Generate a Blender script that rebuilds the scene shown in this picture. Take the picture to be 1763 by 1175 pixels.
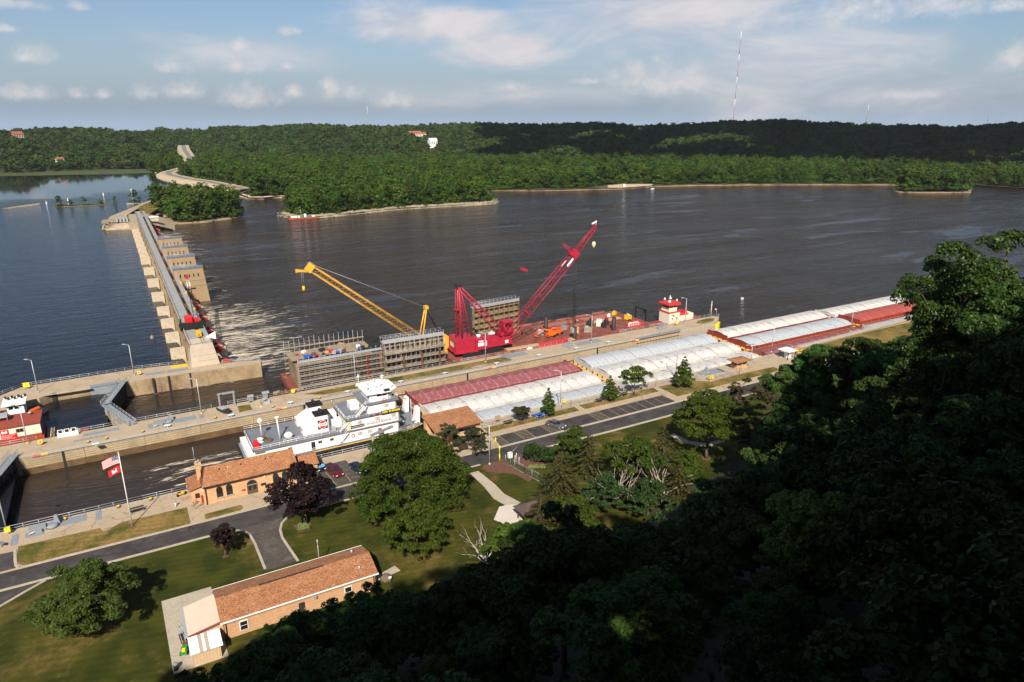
import bpy, math, random
import numpy as np
from mathutils import Vector, Matrix, noise as mnoise

SC = bpy.context.scene
for _o in list(bpy.data.objects):
    bpy.data.objects.remove(_o)
COL = SC.collection
PI = math.pi
R = math.radians

# ------------------------------------------------------------------ camera
# x runs along the lock (downstream), y across the river, z up; z = 0 is the top of the lock walls
CAM = (0.0, 0.0, 72.0)
PITCH = 17.896
AZ = 60.386
cam_data = bpy.data.cameras.new('camera')
cam_data.sensor_width = 36.0
cam_data.lens = 1200.0 / 1763.0 * 36.0
cam_data.clip_start = 0.5
cam_data.clip_end = 40000.0
cam = bpy.data.objects.new('camera', cam_data)
COL.objects.link(cam)
cam.location = CAM
cam.rotation_euler = (R(90 - PITCH), 0, R(AZ - 90))
SC.camera = cam

# ------------------------------------------------------------------ sun, sky, exposure
SUN_EL, SUN_TO = 41.0, 61.0          # elevation; heading (angle from +x) in which the light travels
sun_data = bpy.data.lights.new('sun', 'SUN')
sun_data.energy = 5.0
sun_data.angle = R(0.53)
sun_data.color = (1.0, 0.92, 0.80)
sun = bpy.data.objects.new('sun', sun_data)
COL.objects.link(sun)
SUN_D = Vector((math.cos(R(SUN_EL)) * math.cos(R(SUN_TO)), math.cos(R(SUN_EL)) * math.sin(R(SUN_TO)), -math.sin(R(SUN_EL))))
sun.rotation_euler = SUN_D.to_track_quat('-Z', 'Y').to_euler()
sun.location = (-200, -350, 400)

SC.view_settings.view_transform = 'Standard'
SC.view_settings.look = 'None'
SC.view_settings.gamma = 1.0
SC.view_settings.use_curve_mapping = False
SC.view_settings.exposure = 0.58
SC.render.engine = 'CYCLES'
SC.cycles.max_bounces = 5
SC.cycles.diffuse_bounces = 2
SC.cycles.glossy_bounces = 2
SC.cycles.transmission_bounces = 2
SC.cycles.transparent_max_bounces = 4
SC.cycles.use_adaptive_sampling = True
SC.cycles.adaptive_threshold = 0.02
SC.cycles.use_denoising = True
SC.cycles.sample_clamp_indirect = 6.0

H0 = math.hypot(1200, 387.5)
def az_of(x):                        # direction from +x (radians) of a column 1763 wide
    return R(AZ) - math.atan((x - 881.5) / H0)
def px_dir(x, y):                    # azimuth (rad) and elevation (rad) seen at a point of the picture
    p = R(PITCH); a = (x - 881.5) / 1200; b = -(y - 587.5) / 1200
    f = math.cos(p) + b * math.sin(p); up = -math.sin(p) + b * math.cos(p)
    return R(AZ) - math.atan2(a, f), math.atan2(up, math.hypot(f, a))

class NT:
    """small helper to write node trees"""
    def __init__(s, tree):
        s.t = tree; s.n = tree.nodes; s.l = tree.links
    def new(s, typ, **kw):
        n = s.n.new(typ)
        for k, v in kw.items(): setattr(n, k, v)
        return n
    def put(s, sock, v):
        if isinstance(v, bpy.types.NodeSocket): s.l.new(v, sock)
        elif v is not None: sock.default_value = v
    def math(s, op, a, b=None, c=None, clamp=False):
        n = s.new('ShaderNodeMath', operation=op, use_clamp=clamp)
        s.put(n.inputs[0], a); s.put(n.inputs[1], b); s.put(n.inputs[2], c)
        return n.outputs[0]
    def vmath(s, op, a, b=None):
        n = s.new('ShaderNodeVectorMath', operation=op)
        s.put(n.inputs[0], a)
        if op == 'SCALE': s.put(n.inputs[3], b)
        else: s.put(n.inputs[1], b)
        return n.outputs['Value'] if op in ('LENGTH', 'DOT_PRODUCT') else n.outputs[0]
    def mix(s, fac, a, b, blend='MIX'):
        n = s.new('ShaderNodeMix', data_type='RGBA', blend_type=blend)
        s.put(n.inputs['Factor'], fac); s.put(n.inputs[6], a); s.put(n.inputs[7], b)
        return n.outputs[2]
    def noise(s, vec, scale, detail=3.0, rough=0.55, dist=0.0, out='Fac', dims='3D'):
        n = s.new('ShaderNodeTexNoise', noise_dimensions=dims)
        s.put(n.inputs['Vector'], vec)
        n.inputs['Scale'].default_value = scale; n.inputs['Detail'].default_value = detail
        n.inputs['Roughness'].default_value = rough; n.inputs['Distortion'].default_value = dist
        return n.outputs[out]
    def ramp(s, fac, lo, hi, smooth=True):
        n = s.new('ShaderNodeMapRange', interpolation_type='SMOOTHSTEP' if smooth else 'LINEAR')
        s.put(n.inputs['Value'], fac); n.inputs['From Min'].default_value = lo; n.inputs['From Max'].default_value = hi
        return n.outputs['Result']
    def mapping(s, vec, scale=(1, 1, 1), rot=(0, 0, 0), loc=(0, 0, 0)):
        n = s.new('ShaderNodeMapping')
        s.put(n.inputs['Vector'], vec); n.inputs['Scale'].default_value = scale
        n.inputs['Rotation'].default_value = rot; n.inputs['Location'].default_value = loc
        return n.outputs[0]
    def comb(s, x, y, z):
        n = s.new('ShaderNodeCombineXYZ')
        s.put(n.inputs[0], x); s.put(n.inputs[1], y); s.put(n.inputs[2], z)
        return n.outputs[0]
    def sep(s, v):
        n = s.new('ShaderNodeSeparateXYZ'); s.put(n.inputs[0], v)
        return n.outputs

def C4(c): return (c[0], c[1], c[2], 1.0)

world = bpy.data.worlds.new('World')
SC.world = world
world.use_nodes = True
def build_world():
    t = NT(world.node_tree); t.n.clear()
    out = t.new('ShaderNodeOutputWorld'); bg = t.new('ShaderNodeBackground')
    t.l.new(bg.outputs[0], out.inputs[0])
    sky = t.new('ShaderNodeTexSky', sky_type='NISHITA')
    sky.sun_disc = False
    sky.sun_elevation = R(SUN_EL)
    sky.sun_rotation = R(90 - (SUN_TO + 180))
    sky.altitude = 200; sky.air_density = 1.0; sky.dust_density = 1.5; sky.ozone_density = 1.6
    d = t.new('ShaderNodeTexCoord').outputs['Generated']
    x, y, z = t.sep(d)
    # azimuth (0 = straight ahead, + to the right) and elevation, in degrees
    fwd = t.math('ADD', t.math('MULTIPLY', x, math.cos(R(AZ))), t.math('MULTIPLY', y, math.sin(R(AZ))))
    rgt = t.math('SUBTRACT', t.math('MULTIPLY', x, math.sin(R(AZ))), t.math('MULTIPLY', y, math.cos(R(AZ))))
    az = t.math('MULTIPLY', t.math('ARCTAN2', rgt, fwd), 180 / PI)
    el = t.math('MULTIPLY', t.math('ARCSINE', t.math('MINIMUM', t.math('MAXIMUM', z, -1.0), 1.0)), 180 / PI)
    v = t.comb(az, el, 0.0)
    n1 = t.noise(v, 0.75, 7, 0.66)                      # billows
    n1b = t.noise(t.vmath('ADD', v, (31.0, 17.0, 0)), 1.6, 4, 0.6)
    n2 = t.noise(t.mapping(v, (0.09, 0.30, 1)), 1.0, 6, 0.62, 0.6)   # stretched sheets
    wig = t.math('ADD', t.math('MULTIPLY', t.math('SUBTRACT', n1, 0.5), 1.5), t.math('MULTIPLY', t.math('SUBTRACT', n1b, 0.5), 0.6))
    wig2 = t.math('ADD', t.math('MULTIPLY', t.math('SUBTRACT', n2, 0.5), 2.6), t.math('MULTIPLY', t.math('SUBTRACT', n1, 0.5), 0.5))
    def blob(px, py, rx, ry, flat=1.7, amp=1.15, w=wig, edge=1.0):
        a, e = px_dir(px, py); a = math.degrees(R(AZ) - a); e = math.degrees(e)
        k = math.degrees(1 / H0)
        dx = t.math('MULTIPLY', t.math('SUBTRACT', az, a), 1 / (rx * k))
        dy = t.math('SUBTRACT', el, e)
        up = t.math('MULTIPLY', t.math('MAXIMUM', dy, 0.0), 1 / (ry * k))
        dn = t.math('MULTIPLY', t.math('MAXIMUM', t.math('MULTIPLY', dy, -1.0), 0.0), flat / (ry * k))
        r = t.math('SQRT', t.math('ADD', t.math('MULTIPLY', dx, dx), t.math('ADD', t.math('MULTIPLY', up, up), t.math('MULTIPLY', dn, dn))))
        f = t.math('SUBTRACT', t.math('ADD', 1.0, t.math('MULTIPLY', w, amp)), r)
        return t.ramp(f, 0.0, edge)
    def union(lst):
        r = lst[0]
        for b in lst[1:]: r = t.math('MAXIMUM', r, b)
        return r
    puffs = union([blob(*q) for q in (
        (62, 98, 40, 22), (20, 8, 52, 16), (412, 115, 42, 24), (412, 82, 22, 20), (295, 118, 40, 14), (136, 12, 22, 12),
        (40, 162, 60, 19), (135, 163, 20, 14), (178, 164, 16, 13), (250, 161, 27, 21), (320, 158, 40, 24), (430, 170, 72, 30),
        (505, 160, 28, 18), (570, 155, 26, 30), (602, 160, 28, 27), (680, 176, 48, 18), (500, 55, 26, 12), (495, 115, 14, 8), (10, 50, 22, 9),
        (1115, 142, 92, 50), (1180, 136, 60, 36), (1010, 141, 40, 10), (1745, 105, 44, 34), (1575, 165, 62, 12), (880, 150, 40, 14))])
    sheets = union([blob(740, 45, 230, 52, 1.2, 0.6, wig2, 0.8), blob(870, 85, 170, 52, 1.2, 0.6, wig2, 0.8), blob(1150, 30, 380, 95, 1.0, 0.6, wig2, 1.0),
                    blob(1330, 115, 380, 110, 1.0, 0.6, wig2, 1.2), blob(430, 90, 230, 36, 1.0, 0.5, wig2, 1.6), blob(1500, 165, 260, 50, 1.0, 0.6, wig2, 1.5), blob(900, 165, 420, 34, 1.0, 0.5, wig2, 1.6)])
    banks = union([blob(1480, 12, 110, 34, 1.2), blob(1620, 10, 110, 30, 1.2), blob(1740, 4, 50, 18, 1.2)])
    high = t.math('MULTIPLY', t.ramp(n2, 0.58, 0.78), t.ramp(el, 9.0, 16.0))     # the sky above goes on with broken cloud
    s = t.vmath('SCALE', sky.outputs[0], SKY_K)
    # summer haze whitens the lowest sky
    low = t.ramp(el, 9.0, -1.0)
    s = t.vmath('MULTIPLY', s, (0.88, 0.97, 1.10))
    s = t.mix(t.math('MULTIPLY', low, 0.62), s, C4((0.255, 0.325, 0.42)))
    s = t.mix(t.ramp(el, 0.9, -0.6), s, C4((0.265, 0.335, 0.425)))
    s = t.mix(t.math('MULTIPLY', sheets, 0.88), s, t.mix(t.ramp(n2, 0.35, 0.65), C4((0.40, 0.40, 0.44)), C4((0.56, 0.52, 0.515))))
    shade = t.ramp(t.noise(v, 0.9, 5, 0.65), 0.30, 0.70)
    s = t.mix(t.math('MULTIPLY', puffs, 0.62), s, t.mix(shade, C4((0.40, 0.405, 0.45)), C4((0.60, 0.55, 0.52))))
    s = t.mix(t.math('MULTIPLY', banks, 0.75), s, t.mix(shade, C4((0.37, 0.39, 0.44)), C4((0.56, 0.55, 0.55))))
    s = t.mix(t.math('MULTIPLY', high, 0.35), s, C4((0.45, 0.45, 0.47)))
    t.l.new(t.vmath('SCALE', s, 10.0), bg.inputs[0])
    bg.inputs[1].default_value = 0.10
SKY_K = 0.062
build_world()

# ------------------------------------------------------------------ materials
MATS = {}
def pm(name, col, rough=0.7, var=0.12, scale=0.6, col2=None, bump=0.0, bscale=None, metal=0.0, streak=None, spec=0.35, objvar=0.0, fine=0.0, coords='Object'):
    """plain weathered surface: base colour broken up by noise, optional stains running down, optional relief"""
    if name in MATS: return MATS[name]
    m = bpy.data.materials.new(name); m.use_nodes = True
    t = NT(m.node_tree); b = t.n['Principled BSDF']
    co = t.new('ShaderNodeTexCoord').outputs[coords]
    n = t.noise(co, scale, 5, 0.6)
    f = t.ramp(n, 0.28, 0.72, False)
    lo = tuple(max(0.0, c * (1 - var)) for c in col); hi = tuple(min(1, c * (1 + var)) for c in col)
    if col2: lo, hi = col, col2
    c = t.mix(f, C4(lo), C4(hi))
    if streak:                                            # (colour, amount, scale): rust or water marks running down
        sn = t.noise(t.mapping(co, (streak[2], streak[2], streak[2] * 0.12)), 1.0, 4, 0.6)
        c = t.mix(t.math('MULTIPLY', t.ramp(sn, 0.52, 0.74), streak[1]), c, C4(streak[0]))
    if fine:
        fn = t.noise(co, fine, 2, 0.7)
        c = t.mix(0.35, c, t.mix(t.ramp(fn, 0.3, 0.7, False), C4((0.35, 0.35, 0.35)), C4((1, 1, 1))), 'MULTIPLY')
    if objvar:
        r = t.new('ShaderNodeObjectInfo').outputs['Random']
        hsv = t.new('ShaderNodeHueSaturation')
        t.put(hsv.inputs['Value'], t.math('ADD', 1 - objvar, t.math('MULTIPLY', r, 2 * objvar)))
        t.put(hsv.inputs['Color'], c); c = hsv.outputs[0]
    t.l.new(c, b.inputs['Base Color'])
    b.inputs['Roughness'].default_value = rough; b.inputs['Metallic'].default_value = metal
    b.inputs['Specular IOR Level'].default_value = spec
    if bump:
        bn = t.new('ShaderNodeBump'); bn.inputs['Strength'].default_value = bump; bn.inputs['Distance'].default_value = 0.05
        t.l.new(t.noise(co, bscale or scale * 6, 4, 0.6), bn.inputs['Height']); t.l.new(bn.outputs[0], b.inputs['Normal'])
    MATS[name] = m
    return m

def foliage(name, dark, light, trans=0.18, scale=0.25, hue=0.03, val=0.30, rough=0.55, spec=0.2):
    if name in MATS: return MATS[name]
    m = bpy.data.materials.new(name); m.use_nodes = True
    t = NT(m.node_tree); b = t.n['Principled BSDF']; out = t.n['Material Output']
    co = t.new('ShaderNodeTexCoord').outputs['Object']
    oi = t.new('ShaderNodeObjectInfo')
    r = oi.outputs['Random']
    n = t.noise(co, scale, 3, 0.6)
    n2 = t.noise(co, scale * 7, 2, 0.6)
    f = t.ramp(t.math('ADD', t.math('MULTIPLY', n, 0.55), t.math('MULTIPLY', n2, 0.45)), 0.32, 0.68, False)
    c = t.mix(f, C4(dark), C4(light))
    hsv = t.new('ShaderNodeHueSaturation')
    t.put(hsv.inputs['Hue'], t.math('ADD', 0.5 - hue, t.math('MULTIPLY', r, 2 * hue)))
    r2 = t.math('FRACT', t.math('MULTIPLY', r, 17.31))
    t.put(hsv.inputs['Value'], t.math('ADD', 1 - val, t.math('MULTIPLY', r2, 2 * val)))
    t.put(hsv.inputs['Color'], c); c = hsv.outputs[0]
    t.l.new(c, b.inputs['Base Color'])
    b.inputs['Roughness'].default_value = rough; b.inputs['Specular IOR Level'].default_value = spec
    tr = t.new('ShaderNodeBsdfTranslucent'); t.l.new(c, tr.inputs['Color'])
    mx = t.new('ShaderNodeMixShader'); mx.inputs[0].default_value = trans
    t.l.new(b.outputs[0], mx.inputs[1]); t.l.new(tr.outputs[0], mx.inputs[2]); t.l.new(mx.outputs[0], out.inputs['Surface'])
    MATS[name] = m
    return m

CONC = pm('sunlit_concrete', (0.42, 0.325, 0.222), 0.85, 0.10, 0.35, fine=3.0, bump=0.15, streak=((0.20, 0.15, 0.10), 0.25, 0.3))
CONC_L = pm('pale_concrete', (0.42, 0.36, 0.28), 0.85, 0.10, 0.4, fine=2.5)
CONC_W = pm('old_wall_concrete', (0.33, 0.235, 0.135), 0.9, 0.28, 0.35, bump=0.4, bscale=1.5, streak=((0.10, 0.06, 0.035), 0.75, 0.5), fine=1.5)
CONC_P = pm('pier_concrete', (0.54, 0.445, 0.32), 0.85, 0.12, 0.4, streak=((0.25, 0.17, 0.10), 0.5, 0.6), fine=1.6)
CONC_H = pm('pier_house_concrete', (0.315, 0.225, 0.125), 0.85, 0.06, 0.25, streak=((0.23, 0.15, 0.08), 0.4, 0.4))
CONC_G = pm('grey_deck_concrete', (0.30, 0.30, 0.29), 0.8, 0.10, 0.5, fine=2.0)
ASPH = pm('asphalt', (0.052, 0.045, 0.043), 0.85, 0.4, 0.25, fine=1.2, streak=((0.12, 0.10, 0.08), 0.55, 0.45))
def add_cracks(m, scale, amount, col):
    t = NT(m.node_tree); b = t.n['Principled BSDF']; src = b.inputs['Base Color'].links[0].from_socket
    co = t.new('ShaderNodeTexCoord').outputs['Object']
    wv = t.vmath('ADD', co, t.vmath('SCALE', t.noise(co, 0.6, 3, 0.6, 0, 'Color'), 1.6))
    vo = t.new('ShaderNodeTexVoronoi', feature='DISTANCE_TO_EDGE'); t.put(vo.inputs['Vector'], wv); vo.inputs['Scale'].default_value = scale
    k = t.math('MULTIPLY', t.ramp(vo.outputs['Distance'], 0.030, 0.008), t.ramp(t.noise(co, 0.10, 3), 0.42, 0.60))
    t.l.new(t.mix(t.math('MULTIPLY', k, amount), src, C4(col)), b.inputs['Base Color'])
add_cracks(ASPH, 0.16, 0.8, (0.016, 0.015, 0.015)); add_cracks(CONC, 0.20, 0.55, (0.16, 0.12, 0.08))
ASPH_OLD = pm('worn_asphalt', (0.075, 0.064, 0.055), 0.88, 0.35, 0.22, fine=1.0, streak=((0.16, 0.135, 0.105), 0.7, 0.5))
GALV = pm('galvanised_steel', (0.42, 0.43, 0.44), 0.45, 0.08, 1.0, metal=0.3)
GREYP = pm('grey_paint', (0.22, 0.245, 0.265), 0.55, 0.12, 1.0)
PLATE = pm('grey_cover_plate', (0.20, 0.225, 0.245), 0.6, 0.15, 1.2, streak=((0.28, 0.28, 0.27), 0.5, 1.5))
DARK = pm('dark_steel', (0.025, 0.024, 0.024), 0.55, 0.25, 1.0)
BLACK = pm('black_rubber', (0.012, 0.012, 0.012), 0.7, 0.2, 1.0)
WHITE = pm('white_paint', (0.78, 0.77, 0.75), 0.42, 0.05, 0.8, streak=((0.55, 0.50, 0.44), 0.35, 0.9))
CREAM = pm('cream_paint', (0.72, 0.64, 0.50), 0.5, 0.05, 0.8)
RED = pm('red_paint', (0.42, 0.022, 0.020), 0.45, 0.15, 1.0)
CRANE_R = pm('crane_red_paint', (0.36, 0.018, 0.040), 0.42, 0.15, 0.8)
DECK_R = pm('red_oxide_deck', (0.205, 0.058, 0.042), 0.8, 0.4, 0.35, streak=((0.30, 0.19, 0.12), 0.6, 0.35), fine=1.5)
ROOF_RD = pm('rust_red_roof', (0.27, 0.055, 0.030), 0.6, 0.10, 0.6)
YEL = pm('yellow_paint', (0.68, 0.40, 0.02), 0.5, 0.12, 1.0)
YEL_B = pm('bright_yellow_paint', (0.80, 0.58, 0.02), 0.5, 0.05, 1.0)
YEL_C = pm('crane_yellow_paint', (0.66, 0.34, 0.035), 0.45, 0.10, 1.0)
ORANGE = pm('orange_paint', (0.70, 0.12, 0.012), 0.45, 0.08, 1.0)
BLUE = pm('blue_plastic', (0.03, 0.10, 0.40), 0.5, 0.1, 1.0)
GLASS = pm('dark_window_glass', (0.015, 0.017, 0.020), 0.08, 0.3, 1.0, spec=0.6)
RUST = pm('rusty_steel', (0.15, 0.060, 0.030), 0.85, 0.45, 0.8, fine=2.5)
RUSTY_W = pm('silted_gate_steel', (0.26, 0.19, 0.115), 0.9, 0.35, 0.7, streak=((0.10, 0.06, 0.035), 0.8, 0.6), fine=1.6)
WOOD = pm('timber_mats', (0.50, 0.33, 0.15), 0.85, 0.18, 0.8, fine=1.5)
WOOD_D = pm('weathered_planks', (0.30, 0.235, 0.16), 0.9, 0.25, 0.9, fine=1.8)
BRICK = pm('tan_brick', (0.60, 0.345, 0.185), 0.85, 0.12, 0.8, fine=4.0, objvar=0.10)
MORTAR = pm('mortar', (0.44, 0.24, 0.13), 0.9, 0.08, 1.0)
def shingles():
    m = bpy.data.materials.new('brown_shingles'); m.use_nodes = True
    t = NT(m.node_tree); b = t.n['Principled BSDF']
    co = t.new('ShaderNodeTexCoord').outputs['Object']
    vor = t.new('ShaderNodeTexVoronoi'); t.put(vor.inputs['Vector'], t.mapping(co, (5.0, 9.0, 9.0))); vor.inputs['Scale'].default_value = 1.0
    w = t.sep(vor.outputs['Color'])[0]
    c = t.mix(t.ramp(t.noise(co, 0.5, 4), 0.3, 0.7), C4((0.25, 0.098, 0.040)), C4((0.33, 0.140, 0.060)))
    c = t.mix(t.ramp(w, 0.80, 0.90), c, C4((0.40, 0.215, 0.105)))
    c = t.mix(t.ramp(w, 0.22, 0.10), c, C4((0.17, 0.062, 0.026)))
    t.l.new(c, b.inputs['Base Color']); b.inputs['Roughness'].default_value = 0.9
    bn = t.new('ShaderNodeBump'); bn.inputs['Strength'].default_value = 0.35; bn.inputs['Distance'].default_value = 0.03
    t.l.new(w, bn.inputs['Height']); t.l.new(bn.outputs[0], b.inputs['Normal'])
    return m
SHINGLE = shingles()
BARK = pm('bark', (0.085, 0.062, 0.045), 0.95, 0.3, 2.0)
BARK_PALE = pm('pale_dead_wood', (0.42, 0.36, 0.30), 0.9, 0.2, 2.0)
MULCH = pm('brown_mulch', (0.13, 0.062, 0.040), 0.95, 0.3, 1.5, fine=6.0)
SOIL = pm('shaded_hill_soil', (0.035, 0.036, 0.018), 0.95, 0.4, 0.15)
ROCK = pm('riprap_rock', (0.36, 0.285, 0.19), 0.92, 0.35, 0.7, bump=0.8, bscale=1.2, fine=1.2)
SAND = pm('shore_sand', (0.22, 0.155, 0.09), 0.95, 0.25, 0.15)

def lawn_mat(name, green, dry, dark, lo, hi, scale):
    m = bpy.data.materials.new(name); m.use_nodes = True
    t = NT(m.node_tree); b = t.n['Principled BSDF']
    co = t.new('ShaderNodeTexCoord').outputs['Object']
    n = t.noise(co, scale, 5, 0.62, 0.8); n2 = t.noise(co, scale * 9, 4, 0.7)
    f = t.ramp(t.math('ADD', t.math('MULTIPLY', n, 0.8), t.math('MULTIPLY', n2, 0.2)), lo, hi)
    c = t.mix(t.ramp(t.noise(co, scale * 3.1, 4), 0.35, 0.65), C4(dark), C4(green))
    c = t.mix(f, c, t.mix(t.ramp(n2, 0.3, 0.7), C4(tuple(q * 0.7 for q in dry)), C4(dry)))
    fn = t.noise(co, 5.0, 3, 0.8)
    c = t.mix(0.6, c, t.mix(t.ramp(fn, 0.3, 0.7, False), C4((0.40, 0.40, 0.40)), C4((1.15, 1.15, 1.15))), 'MULTIPLY')
    w = t.new('ShaderNodeTexWave', bands_direction='Y'); t.put(w.inputs['Vector'], t.mapping(co, (1, 1, 1), (0, 0, 0.25))); w.inputs['Scale'].default_value = 0.22; w.inputs['Distortion'].default_value = 1.5; w.inputs['Detail'].default_value = 2
    c = t.mix(0.30, c, t.mix(t.ramp(w.outputs['Fac'], 0.3, 0.7), C4((0.70, 0.72, 0.66)), C4((1.15, 1.12, 1.0))), 'MULTIPLY')
    weed = t.noise(co, 0.9, 4, 0.7)
    c = t.mix(t.math('MULTIPLY', t.ramp(weed, 0.60, 0.72), 0.45), c, C4(tuple(q * 0.75 for q in dry)))
    t.l.new(c, b.inputs['Base Color']); b.inputs['Roughness'].default_value = 0.95; b.inputs['Specular IOR Level'].default_value = 0.1
    return m
LAWN = lawn_mat('mown_lawn', (0.058, 0.060, 0.009), (0.20, 0.138, 0.042), (0.028, 0.037, 0.006), 0.49, 0.69, 0.05)
STRIP = lawn_mat('dry_lawn_strip', (0.105, 0.100, 0.022), (0.31, 0.20, 0.07), (0.055, 0.066, 0.012), 0.36, 0.64, 0.16)

# ------------------------------------------------------------------ mesh helpers
class MB:
    """collects shapes; build() links them as ONE mesh object"""
    def __init__(s): s.v = []; s.f = []; s.m = []; s.sm = []
    def add(s, vs, fs, mi=0, smooth=False):
        o = len(s.v); s.v.extend([tuple(p) for p in vs])
        for f in fs: s.f.append(tuple(i + o for i in f)); s.m.append(mi); s.sm.append(smooth)
    def box(s, x0, y0, z0, x1, y1, z1, mi=0):
        if x1 < x0: x0, x1 = x1, x0
        if y1 < y0: y0, y1 = y1, y0
        if z1 < z0: z0, z1 = z1, z0
        s.add([(x0, y0, z0), (x1, y0, z0), (x1, y1, z0), (x0, y1, z0), (x0, y0, z1), (x1, y0, z1), (x1, y1, z1), (x0, y1, z1)],
              [(3, 2, 1, 0), (4, 5, 6, 7), (0, 1, 5, 4), (1, 2, 6, 5), (2, 3, 7, 6), (3, 0, 4, 7)], mi)
    def rbox(s, c, d, rz=0.0, ry=0.0, mi=0):
        """box with centre c, dimensions d, turned"""
        M = Matrix.Rotation(rz, 3, 'Z') @ Matrix.Rotation(ry, 3, 'Y'); c = Vector(c)
        a, b, e = d[0] / 2, d[1] / 2, d[2] / 2
        P = [c + M @ Vector(p) for p in ((-a, -b, -e), (a, -b, -e), (a, b, -e), (-a, b, -e), (-a, -b, e), (a, -b, e), (a, b, e), (-a, b, e))]
        s.add(P, [(3, 2, 1, 0), (4, 5, 6, 7), (0, 1, 5, 4), (1, 2, 6, 5), (2, 3, 7, 6), (3, 0, 4, 7)], mi)
    def prism(s, poly, z0, z1, mi=0):
        """poly [(x, y)] extruded upward"""
        n = len(poly)
        ar = sum(poly[i][0] * poly[(i + 1) % n][1] - poly[(i + 1) % n][0] * poly[i][1] for i in range(n))
        if ar < 0: poly = poly[::-1]
        s.add([(p[0], p[1], z0) for p in poly] + [(p[0], p[1], z1) for p in poly],
              [tuple(range(n - 1, -1, -1)), tuple(range(n, 2 * n))] + [(i, (i + 1) % n, n + (i + 1) % n, n + i) for i in range(n)], mi)
    def sheet(s, poly, z, mi=0):
        n = len(poly)
        ar = sum(poly[i][0] * poly[(i + 1) % n][1] - poly[(i + 1) % n][0] * poly[i][1] for i in range(n))
        if ar < 0: poly = poly[::-1]
        s.add([(p[0], p[1], z) for p in poly], [tuple(range(n))], mi)
    def loft(s, rings, closed=True, caps=True, mi=0, smooth=False):
        n = len(rings[0]); vs = [p for r in rings for p in r]; fs = []
        for k in range(len(rings) - 1):
            for i in range(n if closed else n - 1):
                j = (i + 1) % n
                fs.append((k * n + i, k * n + j, (k + 1) * n + j, (k + 1) * n + i))
        if caps and closed:
            fs.append(tuple(range(n - 1, -1, -1))); fs.append(tuple((len(rings) - 1) * n + i for i in range(n)))
        s.add(vs, fs, mi, smooth)
    def tube(s, p0, p1, r0, r1=None, n=6, mi=0, smooth=True, caps=True):
        p0 = Vector(p0); p1 = Vector(p1); r1 = r0 if r1 is None else r1
        d = (p1 - p0)
        if d.length < 1e-6: return
        d.normalize(); a = d.orthogonal().normalized(); b = d.cross(a)
        rg = []
        for p, r in ((p0, r0), (p1, r1)):
            rg.append([p + (a * math.cos(2 * PI * i / n) + b * math.sin(2 * PI * i / n)) * r for i in range(n)])
        s.loft(rg, True, caps, mi, smooth)
    def path(s, pts, r, n=5, mi=0):
        for a, b in zip(pts[:-1], pts[1:]): s.tube(a, b, r, n=n, mi=mi)
    def lathe(s, c, prof, n=12, mi=0, smooth=True):
        """prof [(radius, z)] turned about the vertical through c"""
        rg = [[(c[0] + r * math.cos(2 * PI * i / n), c[1] + r * math.sin(2 * PI * i / n), c[2] + z) for i in range(n)] for r, z in prof]
        s.loft(rg, True, True, mi, smooth)
    def ball(s, c, r, n=10, mi=0, sz=1.0):
        k = max(4, n // 2)
        s.lathe(c, [(max(0.001, r * math.sin(PI * i / k)), -r * sz * math.cos(PI * i / k)) for i in range(k + 1)], n, mi)
    def quad(s, a, b, c, d, mi=0): s.add([a, b, c, d], [(0, 1, 2, 3)], mi)
    def build(s, name, mats, parent=None, loc=None, rz=0.0):
        me = bpy.data.meshes.new(name)
        me.from_pydata(s.v, [], s.f)
        if not isinstance(mats, (list, tuple)): mats = [mats]
        for m in mats: me.materials.append(m)
        if len(mats) > 1: me.polygons.foreach_set('material_index', s.m)
        if any(s.sm): me.polygons.foreach_set('use_smooth', s.sm)
        me.update()
        return link(name, me, parent, loc, rz)

def link(name, data, parent=None, loc=None, rz=0.0):
    o = bpy.data.objects.new(name, data); COL.objects.link(o)
    if parent is not None: o.parent = parent
    if loc is not None: o.location = loc
    if rz: o.rotation_euler = (0, 0, rz)
    return o
def tag(o, label=None, cat=None, group=None, kind=None):
    for k, v in (('label', label), ('category', cat), ('group', group), ('kind', kind)):
        if v: o[k] = v
    return o
def thing(name, label, cat, loc=(0, 0, 0), rz=0.0, group=None):
    o = link(name, None, None, loc, rz); o.empty_display_size = 0.5
    return tag(o, label, cat, group)
KIDS = {}
def copy_tree(o, parent=None, label=None, loc=None, rz=None, scale=None):
    c = o.copy(); COL.objects.link(c)
    if parent is not None: c.parent = parent
    for ch in o.children: copy_tree(ch, c)
    if label: c['label'] = label
    if loc is not None: c.location = loc
    if rz is not None: c.rotation_euler = (0, 0, rz)
    if scale is not None: c.scale = (scale,) * 3 if not isinstance(scale, (tuple, list)) else scale
    return c
def text(name, body, size, mat, parent, loc, rot, depth=0.02, align='CENTER', xs=1.0):
    cu = bpy.data.curves.new(name, 'FONT'); cu.body = body; cu.size = size; cu.extrude = depth; cu.align_x = align; cu.align_y = 'CENTER'
    tmp = bpy.data.objects.new(name, cu); COL.objects.link(tmp)
    me = bpy.data.meshes.new_from_object(tmp.evaluated_get(bpy.context.evaluated_depsgraph_get()))
    bpy.data.objects.remove(tmp); bpy.data.curves.remove(cu)
    me.materials.clear(); me.materials.append(mat); me.name = name
    o = link(name, me, parent, loc); o.rotation_euler = rot; o.scale = (xs, 1, 1)
    return o
def struct(mb, name, mats, **k): return tag(mb.build(name, mats, **k), kind='structure')

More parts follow.
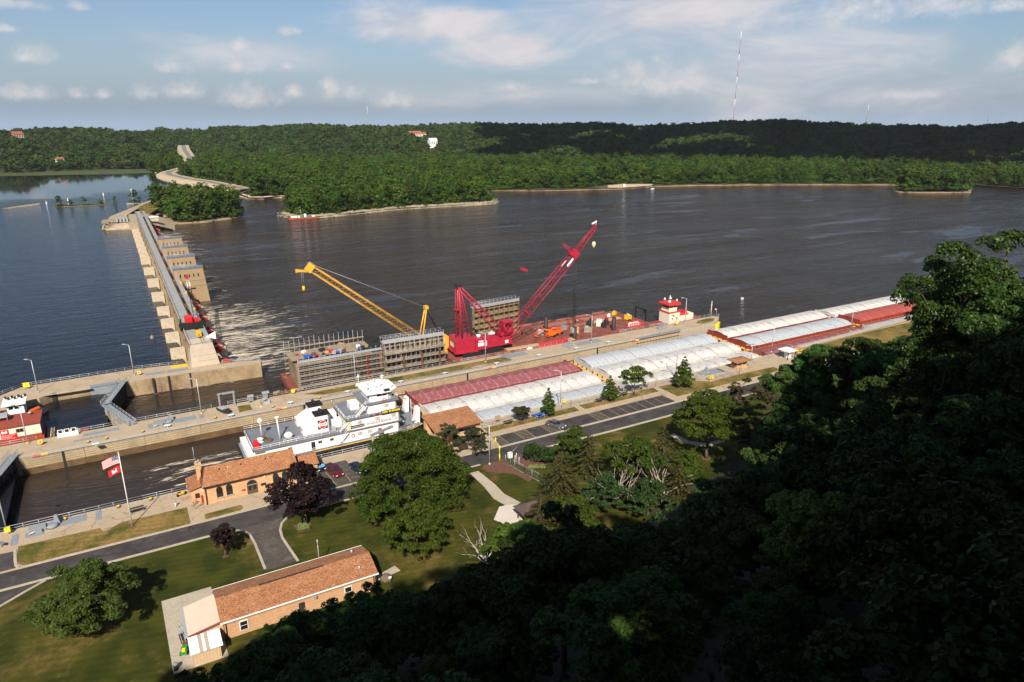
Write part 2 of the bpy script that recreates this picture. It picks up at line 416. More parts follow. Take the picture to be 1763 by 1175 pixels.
# ------------------------------------------------------------------ terrain, water
ZL, ZU = -4.6, -2.4                        # lower river and lock water; upper pool
def foot(u): return 86.0 + max(0.0, min(1.0, (u - 75) / 110.0)) * 26.0
def sstep(t): t = max(0.0, min(1.0, t)); return t * t * (3 - 2 * t)
def bluff(u, v):
    vf = foot(u)
    if v >= vf: h = 0.0
    elif v > 3.0: h = 52.0 * ((vf - v) / (vf - 3.0)) ** 1.02
    elif v > -1.2: h = 52.0 + 17.0 * sstep((3.0 - v) / 4.2)
    else: h = 69.0 + min(10.0, (-1.2 - v) * 0.25)
    if v < vf: h += (mnoise.noise((u * 0.05, v * 0.05, 1.7)) * 2.2) * min(1.0, (vf - v) / 12.0) * (1.0 if v > 8 else 0.0)
    return h
def build_ground():
    us = np.concatenate([np.arange(-260, 260, 4.0), np.arange(260, 1500, 20.0)])
    vs = np.concatenate([np.arange(-260, -20, 12.0), np.arange(-20, 14, 1.0), np.arange(14, 122, 3.0), [124, 130, 141.28]])
    P = [(u, v, bluff(u, v)) for v in vs for u in us]
    nu = len(us)
    F = [(j * nu + i, j * nu + i + 1, (j + 1) * nu + i + 1, (j + 1) * nu + i) for j in range(len(vs) - 1) for i in range(nu - 1)]
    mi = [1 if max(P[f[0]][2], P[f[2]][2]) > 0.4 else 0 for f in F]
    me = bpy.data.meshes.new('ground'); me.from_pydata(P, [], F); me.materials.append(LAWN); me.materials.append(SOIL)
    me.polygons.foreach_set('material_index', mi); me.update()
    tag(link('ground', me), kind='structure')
    b = MB()                                            # the bed of the river out to the horizon
    b.sheet([(3100 * math.cos(2 * PI * i / 48), 3100 * math.sin(2 * PI * i / 48)) for i in range(48)], -9.0)
    struct(b, 'terrain', SOIL)
build_ground()

def water_mat(name, deep, rough, layers, foam=None, calm=None, spec=0.42):
    m = bpy.data.materials.new(name); m.use_nodes = True
    t = NT(m.node_tree); b = t.n['Principled BSDF']
    co = t.new('ShaderNodeTexCoord').outputs['Object']
    h = None
    for scl, rot, amp, det in layers:
        n = t.math('MULTIPLY', t.noise(t.mapping(co, scl, (0, 0, rot)), 1.0, det, 0.6, 0.4), amp)
        h = n if h is None else t.math('ADD', h, n)
    if calm is not None: h = t.math('MULTIPLY', h, calm(t, co))
    bn = t.new('ShaderNodeBump'); bn.inputs['Strength'].default_value = 1.0; bn.inputs['Distance'].default_value = 1.0
    t.l.new(h, bn.inputs['Height'])
    t.l.new(bn.outputs[0], b.inputs['Normal'])
    c = t.mix(t.ramp(t.noise(co, 0.012, 4), 0.35, 0.65), C4(deep), C4(tuple(q * 1.35 for q in deep)))
    r = None
    if foam is not None:
        f = foam(t, co)
        c = t.mix(f, c, C4((0.60, 0.52, 0.40)))
        r = t.math('ADD', rough, t.math('MULTIPLY', f, 0.6))
        t.put(b.inputs['Roughness'], r)
    else: b.inputs['Roughness'].default_value = rough
    t.l.new(c, b.inputs['Base Color'])
    b.inputs['IOR'].default_value = 1.33; b.inputs['Specular IOR Level'].default_value = spec
    return m
def foam_low(t, co):
    x, y, z = t.sep(co)
    # white water in the tailrace of the near gates: strongest at the sill, breaking into streaks downstream
    dx = t.math('SUBTRACT', x, 20.0)
    a = t.math('MULTIPLY', t.ramp(dx, 66, 4), t.math('MULTIPLY', t.ramp(y, 200, 232), t.ramp(y, 335, 285)))
    a2 = t.math('MULTIPLY', t.math('MULTIPLY', t.ramp(dx, 46, 4), t.ramp(y, 560, 530)), t.math('MULTIPLY', t.ramp(y, 400, 440), 0.8))
    a3 = t.math('MULTIPLY', t.math('MULTIPLY', t.ramp(dx, 34, 8), t.ramp(y, 420, 400)), t.math('MULTIPLY', t.ramp(y, 300, 330), 0.62))
    a = t.math('MAXIMUM', a, t.math('MAXIMUM', a2, a3))
    s1 = t.noise(t.mapping(co, (0.055, 0.40, 1), (0, 0, 0.10)), 1.0, 7, 0.72, 2.2)
    s2 = t.noise(t.mapping(co, (0.35, 1.1, 1), (0, 0, -0.1)), 1.0, 4, 0.65, 1.0)
    k = t.math('ADD', t.math('MULTIPLY', s1, 0.8), t.math('MULTIPLY', s2, 0.2))
    f = t.ramp(t.math('ADD', k, t.math('MULTIPLY', a, 0.15)), 0.615, 0.680)
    f = t.math('MULTIPLY', f, t.math('MULTIPLY', t.ramp(a, 0.02, 0.45), 0.82))
    # propeller wash behind the towboat and stray flecks of foam
    w = t.math('MULTIPLY', t.math('MULTIPLY', t.ramp(x, -20, 17), t.ramp(x, 21, 17)), t.math('MULTIPLY', t.ramp(y, 148, 153), t.ramp(y, 168, 163)))
    wf = t.math('MULTIPLY', t.ramp(t.math('ADD', k, t.math('MULTIPLY', w, 0.12)), 0.62, 0.70), t.ramp(w, 0.05, 0.5))
    fl = t.math('MULTIPLY', t.ramp(t.noise(t.mapping(co, (0.05, 0.16, 1)), 1.0, 6, 0.75, 1.0), 0.735, 0.78), 0.35)
    return t.math('MAXIMUM', f, t.math('MAXIMUM', wf, fl))
def calm_low(t, co):
    x, y, z = t.sep(co)
    lock = t.math('MAXIMUM', t.ramp(y, 178, 172), t.math('MULTIPLY', t.ramp(x, 36, 24), t.ramp(y, 214.5, 213)))   # sheltered between the walls
    shore = t.math('MULTIPLY', t.ramp(t.math('ADD', y, t.math('MULTIPLY', x, 0.18)), 520, 640), 0.6)
    slick = t.math('ADD', 0.45, t.math('MULTIPLY', t.ramp(t.noise(t.mapping(co, (0.010, 0.040, 1), (0, 0, 0.15)), 1.0, 5, 0.65, 1.2), 0.36, 0.62), 1.1))
    return t.math('MULTIPLY', t.math('MULTIPLY', slick, t.math('SUBTRACT', 1.0, t.math('MULTIPLY', lock, 0.82))), t.math('SUBTRACT', 1.0, shore))
W_LOW = water_mat('brown_river_water', (0.025, 0.018, 0.013), 0.12,
                  [((0.035, 0.11, 1), 0.10, 1.9, 5), ((0.16, 0.42, 1), -0.08, 0.80, 4), ((0.7, 1.5, 1), 0.2, 0.14, 3)], foam_low, calm_low)
def calm_up(t, co):
    x, y, z = t.sep(co)
    n = t.noise(co, 0.004, 4, 0.6, 0.8)
    far = t.ramp(t.math('ADD', t.math('ADD', y, t.math('MULTIPLY', x, -0.55)), t.math('MULTIPLY', t.math('SUBTRACT', n, 0.5), 420)), 770, 860)
    return t.math('SUBTRACT', 1.0, t.math('MULTIPLY', far, 0.985))
W_UP = water_mat('upper_pool_water', (0.009, 0.009, 0.010), 0.05, [((0.08, 0.22, 1), 0.05, 0.30, 4), ((0.5, 1.2, 1), -0.1, 0.09, 3)], None, calm_up, 0.30)
def build_water():
    b = MB(); b.sheet([(-400, 141.2), (2900, 141.2), (2500, 1500), (-400, 2400)], ZL)
    struct(b, 'river', W_LOW)
    b = MB()
    b.sheet([(-26.9, 141.4), (-26.9, 176.5), (-30, 176.5), (-30, 183.2), (-9.5, 183.2), (-9.0, 198.5), (-9.0, 214.5), (-26, 221), (12.5, 221), (12.5, 546), (12.5, 600), (40, 700), (110, 760), (118, 820), (300, 1500), (-2000, 1500), (-2000, 141.4)], ZU)
    struct(b, 'upper_pool', W_UP)
build_water()

# ------------------------------------------------------------------ trees
def leaf_mesh(name, cards, mat):
    """cards: (n, 4, 3) array of leaf quads"""
    n = len(cards)
    me = bpy.data.meshes.new(name)
    me.vertices.add(n * 4); me.vertices.foreach_set('co', cards.astype(np.float32).ravel())
    me.loops.add(n * 4); me.loops.foreach_set('vertex_index', np.arange(n * 4, dtype=np.int32))
    me.polygons.add(n); me.polygons.foreach_set('loop_start', np.arange(0, n * 4, 4, dtype=np.int32))
    me.materials.append(mat); me.update(calc_edges=True)
    return me
def rand_dirs(rng, n):
    d = rng.normal(size=(n, 3)); return d / np.linalg.norm(d, axis=1, keepdims=True)
def cards_at(rng, P, N, size, jit=0.75, asp=0.62):
    """leaf-sized quads (pointed) at P facing roughly N"""
    n = len(P)
    N = N + rand_dirs(rng, n) * jit; N /= np.linalg.norm(N, axis=1, keepdims=True)
    A = np.cross(N, rand_dirs(rng, n)); A /= np.linalg.norm(A, axis=1, keepdims=True) + 1e-9
    B = np.cross(N, A)
    s = (size * rng.uniform(0.6, 1.35, n))[:, None]
    Q = np.stack([P - A * s, P - B * s * asp + A * s * 0.15, P + A * s, P + B * s * asp + A * s * 0.15], axis=1)
    return Q
def sub_clumps(rng, B, k=9):
    """break each clump into smaller sprays round its surface"""
    out = []
    for x, y, z, r, q in B:
        d = rand_dirs(rng, k); d[:, 2] = np.abs(d[:, 2]) * 1.1 - .35; s = r * rng.uniform(.26, .5, k)
        out.append(np.column_stack([x + d[:, 0] * r * .8, y + d[:, 1] * r * .8, z + d[:, 2] * r * .8 * q, s, np.full(k, .62)]))
    return np.concatenate(out)
def crown_cards(rng, blobs, n, size, up=0.35, rough=0.18, low=-0.55, sub=9):
    """spread leaves over the outsides of the blobs [(x, y, z, r, squash)]"""
    B = np.array(blobs)
    if sub: B = sub_clumps(rng, B, sub)
    w = B[:, 3] ** 2; w /= w.sum()
    k = rng.choice(len(B), n, p=w)
    d = rand_dirs(rng, n)
    flip = (d[:, 2] < low) & (rng.random(n) < 0.8); d[flip, 2] *= -1
    r = B[k, 3] * (1 - np.abs(rng.normal(size=n)) * rough)
    P = B[k, :3] + d * r[:, None] * np.stack([np.ones(n), np.ones(n), B[k, 4]], axis=1)
    Nn = d + np.array([0, 0, up])
    return cards_at(rng, P, Nn, size, 1.0)
def round_blobs(rng, H, Rr, z0, nb, rb=(0.30, 0.46), sq=0.8, top=0.0):
    """clumps filling a rounded crown between z0 and H, half-width Rr"""
    out = []; hz = (H - z0) / 2; cz = (H + z0) / 2
    for i in range(nb):
        d = rand_dirs(rng, 1)[0]; q = rng.uniform(0.35, 0.86) if i else 0.0
        r = Rr * rng.uniform(*rb)
        x, y, z = d[0] * (Rr - r * 0.6) * q * 1.15, d[1] * (Rr - r * 0.6) * q * 1.15, cz + d[2] * (hz - r * 0.5) * q * 1.1
        if top: x *= 1 - top * max(0, (z - cz) / hz); y *= 1 - top * max(0, (z - cz) / hz)
        out.append((x, y, z, r, sq))
    return out
def trunk_mb(rng, blobs, H, r0, fork, nl=7, mi=0, wob=0.5):
    m = MB(); pts = [Vector((0, 0, -0.4))]
    top = H * 0.72
    for i in range(1, 5):
        z = top * i / 4; pts.append(Vector((rng.uniform(-1, 1) * wob * i / 4, rng.uniform(-1, 1) * wob * i / 4, z)))
    for i in range(4): m.tube(pts[i], pts[i + 1], r0 * (1 - i * 0.21), r0 * (1 - (i + 1) * 0.21), n=7)
    bl = sorted(blobs, key=lambda b: -b[3])[:nl]
    for b in bl:
        e = Vector(b[:3]); s = Vector((0, 0, min(top * 0.95, max(fork, e.z - math.hypot(e.x, e.y) * 0.8))))
        mid = s.lerp(e, 0.5) + Vector((0, 0, -0.06 * (e - s).length))
        m.tube(s, mid, r0 * 0.45, r0 * 0.28, n=5); m.tube(mid, e, r0 * 0.28, r0 * 0.08, n=5)
    return m

F_LAWN = foliage('big_tree_leaves', (0.020, 0.037, 0.004), (0.064, 0.096, 0.010), 0.2, 0.35, 0.012, 0.10, spec=0.12)
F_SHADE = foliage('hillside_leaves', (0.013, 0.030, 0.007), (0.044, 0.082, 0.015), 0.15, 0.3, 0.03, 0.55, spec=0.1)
F_OAK = foliage('glossy_leaves', (0.016, 0.036, 0.006), (0.050, 0.088, 0.012), 0.15, 0.4, 0.01, 0.10, rough=0.45, spec=0.2)
F_PURP = foliage('purple_leaves', (0.007, 0.0035, 0.004), (0.022, 0.0085, 0.009), 0.08, 0.5, 0.01, 0.1, rough=0.6)
F_ROUND = foliage('lime_green_leaves', (0.020, 0.042, 0.006), (0.075, 0.115, 0.018), 0.2, 0.4, 0.01, 0.08)
F_PINE = foliage('pine_needles', (0.020, 0.030, 0.010), (0.050, 0.055, 0.018), 0.10, 0.5, 0.015, 0.15)
F_SPRUCE = foliage('olive_spruce_needles', (0.026, 0.028, 0.007), (0.078, 0.066, 0.018), 0.10, 0.6, 0.012, 0.15)
F_SMALL = foliage('bright_small_tree_leaves', (0.028, 0.050, 0.006), (0.080, 0.120, 0.014), 0.2, 0.6, 0.012, 0.12, spec=0.12)
F_SHRUB = foliage('dark_shrub_leaves', (0.014, 0.034, 0.008), (0.036, 0.070, 0.014), 0.15, 0.8, 0.01, 0.1)
F_HOSTA = foliage('pale_hosta_leaves', (0.12, 0.16, 0.05), (0.26, 0.30, 0.10), 0.2, 2.0, 0.01, 0.1)
F_FLOOD = foliage('floodplain_leaves', (0.022, 0.050, 0.006), (0.088, 0.140, 0.018), 0.2, 0.12, 0.022, 0.38, spec=0.1)
F_HILL = foliage('hill_forest_leaves', (0.020, 0.042, 0.010), (0.066, 0.100, 0.022), 0.15, 0.10, 0.035, 0.48, spec=0.1)
F_REED = foliage('reed_leaves', (0.050, 0.070, 0.018), (0.11, 0.12, 0.035), 0.2, 0.1, 0.01, 0.15)

# ------------------------------------------------------------------ far shore, islands, hills
MAIN_SHORE = [(58, 1108), (57, 1030), (69, 928), (89, 883), (104, 830), (112, 770), (116, 722), (128, 714), (146, 720), (152, 700), (136, 640), (117, 590), (120, 565), (141, 556), (166, 561), (210, 573),
              (253, 571), (303, 568), (316, 584), (330, 640), (357, 674), (400, 648), (444, 632), (491, 620), (536, 624), (592, 608), (655, 580), (720, 545), (796, 500), (835, 486), (868, 470), (868, 420), (880, 398), (960, 360), (1150, 240), (2600, -500)]
ISL_DAM = [(38, 600), (36, 582), (43, 572), (62, 574), (86, 587), (93, 612), (86, 650), (60, 690), (34, 700), (26, 660)]
ISL_RIGHT = [(723, 446), (742, 428), (770, 414), (788, 409), (815, 424), (800, 450), (760, 462), (735, 462)]
ISL_LOW = [(-45, 716), (-25, 712), (0, 716), (0, 724), (-20, 730), (-42, 727)]
def inside(p, poly):
    x, y = p; c = False; n = len(poly); j = n - 1
    for i in range(n):
        a, b = poly[i], poly[j]
        if (a[1] > y) != (b[1] > y) and x < (b[0] - a[0]) * (y - a[1]) / (b[1] - a[1]) + a[0]: c = not c
        j = i
    return c
def seg_dist(p, line):
    best = 1e9
    for a, b in zip(line[:-1], line[1:]):
        ax, ay = a; dx, dy = b[0] - ax, b[1] - ay
        t = max(0, min(1, ((p[0] - ax) * dx + (p[1] - ay) * dy) / (dx * dx + dy * dy)))
        best = min(best, math.hypot(p[0] - ax - t * dx, p[1] - ay - t * dy))
    return best
MAIN_POLY = MAIN_SHORE + [(2700, 900), (1900, 2300), (200, 2900), (-1900, 2300), (-2000, 1320), (-124, 1180), (-56, 1140), (13, 1124)]
def jag(line, step, amp, seed):
    out = []; rg = random.Random(seed)
    for a, b in zip(line[:-1], line[1:]):
        n = max(1, int(math.hypot(b[0] - a[0], b[1] - a[1]) / step))
        for i in range(n):
            t = i / n; out.append((a[0] + (b[0] - a[0]) * t + rg.uniform(-amp, amp), a[1] + (b[1] - a[1]) * t + rg.uniform(-amp, amp)))
    return out + [line[-1]]
def island(name, poly, mat, z=-3.5, seed=1, slope=2.2):
    """land with a sloping bank"""
    p = jag(poly + [poly[0]], 9, 1.6, seed)[:-1]; n = len(p)
    ar = sum(p[i][0] * p[(i + 1) % n][1] - p[(i + 1) % n][0] * p[i][1] for i in range(n))
    if ar < 0: p = p[::-1]
    inn = []
    for i in range(n):
        a, b = p[i - 1], p[(i + 1) % n]; dx, dy = b[0] - a[0], b[1] - a[1]; l = math.hypot(dx, dy) or 1
        inn.append((p[i][0] - dy / l * slope, p[i][1] + dx / l * slope))
    m = MB()
    m.loft([[(q[0], q[1], -6.0) for q in p], [(q[0], q[1], ZL - 0.2) for q in p], [(q[0], q[1], z) for q in inn]], True, False)
    m.sheet(inn, z, 1)
    return struct(m, name, [mat, pm('island_soil', (0.045, 0.050, 0.018), 0.95, 0.4, 0.1)])
b = MB(); b.sheet(MAIN_POLY, -3.4); struct(b, 'floodplain', pm('floodplain_soil', (0.055, 0.060, 0.022), 0.95, 0.4, 0.03))
def bank(name, line, w, z0, z1, mat, seed, lumps):
    """shore strip: from the water up, w metres inland (to the left of the line's direction)"""
    p = jag(line, 5, 1.0, seed); m = MB(); rg = random.Random(seed); rings = []
    for i, q in enumerate(p):
        a, c = p[max(0, i - 1)], p[min(len(p) - 1, i + 1)]; dx, dy = c[0] - a[0], c[1] - a[1]; l = math.hypot(dx, dy) or 1
        nx, ny = -dy / l, dx / l
        rings.append([(q[0] - nx * 1.5, q[1] - ny * 1.5, ZL - 0.6), (q[0] + nx * 0.5, q[1] + ny * 0.5, z0 + rg.uniform(-.2, .3)), (q[0] + nx * w * 0.5, q[1] + ny * w * 0.5, (z0 + z1) / 2 + rg.uniform(-.3, .4)), (q[0] + nx * w, q[1] + ny * w, z1 + rg.uniform(-.2, .3))])
        for k in range(lumps):
            s = rg.uniform(0.5, 1.3); t = rg.uniform(-0.4, w)
            m.rbox((q[0] + nx * t + rg.uniform(-3, 3), q[1] + ny * t + rg.uniform(-1, 1), z0 + (z1 - z0) * max(0, t / w) + 0.1), (s, s * 0.8, s * 0.7), rg.uniform(0, 3), rg.uniform(-.5, .5))
    m.loft(rings, False, False)
    return struct(m, name, mat)
ROCK_FAR = pm('pale_shore_rock', (0.25, 0.205, 0.14), 0.95, 0.45, 0.4)
bank('riprap_shore', [(117, 590), (120, 563), (141, 555), (166, 560), (210, 572), (253, 570), (303, 566), (318, 584)], 5, -4.5, -2.2, ROCK_FAR, 3, 4)
bank('sandy_shore', [(330, 640), (357, 673), (400, 647), (444, 631), (491, 618), (536, 623), (592, 606), (655, 578), (720, 543), (796, 498), (835, 484), (868, 468)], 3.5, -4.6, -3.6, SAND, 4, 0)
b = MB(); b.sheet([(478, 628), (492, 619), (536, 623), (548, 634), (520, 655), (495, 650)], -3.1); struct(b, 'beach', pm('pale_beach_sand', (0.48, 0.36, 0.24), 0.95, 0.15, 0.1))
bank('causeway_bank', [(58, 1108), (57, 1030), (69, 928), (89, 883), (104, 830), (114, 760)][::1], 14, -2.6, 1.2, pm('causeway_rock', (0.30, 0.235, 0.15), 0.95, 0.3, 0.3), 5, 0)
b = MB()                                                # causeway road with its pale shoulders, climbing into the hills
RD = [(122, 760), (113, 800), (100, 868), (83, 925), (70, 1000), (72, 1050), (86, 1090), (105, 1140), (118, 1200), (124, 1300), (128, 1400), (134, 1480)]
rings = []; rings2 = []
for i, q in enumerate(RD):
    a, c = RD[max(0, i - 1)], RD[min(len(RD) - 1, i + 1)]; dx, dy = c[0] - a[0], c[1] - a[1]; l = math.hypot(dx, dy)
    zz = 1.4 + max(0, q[1] - 1180) * 0.062
    rings.append([(q[0] - dy / l * k, q[1] + dx / l * k, zk) for k, zk in ((17, min(-3.2, zz - 5)), (9, zz), (-9, zz), (-17, min(-3.2, zz - 5)))]); rings2.append([(q[0] - dy / l * k, q[1] + dx / l * k, zz + 0.05) for k in (3.6, -3.6)])
b.loft(rings, False, False, 0); b.loft(rings2, False, False, 1)
struct(b, 'causeway_road', [pm('pale_gravel', (0.36, 0.29, 0.19), 0.95, 0.15, 0.2), pm('far_asphalt', (0.17, 0.155, 0.14), 0.9, 0.1, 0.2)])

def lerp_tab(tab, x):
    if x <= tab[0][0]: return tab[0][1]
    for (a, va), (c, vc) in zip(tab[:-1], tab[1:]):
        if x <= c: return va + (vc - va) * (x - a) / (c - a)
    return tab[-1][1]
T_R0 = [(-400, 1190), (0, 1190), (240, 1200), (330, 1420), (480, 1120), (700, 1080), (900, 1100), (1300, 1120), (1763, 1080), (2200, 1080)]
T_R1 = [(-400, 1750), (0, 1750), (250, 1900), (320, 2350), (420, 1950), (700, 1900), (1000, 1850), (1400, 1850), (1763, 1800), (2200, 1800)]
T_Y = [(-400, 219), (0, 220), (60, 218), (160, 219), (235, 224), (300, 215), (420, 217), (530, 215), (640, 218), (760, 214), (830, 211), (920, 215), (1035, 211), (1100, 216), (1180, 213), (1260, 210), (1400, 211), (1530, 214), (1640, 216), (1700, 213), (1763, 209), (2200, 207)]
def hill(r, x):
    r0, r1 = lerp_tab(T_R0, x), lerp_tab(T_R1, x)
    zr = 72 - (lerp_tab(T_Y, x) - 200) / H0 * r1 - 11.0
    t = (r - r0) / (r1 - r0)
    if t <= 0: return -3.3
    n = (mnoise.noise((x * 0.010 + r * .0015, r * 0.0008, 0.3)) * 26 + mnoise.noise((x * 0.028, r * 0.003, 5.3)) * 11) * math.sin(min(1, t) * PI)
    if t > 1: return max(0.0, zr - (r - r1) * 0.03)
    return -3.3 + (zr + 3.3) * (sstep(t) * 0.6 + (1 - (1 - t) ** 2) * 0.4) + n
def build_hills():
    xs = list(range(-400, 2201, 25)); rs = [1050, 1100, 1150, 1200, 1260, 1320, 1400, 1480, 1560, 1640, 1720, 1800, 1880, 1960, 2060, 2200, 2400, 2700, 2990]
    P = []; F = []
    for r in rs:
        for x in xs:
            a = az_of(x); P.append((r * math.cos(a), r * math.sin(a), hill(r, x) - (0.4 if r < lerp_tab(T_R0, x) else 0)))
    n = len(xs)
    for j in range(len(rs) - 1):
        for i in range(n - 1): F.append((j * n + i, (j + 1) * n + i, (j + 1) * n + i + 1, j * n + i + 1))
    me = bpy.data.meshes.new('hills'); me.from_pydata(P, [], F); me.materials.append(pm('hill_soil', (0.030, 0.040, 0.016), 0.95, 0.3, 0.02)); me.update()
    tag(link('hills', me), kind='structure')
build_hills()

def scatter_gn(name, pts, rot, scl, protos, mat, kind='stuff'):
    """one object: trees of a far wood placed on points"""
    me = bpy.data.meshes.new(name); me.from_pydata([tuple(p) for p in pts], [], [])
    for an, data in (('rot', rot), ('scl', scl)):
        at = me.attributes.new(an, 'FLOAT', 'POINT'); at.data.foreach_set('value', np.array(data, dtype=np.float32))
    o = link(name, me)
    coll = bpy.data.collections.new(name + '_kinds')
    for p in protos: coll.objects.link(p)
    ng = bpy.data.node_groups.new(name, 'GeometryNodeTree')
    ng.interface.new_socket('Geometry', in_out='INPUT', socket_type='NodeSocketGeometry')
    ng.interface.new_socket('Geometry', in_out='OUTPUT', socket_type='NodeSocketGeometry')
    N = ng.nodes; L = ng.links
    gi, go = N.new('NodeGroupInput'), N.new('NodeGroupOutput')
    ip = N.new('GeometryNodeInstanceOnPoints'); ci = N.new('GeometryNodeCollectionInfo')
    ci.inputs['Collection'].default_value = coll; ci.inputs['Separate Children'].default_value = True; ci.inputs['Reset Children'].default_value = True
    ip.inputs['Pick Instance'].default_value = True
    a1, a2 = N.new('GeometryNodeInputNamedAttribute'), N.new('GeometryNodeInputNamedAttribute')
    a1.data_type = a2.data_type = 'FLOAT'; a1.inputs[0].default_value = 'rot'; a2.inputs[0].default_value = 'scl'
    cx = N.new('ShaderNodeCombineXYZ')
    L.new(a1.outputs[0], cx.inputs[2]); L.new(cx.outputs[0], ip.inputs['Rotation']); L.new(a2.outputs[0], ip.inputs['Scale'])
    L.new(gi.outputs[0], ip.inputs['Points']); L.new(ci.outputs[0], ip.inputs['Instance']); L.new(ip.outputs[0], go.inputs[0])
    md = o.modifiers.new('trees', 'NODES'); md.node_group = ng
    return tag(o, kind=kind)

def far_crown(name, seed, H, Rr, n, size, mat, z0=2.0, nb=9):
    rng = np.random.default_rng(seed)
    bl = round_blobs(rng, H, Rr, z0, nb, (0.34, 0.5), 0.8, 0.35)
    if z0 > 1.2: bl += [(Rr * .62 * math.cos(a), Rr * .62 * math.sin(a), H * .17, Rr * .42, 1.0) for a in (0, 1.2, 2.5, 3.8, 5.0)]
    return leaf_mesh(name, crown_cards(rng, bl, n, size, 0.4, sub=5), mat)
FLOOD_ME = [far_crown('floodplain_tree_crown', 40 + i, (21, 18, 23, 15)[i], (6.9, 6.6, 6.1, 6.0)[i], 900, 0.72, F_FLOOD, 1.5, 12) for i in range(4)]
HILL_ME = [far_crown('hill_tree_crown', 60 + i, (14, 12, 15)[i], (6.2, 5.6, 5.0)[i], 300, 1.2, F_HILL, 1.0, 8) for i in range(3)]
def jit_grid(u0, u1, v0, v1, sp, rg):
    u = u0
    while u < u1:
        v = v0
        while v < v1:
            yield (u + rg.uniform(-.42, .42) * sp, v + rg.uniform(-.42, .42) * sp)
            v += sp
        u += sp
ROAD_PTS = RD
def x_of(p): return 881.5 + math.tan(R(AZ) - math.atan2(p[1], p[0])) * H0
def build_far_trees():
    rg = random.Random(5); cand = []
    for p in jit_grid(60, 1500, 330, 1350, 9.4, rg):
        r = math.hypot(*p); a = math.atan2(p[1], p[0])
        x = 881.5 + math.tan(R(AZ) - a) * H0
        if not -60 < x < 1830 or r > lerp_tab(T_R0, x) + 20: continue
        if not inside(p, MAIN_POLY): continue
        if seg_dist(p, ROAD_PTS) < 13 or (470 < p[0] < 552 and p[1] < 650): continue
        d = seg_dist(p, MAIN_SHORE)
        if d < 3.2: continue
        cand.append((d, r, p))
    for poly in (ISL_DAM, ISL_RIGHT):
        for p in jit_grid(min(q[0] for q in poly), max(q[0] for q in poly), min(q[1] for q in poly), max(q[1] for q in poly), 8.2, rg):
            if inside(p, poly) and seg_dist(p, poly + [poly[0]]) > 2.0 and not (poly is ISL_DAM and p[0] < 33 and p[1] < 625): cand.append((0.0, math.hypot(*p) - 400, p))
    cand.sort(key=lambda c: (c[0] > 15, c[1]))
    front, back = cand[:296], cand[296:]
    gl = {'i': 'broadleaf tree in the green clump beside the far end of the dam', 'r': 'broadleaf tree on the small wooded island near the right bank', 'm': 'broadleaf tree at the water edge of the wooded far bank'}
    gg = {'i': 'trees on the island by the dam', 'r': 'trees on the small river island', 'm': 'trees along the far bank'}
    for i, (d, r, p) in enumerate(front):
        k = 'i' if inside(p, ISL_DAM) else 'r' if inside(p, ISL_RIGHT) else 'm'
        o = link('riverside_tree', FLOOD_ME[rg.randrange(4)], None, (p[0], p[1], -3.6), rg.uniform(0, 6.28))
        s = rg.uniform(0.78, 1.15) if k == 'm' else rg.uniform(0.92, 1.25) * (0.95 if k == 'i' else 1.12)
        if k == 'm' and d < 7: s *= rg.uniform(.5, .95)
        if k == 'm': lb = 'broadleaf tree at the water edge of the long wooded point behind the dam' if x_of(p) < 870 else 'broadleaf tree on the far bank close to the pale beach' if x_of(p) < 1220 else 'broadleaf tree at the water edge of the right far bank'
        else: lb = gl[k]
        o.scale = (s * rg.uniform(0.95, 1.2), s * rg.uniform(0.95, 1.2), s)
        tag(o, lb, 'tree', gg[k])
    protos = [bpy.data.objects.new('floodplain_kind', m) for m in FLOOD_ME]
    scatter_gn('floodplain_forest', [(p[0], p[1], -3.6) for d, r, p in back], [rg.uniform(0, 6.28) for _ in back], [rg.choice((rg.uniform(0.72, 1.0), rg.uniform(0.8, 1.2), rg.uniform(.95, 1.3))) for _ in back], protos, F_FLOOD)
    pts = []
    cs, sn = math.cos(R(AZ)), math.sin(R(AZ))
    for r in np.arange(1075, 2080, 9.3):
        n = int(r * R(76) / 9.3)
        for i in range(n):
            a = R(AZ) + R(38) - R(76) * (i + rg.uniform(0, 1)) / n; rr = r + rg.uniform(-4.5, 4.5)
            x = 881.5 + math.tan(R(AZ) - a) * H0
            r0, r1 = lerp_tab(T_R0, x), lerp_tab(T_R1, x)
            if rr < r0 + 5 or rr > r1 + 60: continue
            p = (rr * math.cos(a), rr * math.sin(a))
            if seg_dist(p, ROAD_PTS) < 14: continue
            if any((x - hx) ** 2 / (hw * hw) + (rr - hr) ** 2 / 3600 < 1 for hx, hr, hw in ((694, 1560, 11), (712, 1640, 16), (742, 1470, 8), (22, 1500, 16), (215, 1560, 16))): continue
            pts.append((p[0], p[1], hill(rr, x) - 0.5))
    protos = [bpy.data.objects.new('hill_kind', m) for m in HILL_ME]
    scatter_gn('hill_forest', pts, [rg.uniform(0, 6.28) for _ in pts], [rg.choice((rg.uniform(0.7, 1.1), rg.uniform(0.6, 1.0), rg.uniform(0.9, 1.45))) for _ in pts], protos, F_HILL)
    print('far trees', len(front), len(back), len(pts))
build_far_trees()
island('dam_island', ISL_DAM, SAND, -3.4, 7)
island('river_island', ISL_RIGHT, SAND, -3.7, 8)
island('reed_island', ISL_LOW, pm('brown_reed_bank', (.10, .085, .04), .95, .4, .2), -1.9, 9, 2.0)
bank('pale_landing', [(112, 770), (116, 723), (128, 715), (146, 721), (151, 702)], 5, -4.4, -3.0, pm('pale_beach_sand', (0.48, 0.36, 0.24)), 6, 0)
b = MB(); b.loft([[(u, v - w, ZU - 1), (u, v, ZU + 0.9), (u, v + w, ZU - 1)] for u, v, w in ((-80, 723, 1), (-74, 730, 3), (-66, 739, 3.2), (-57, 748, 2.6), (-54, 751, .5))], False, False)
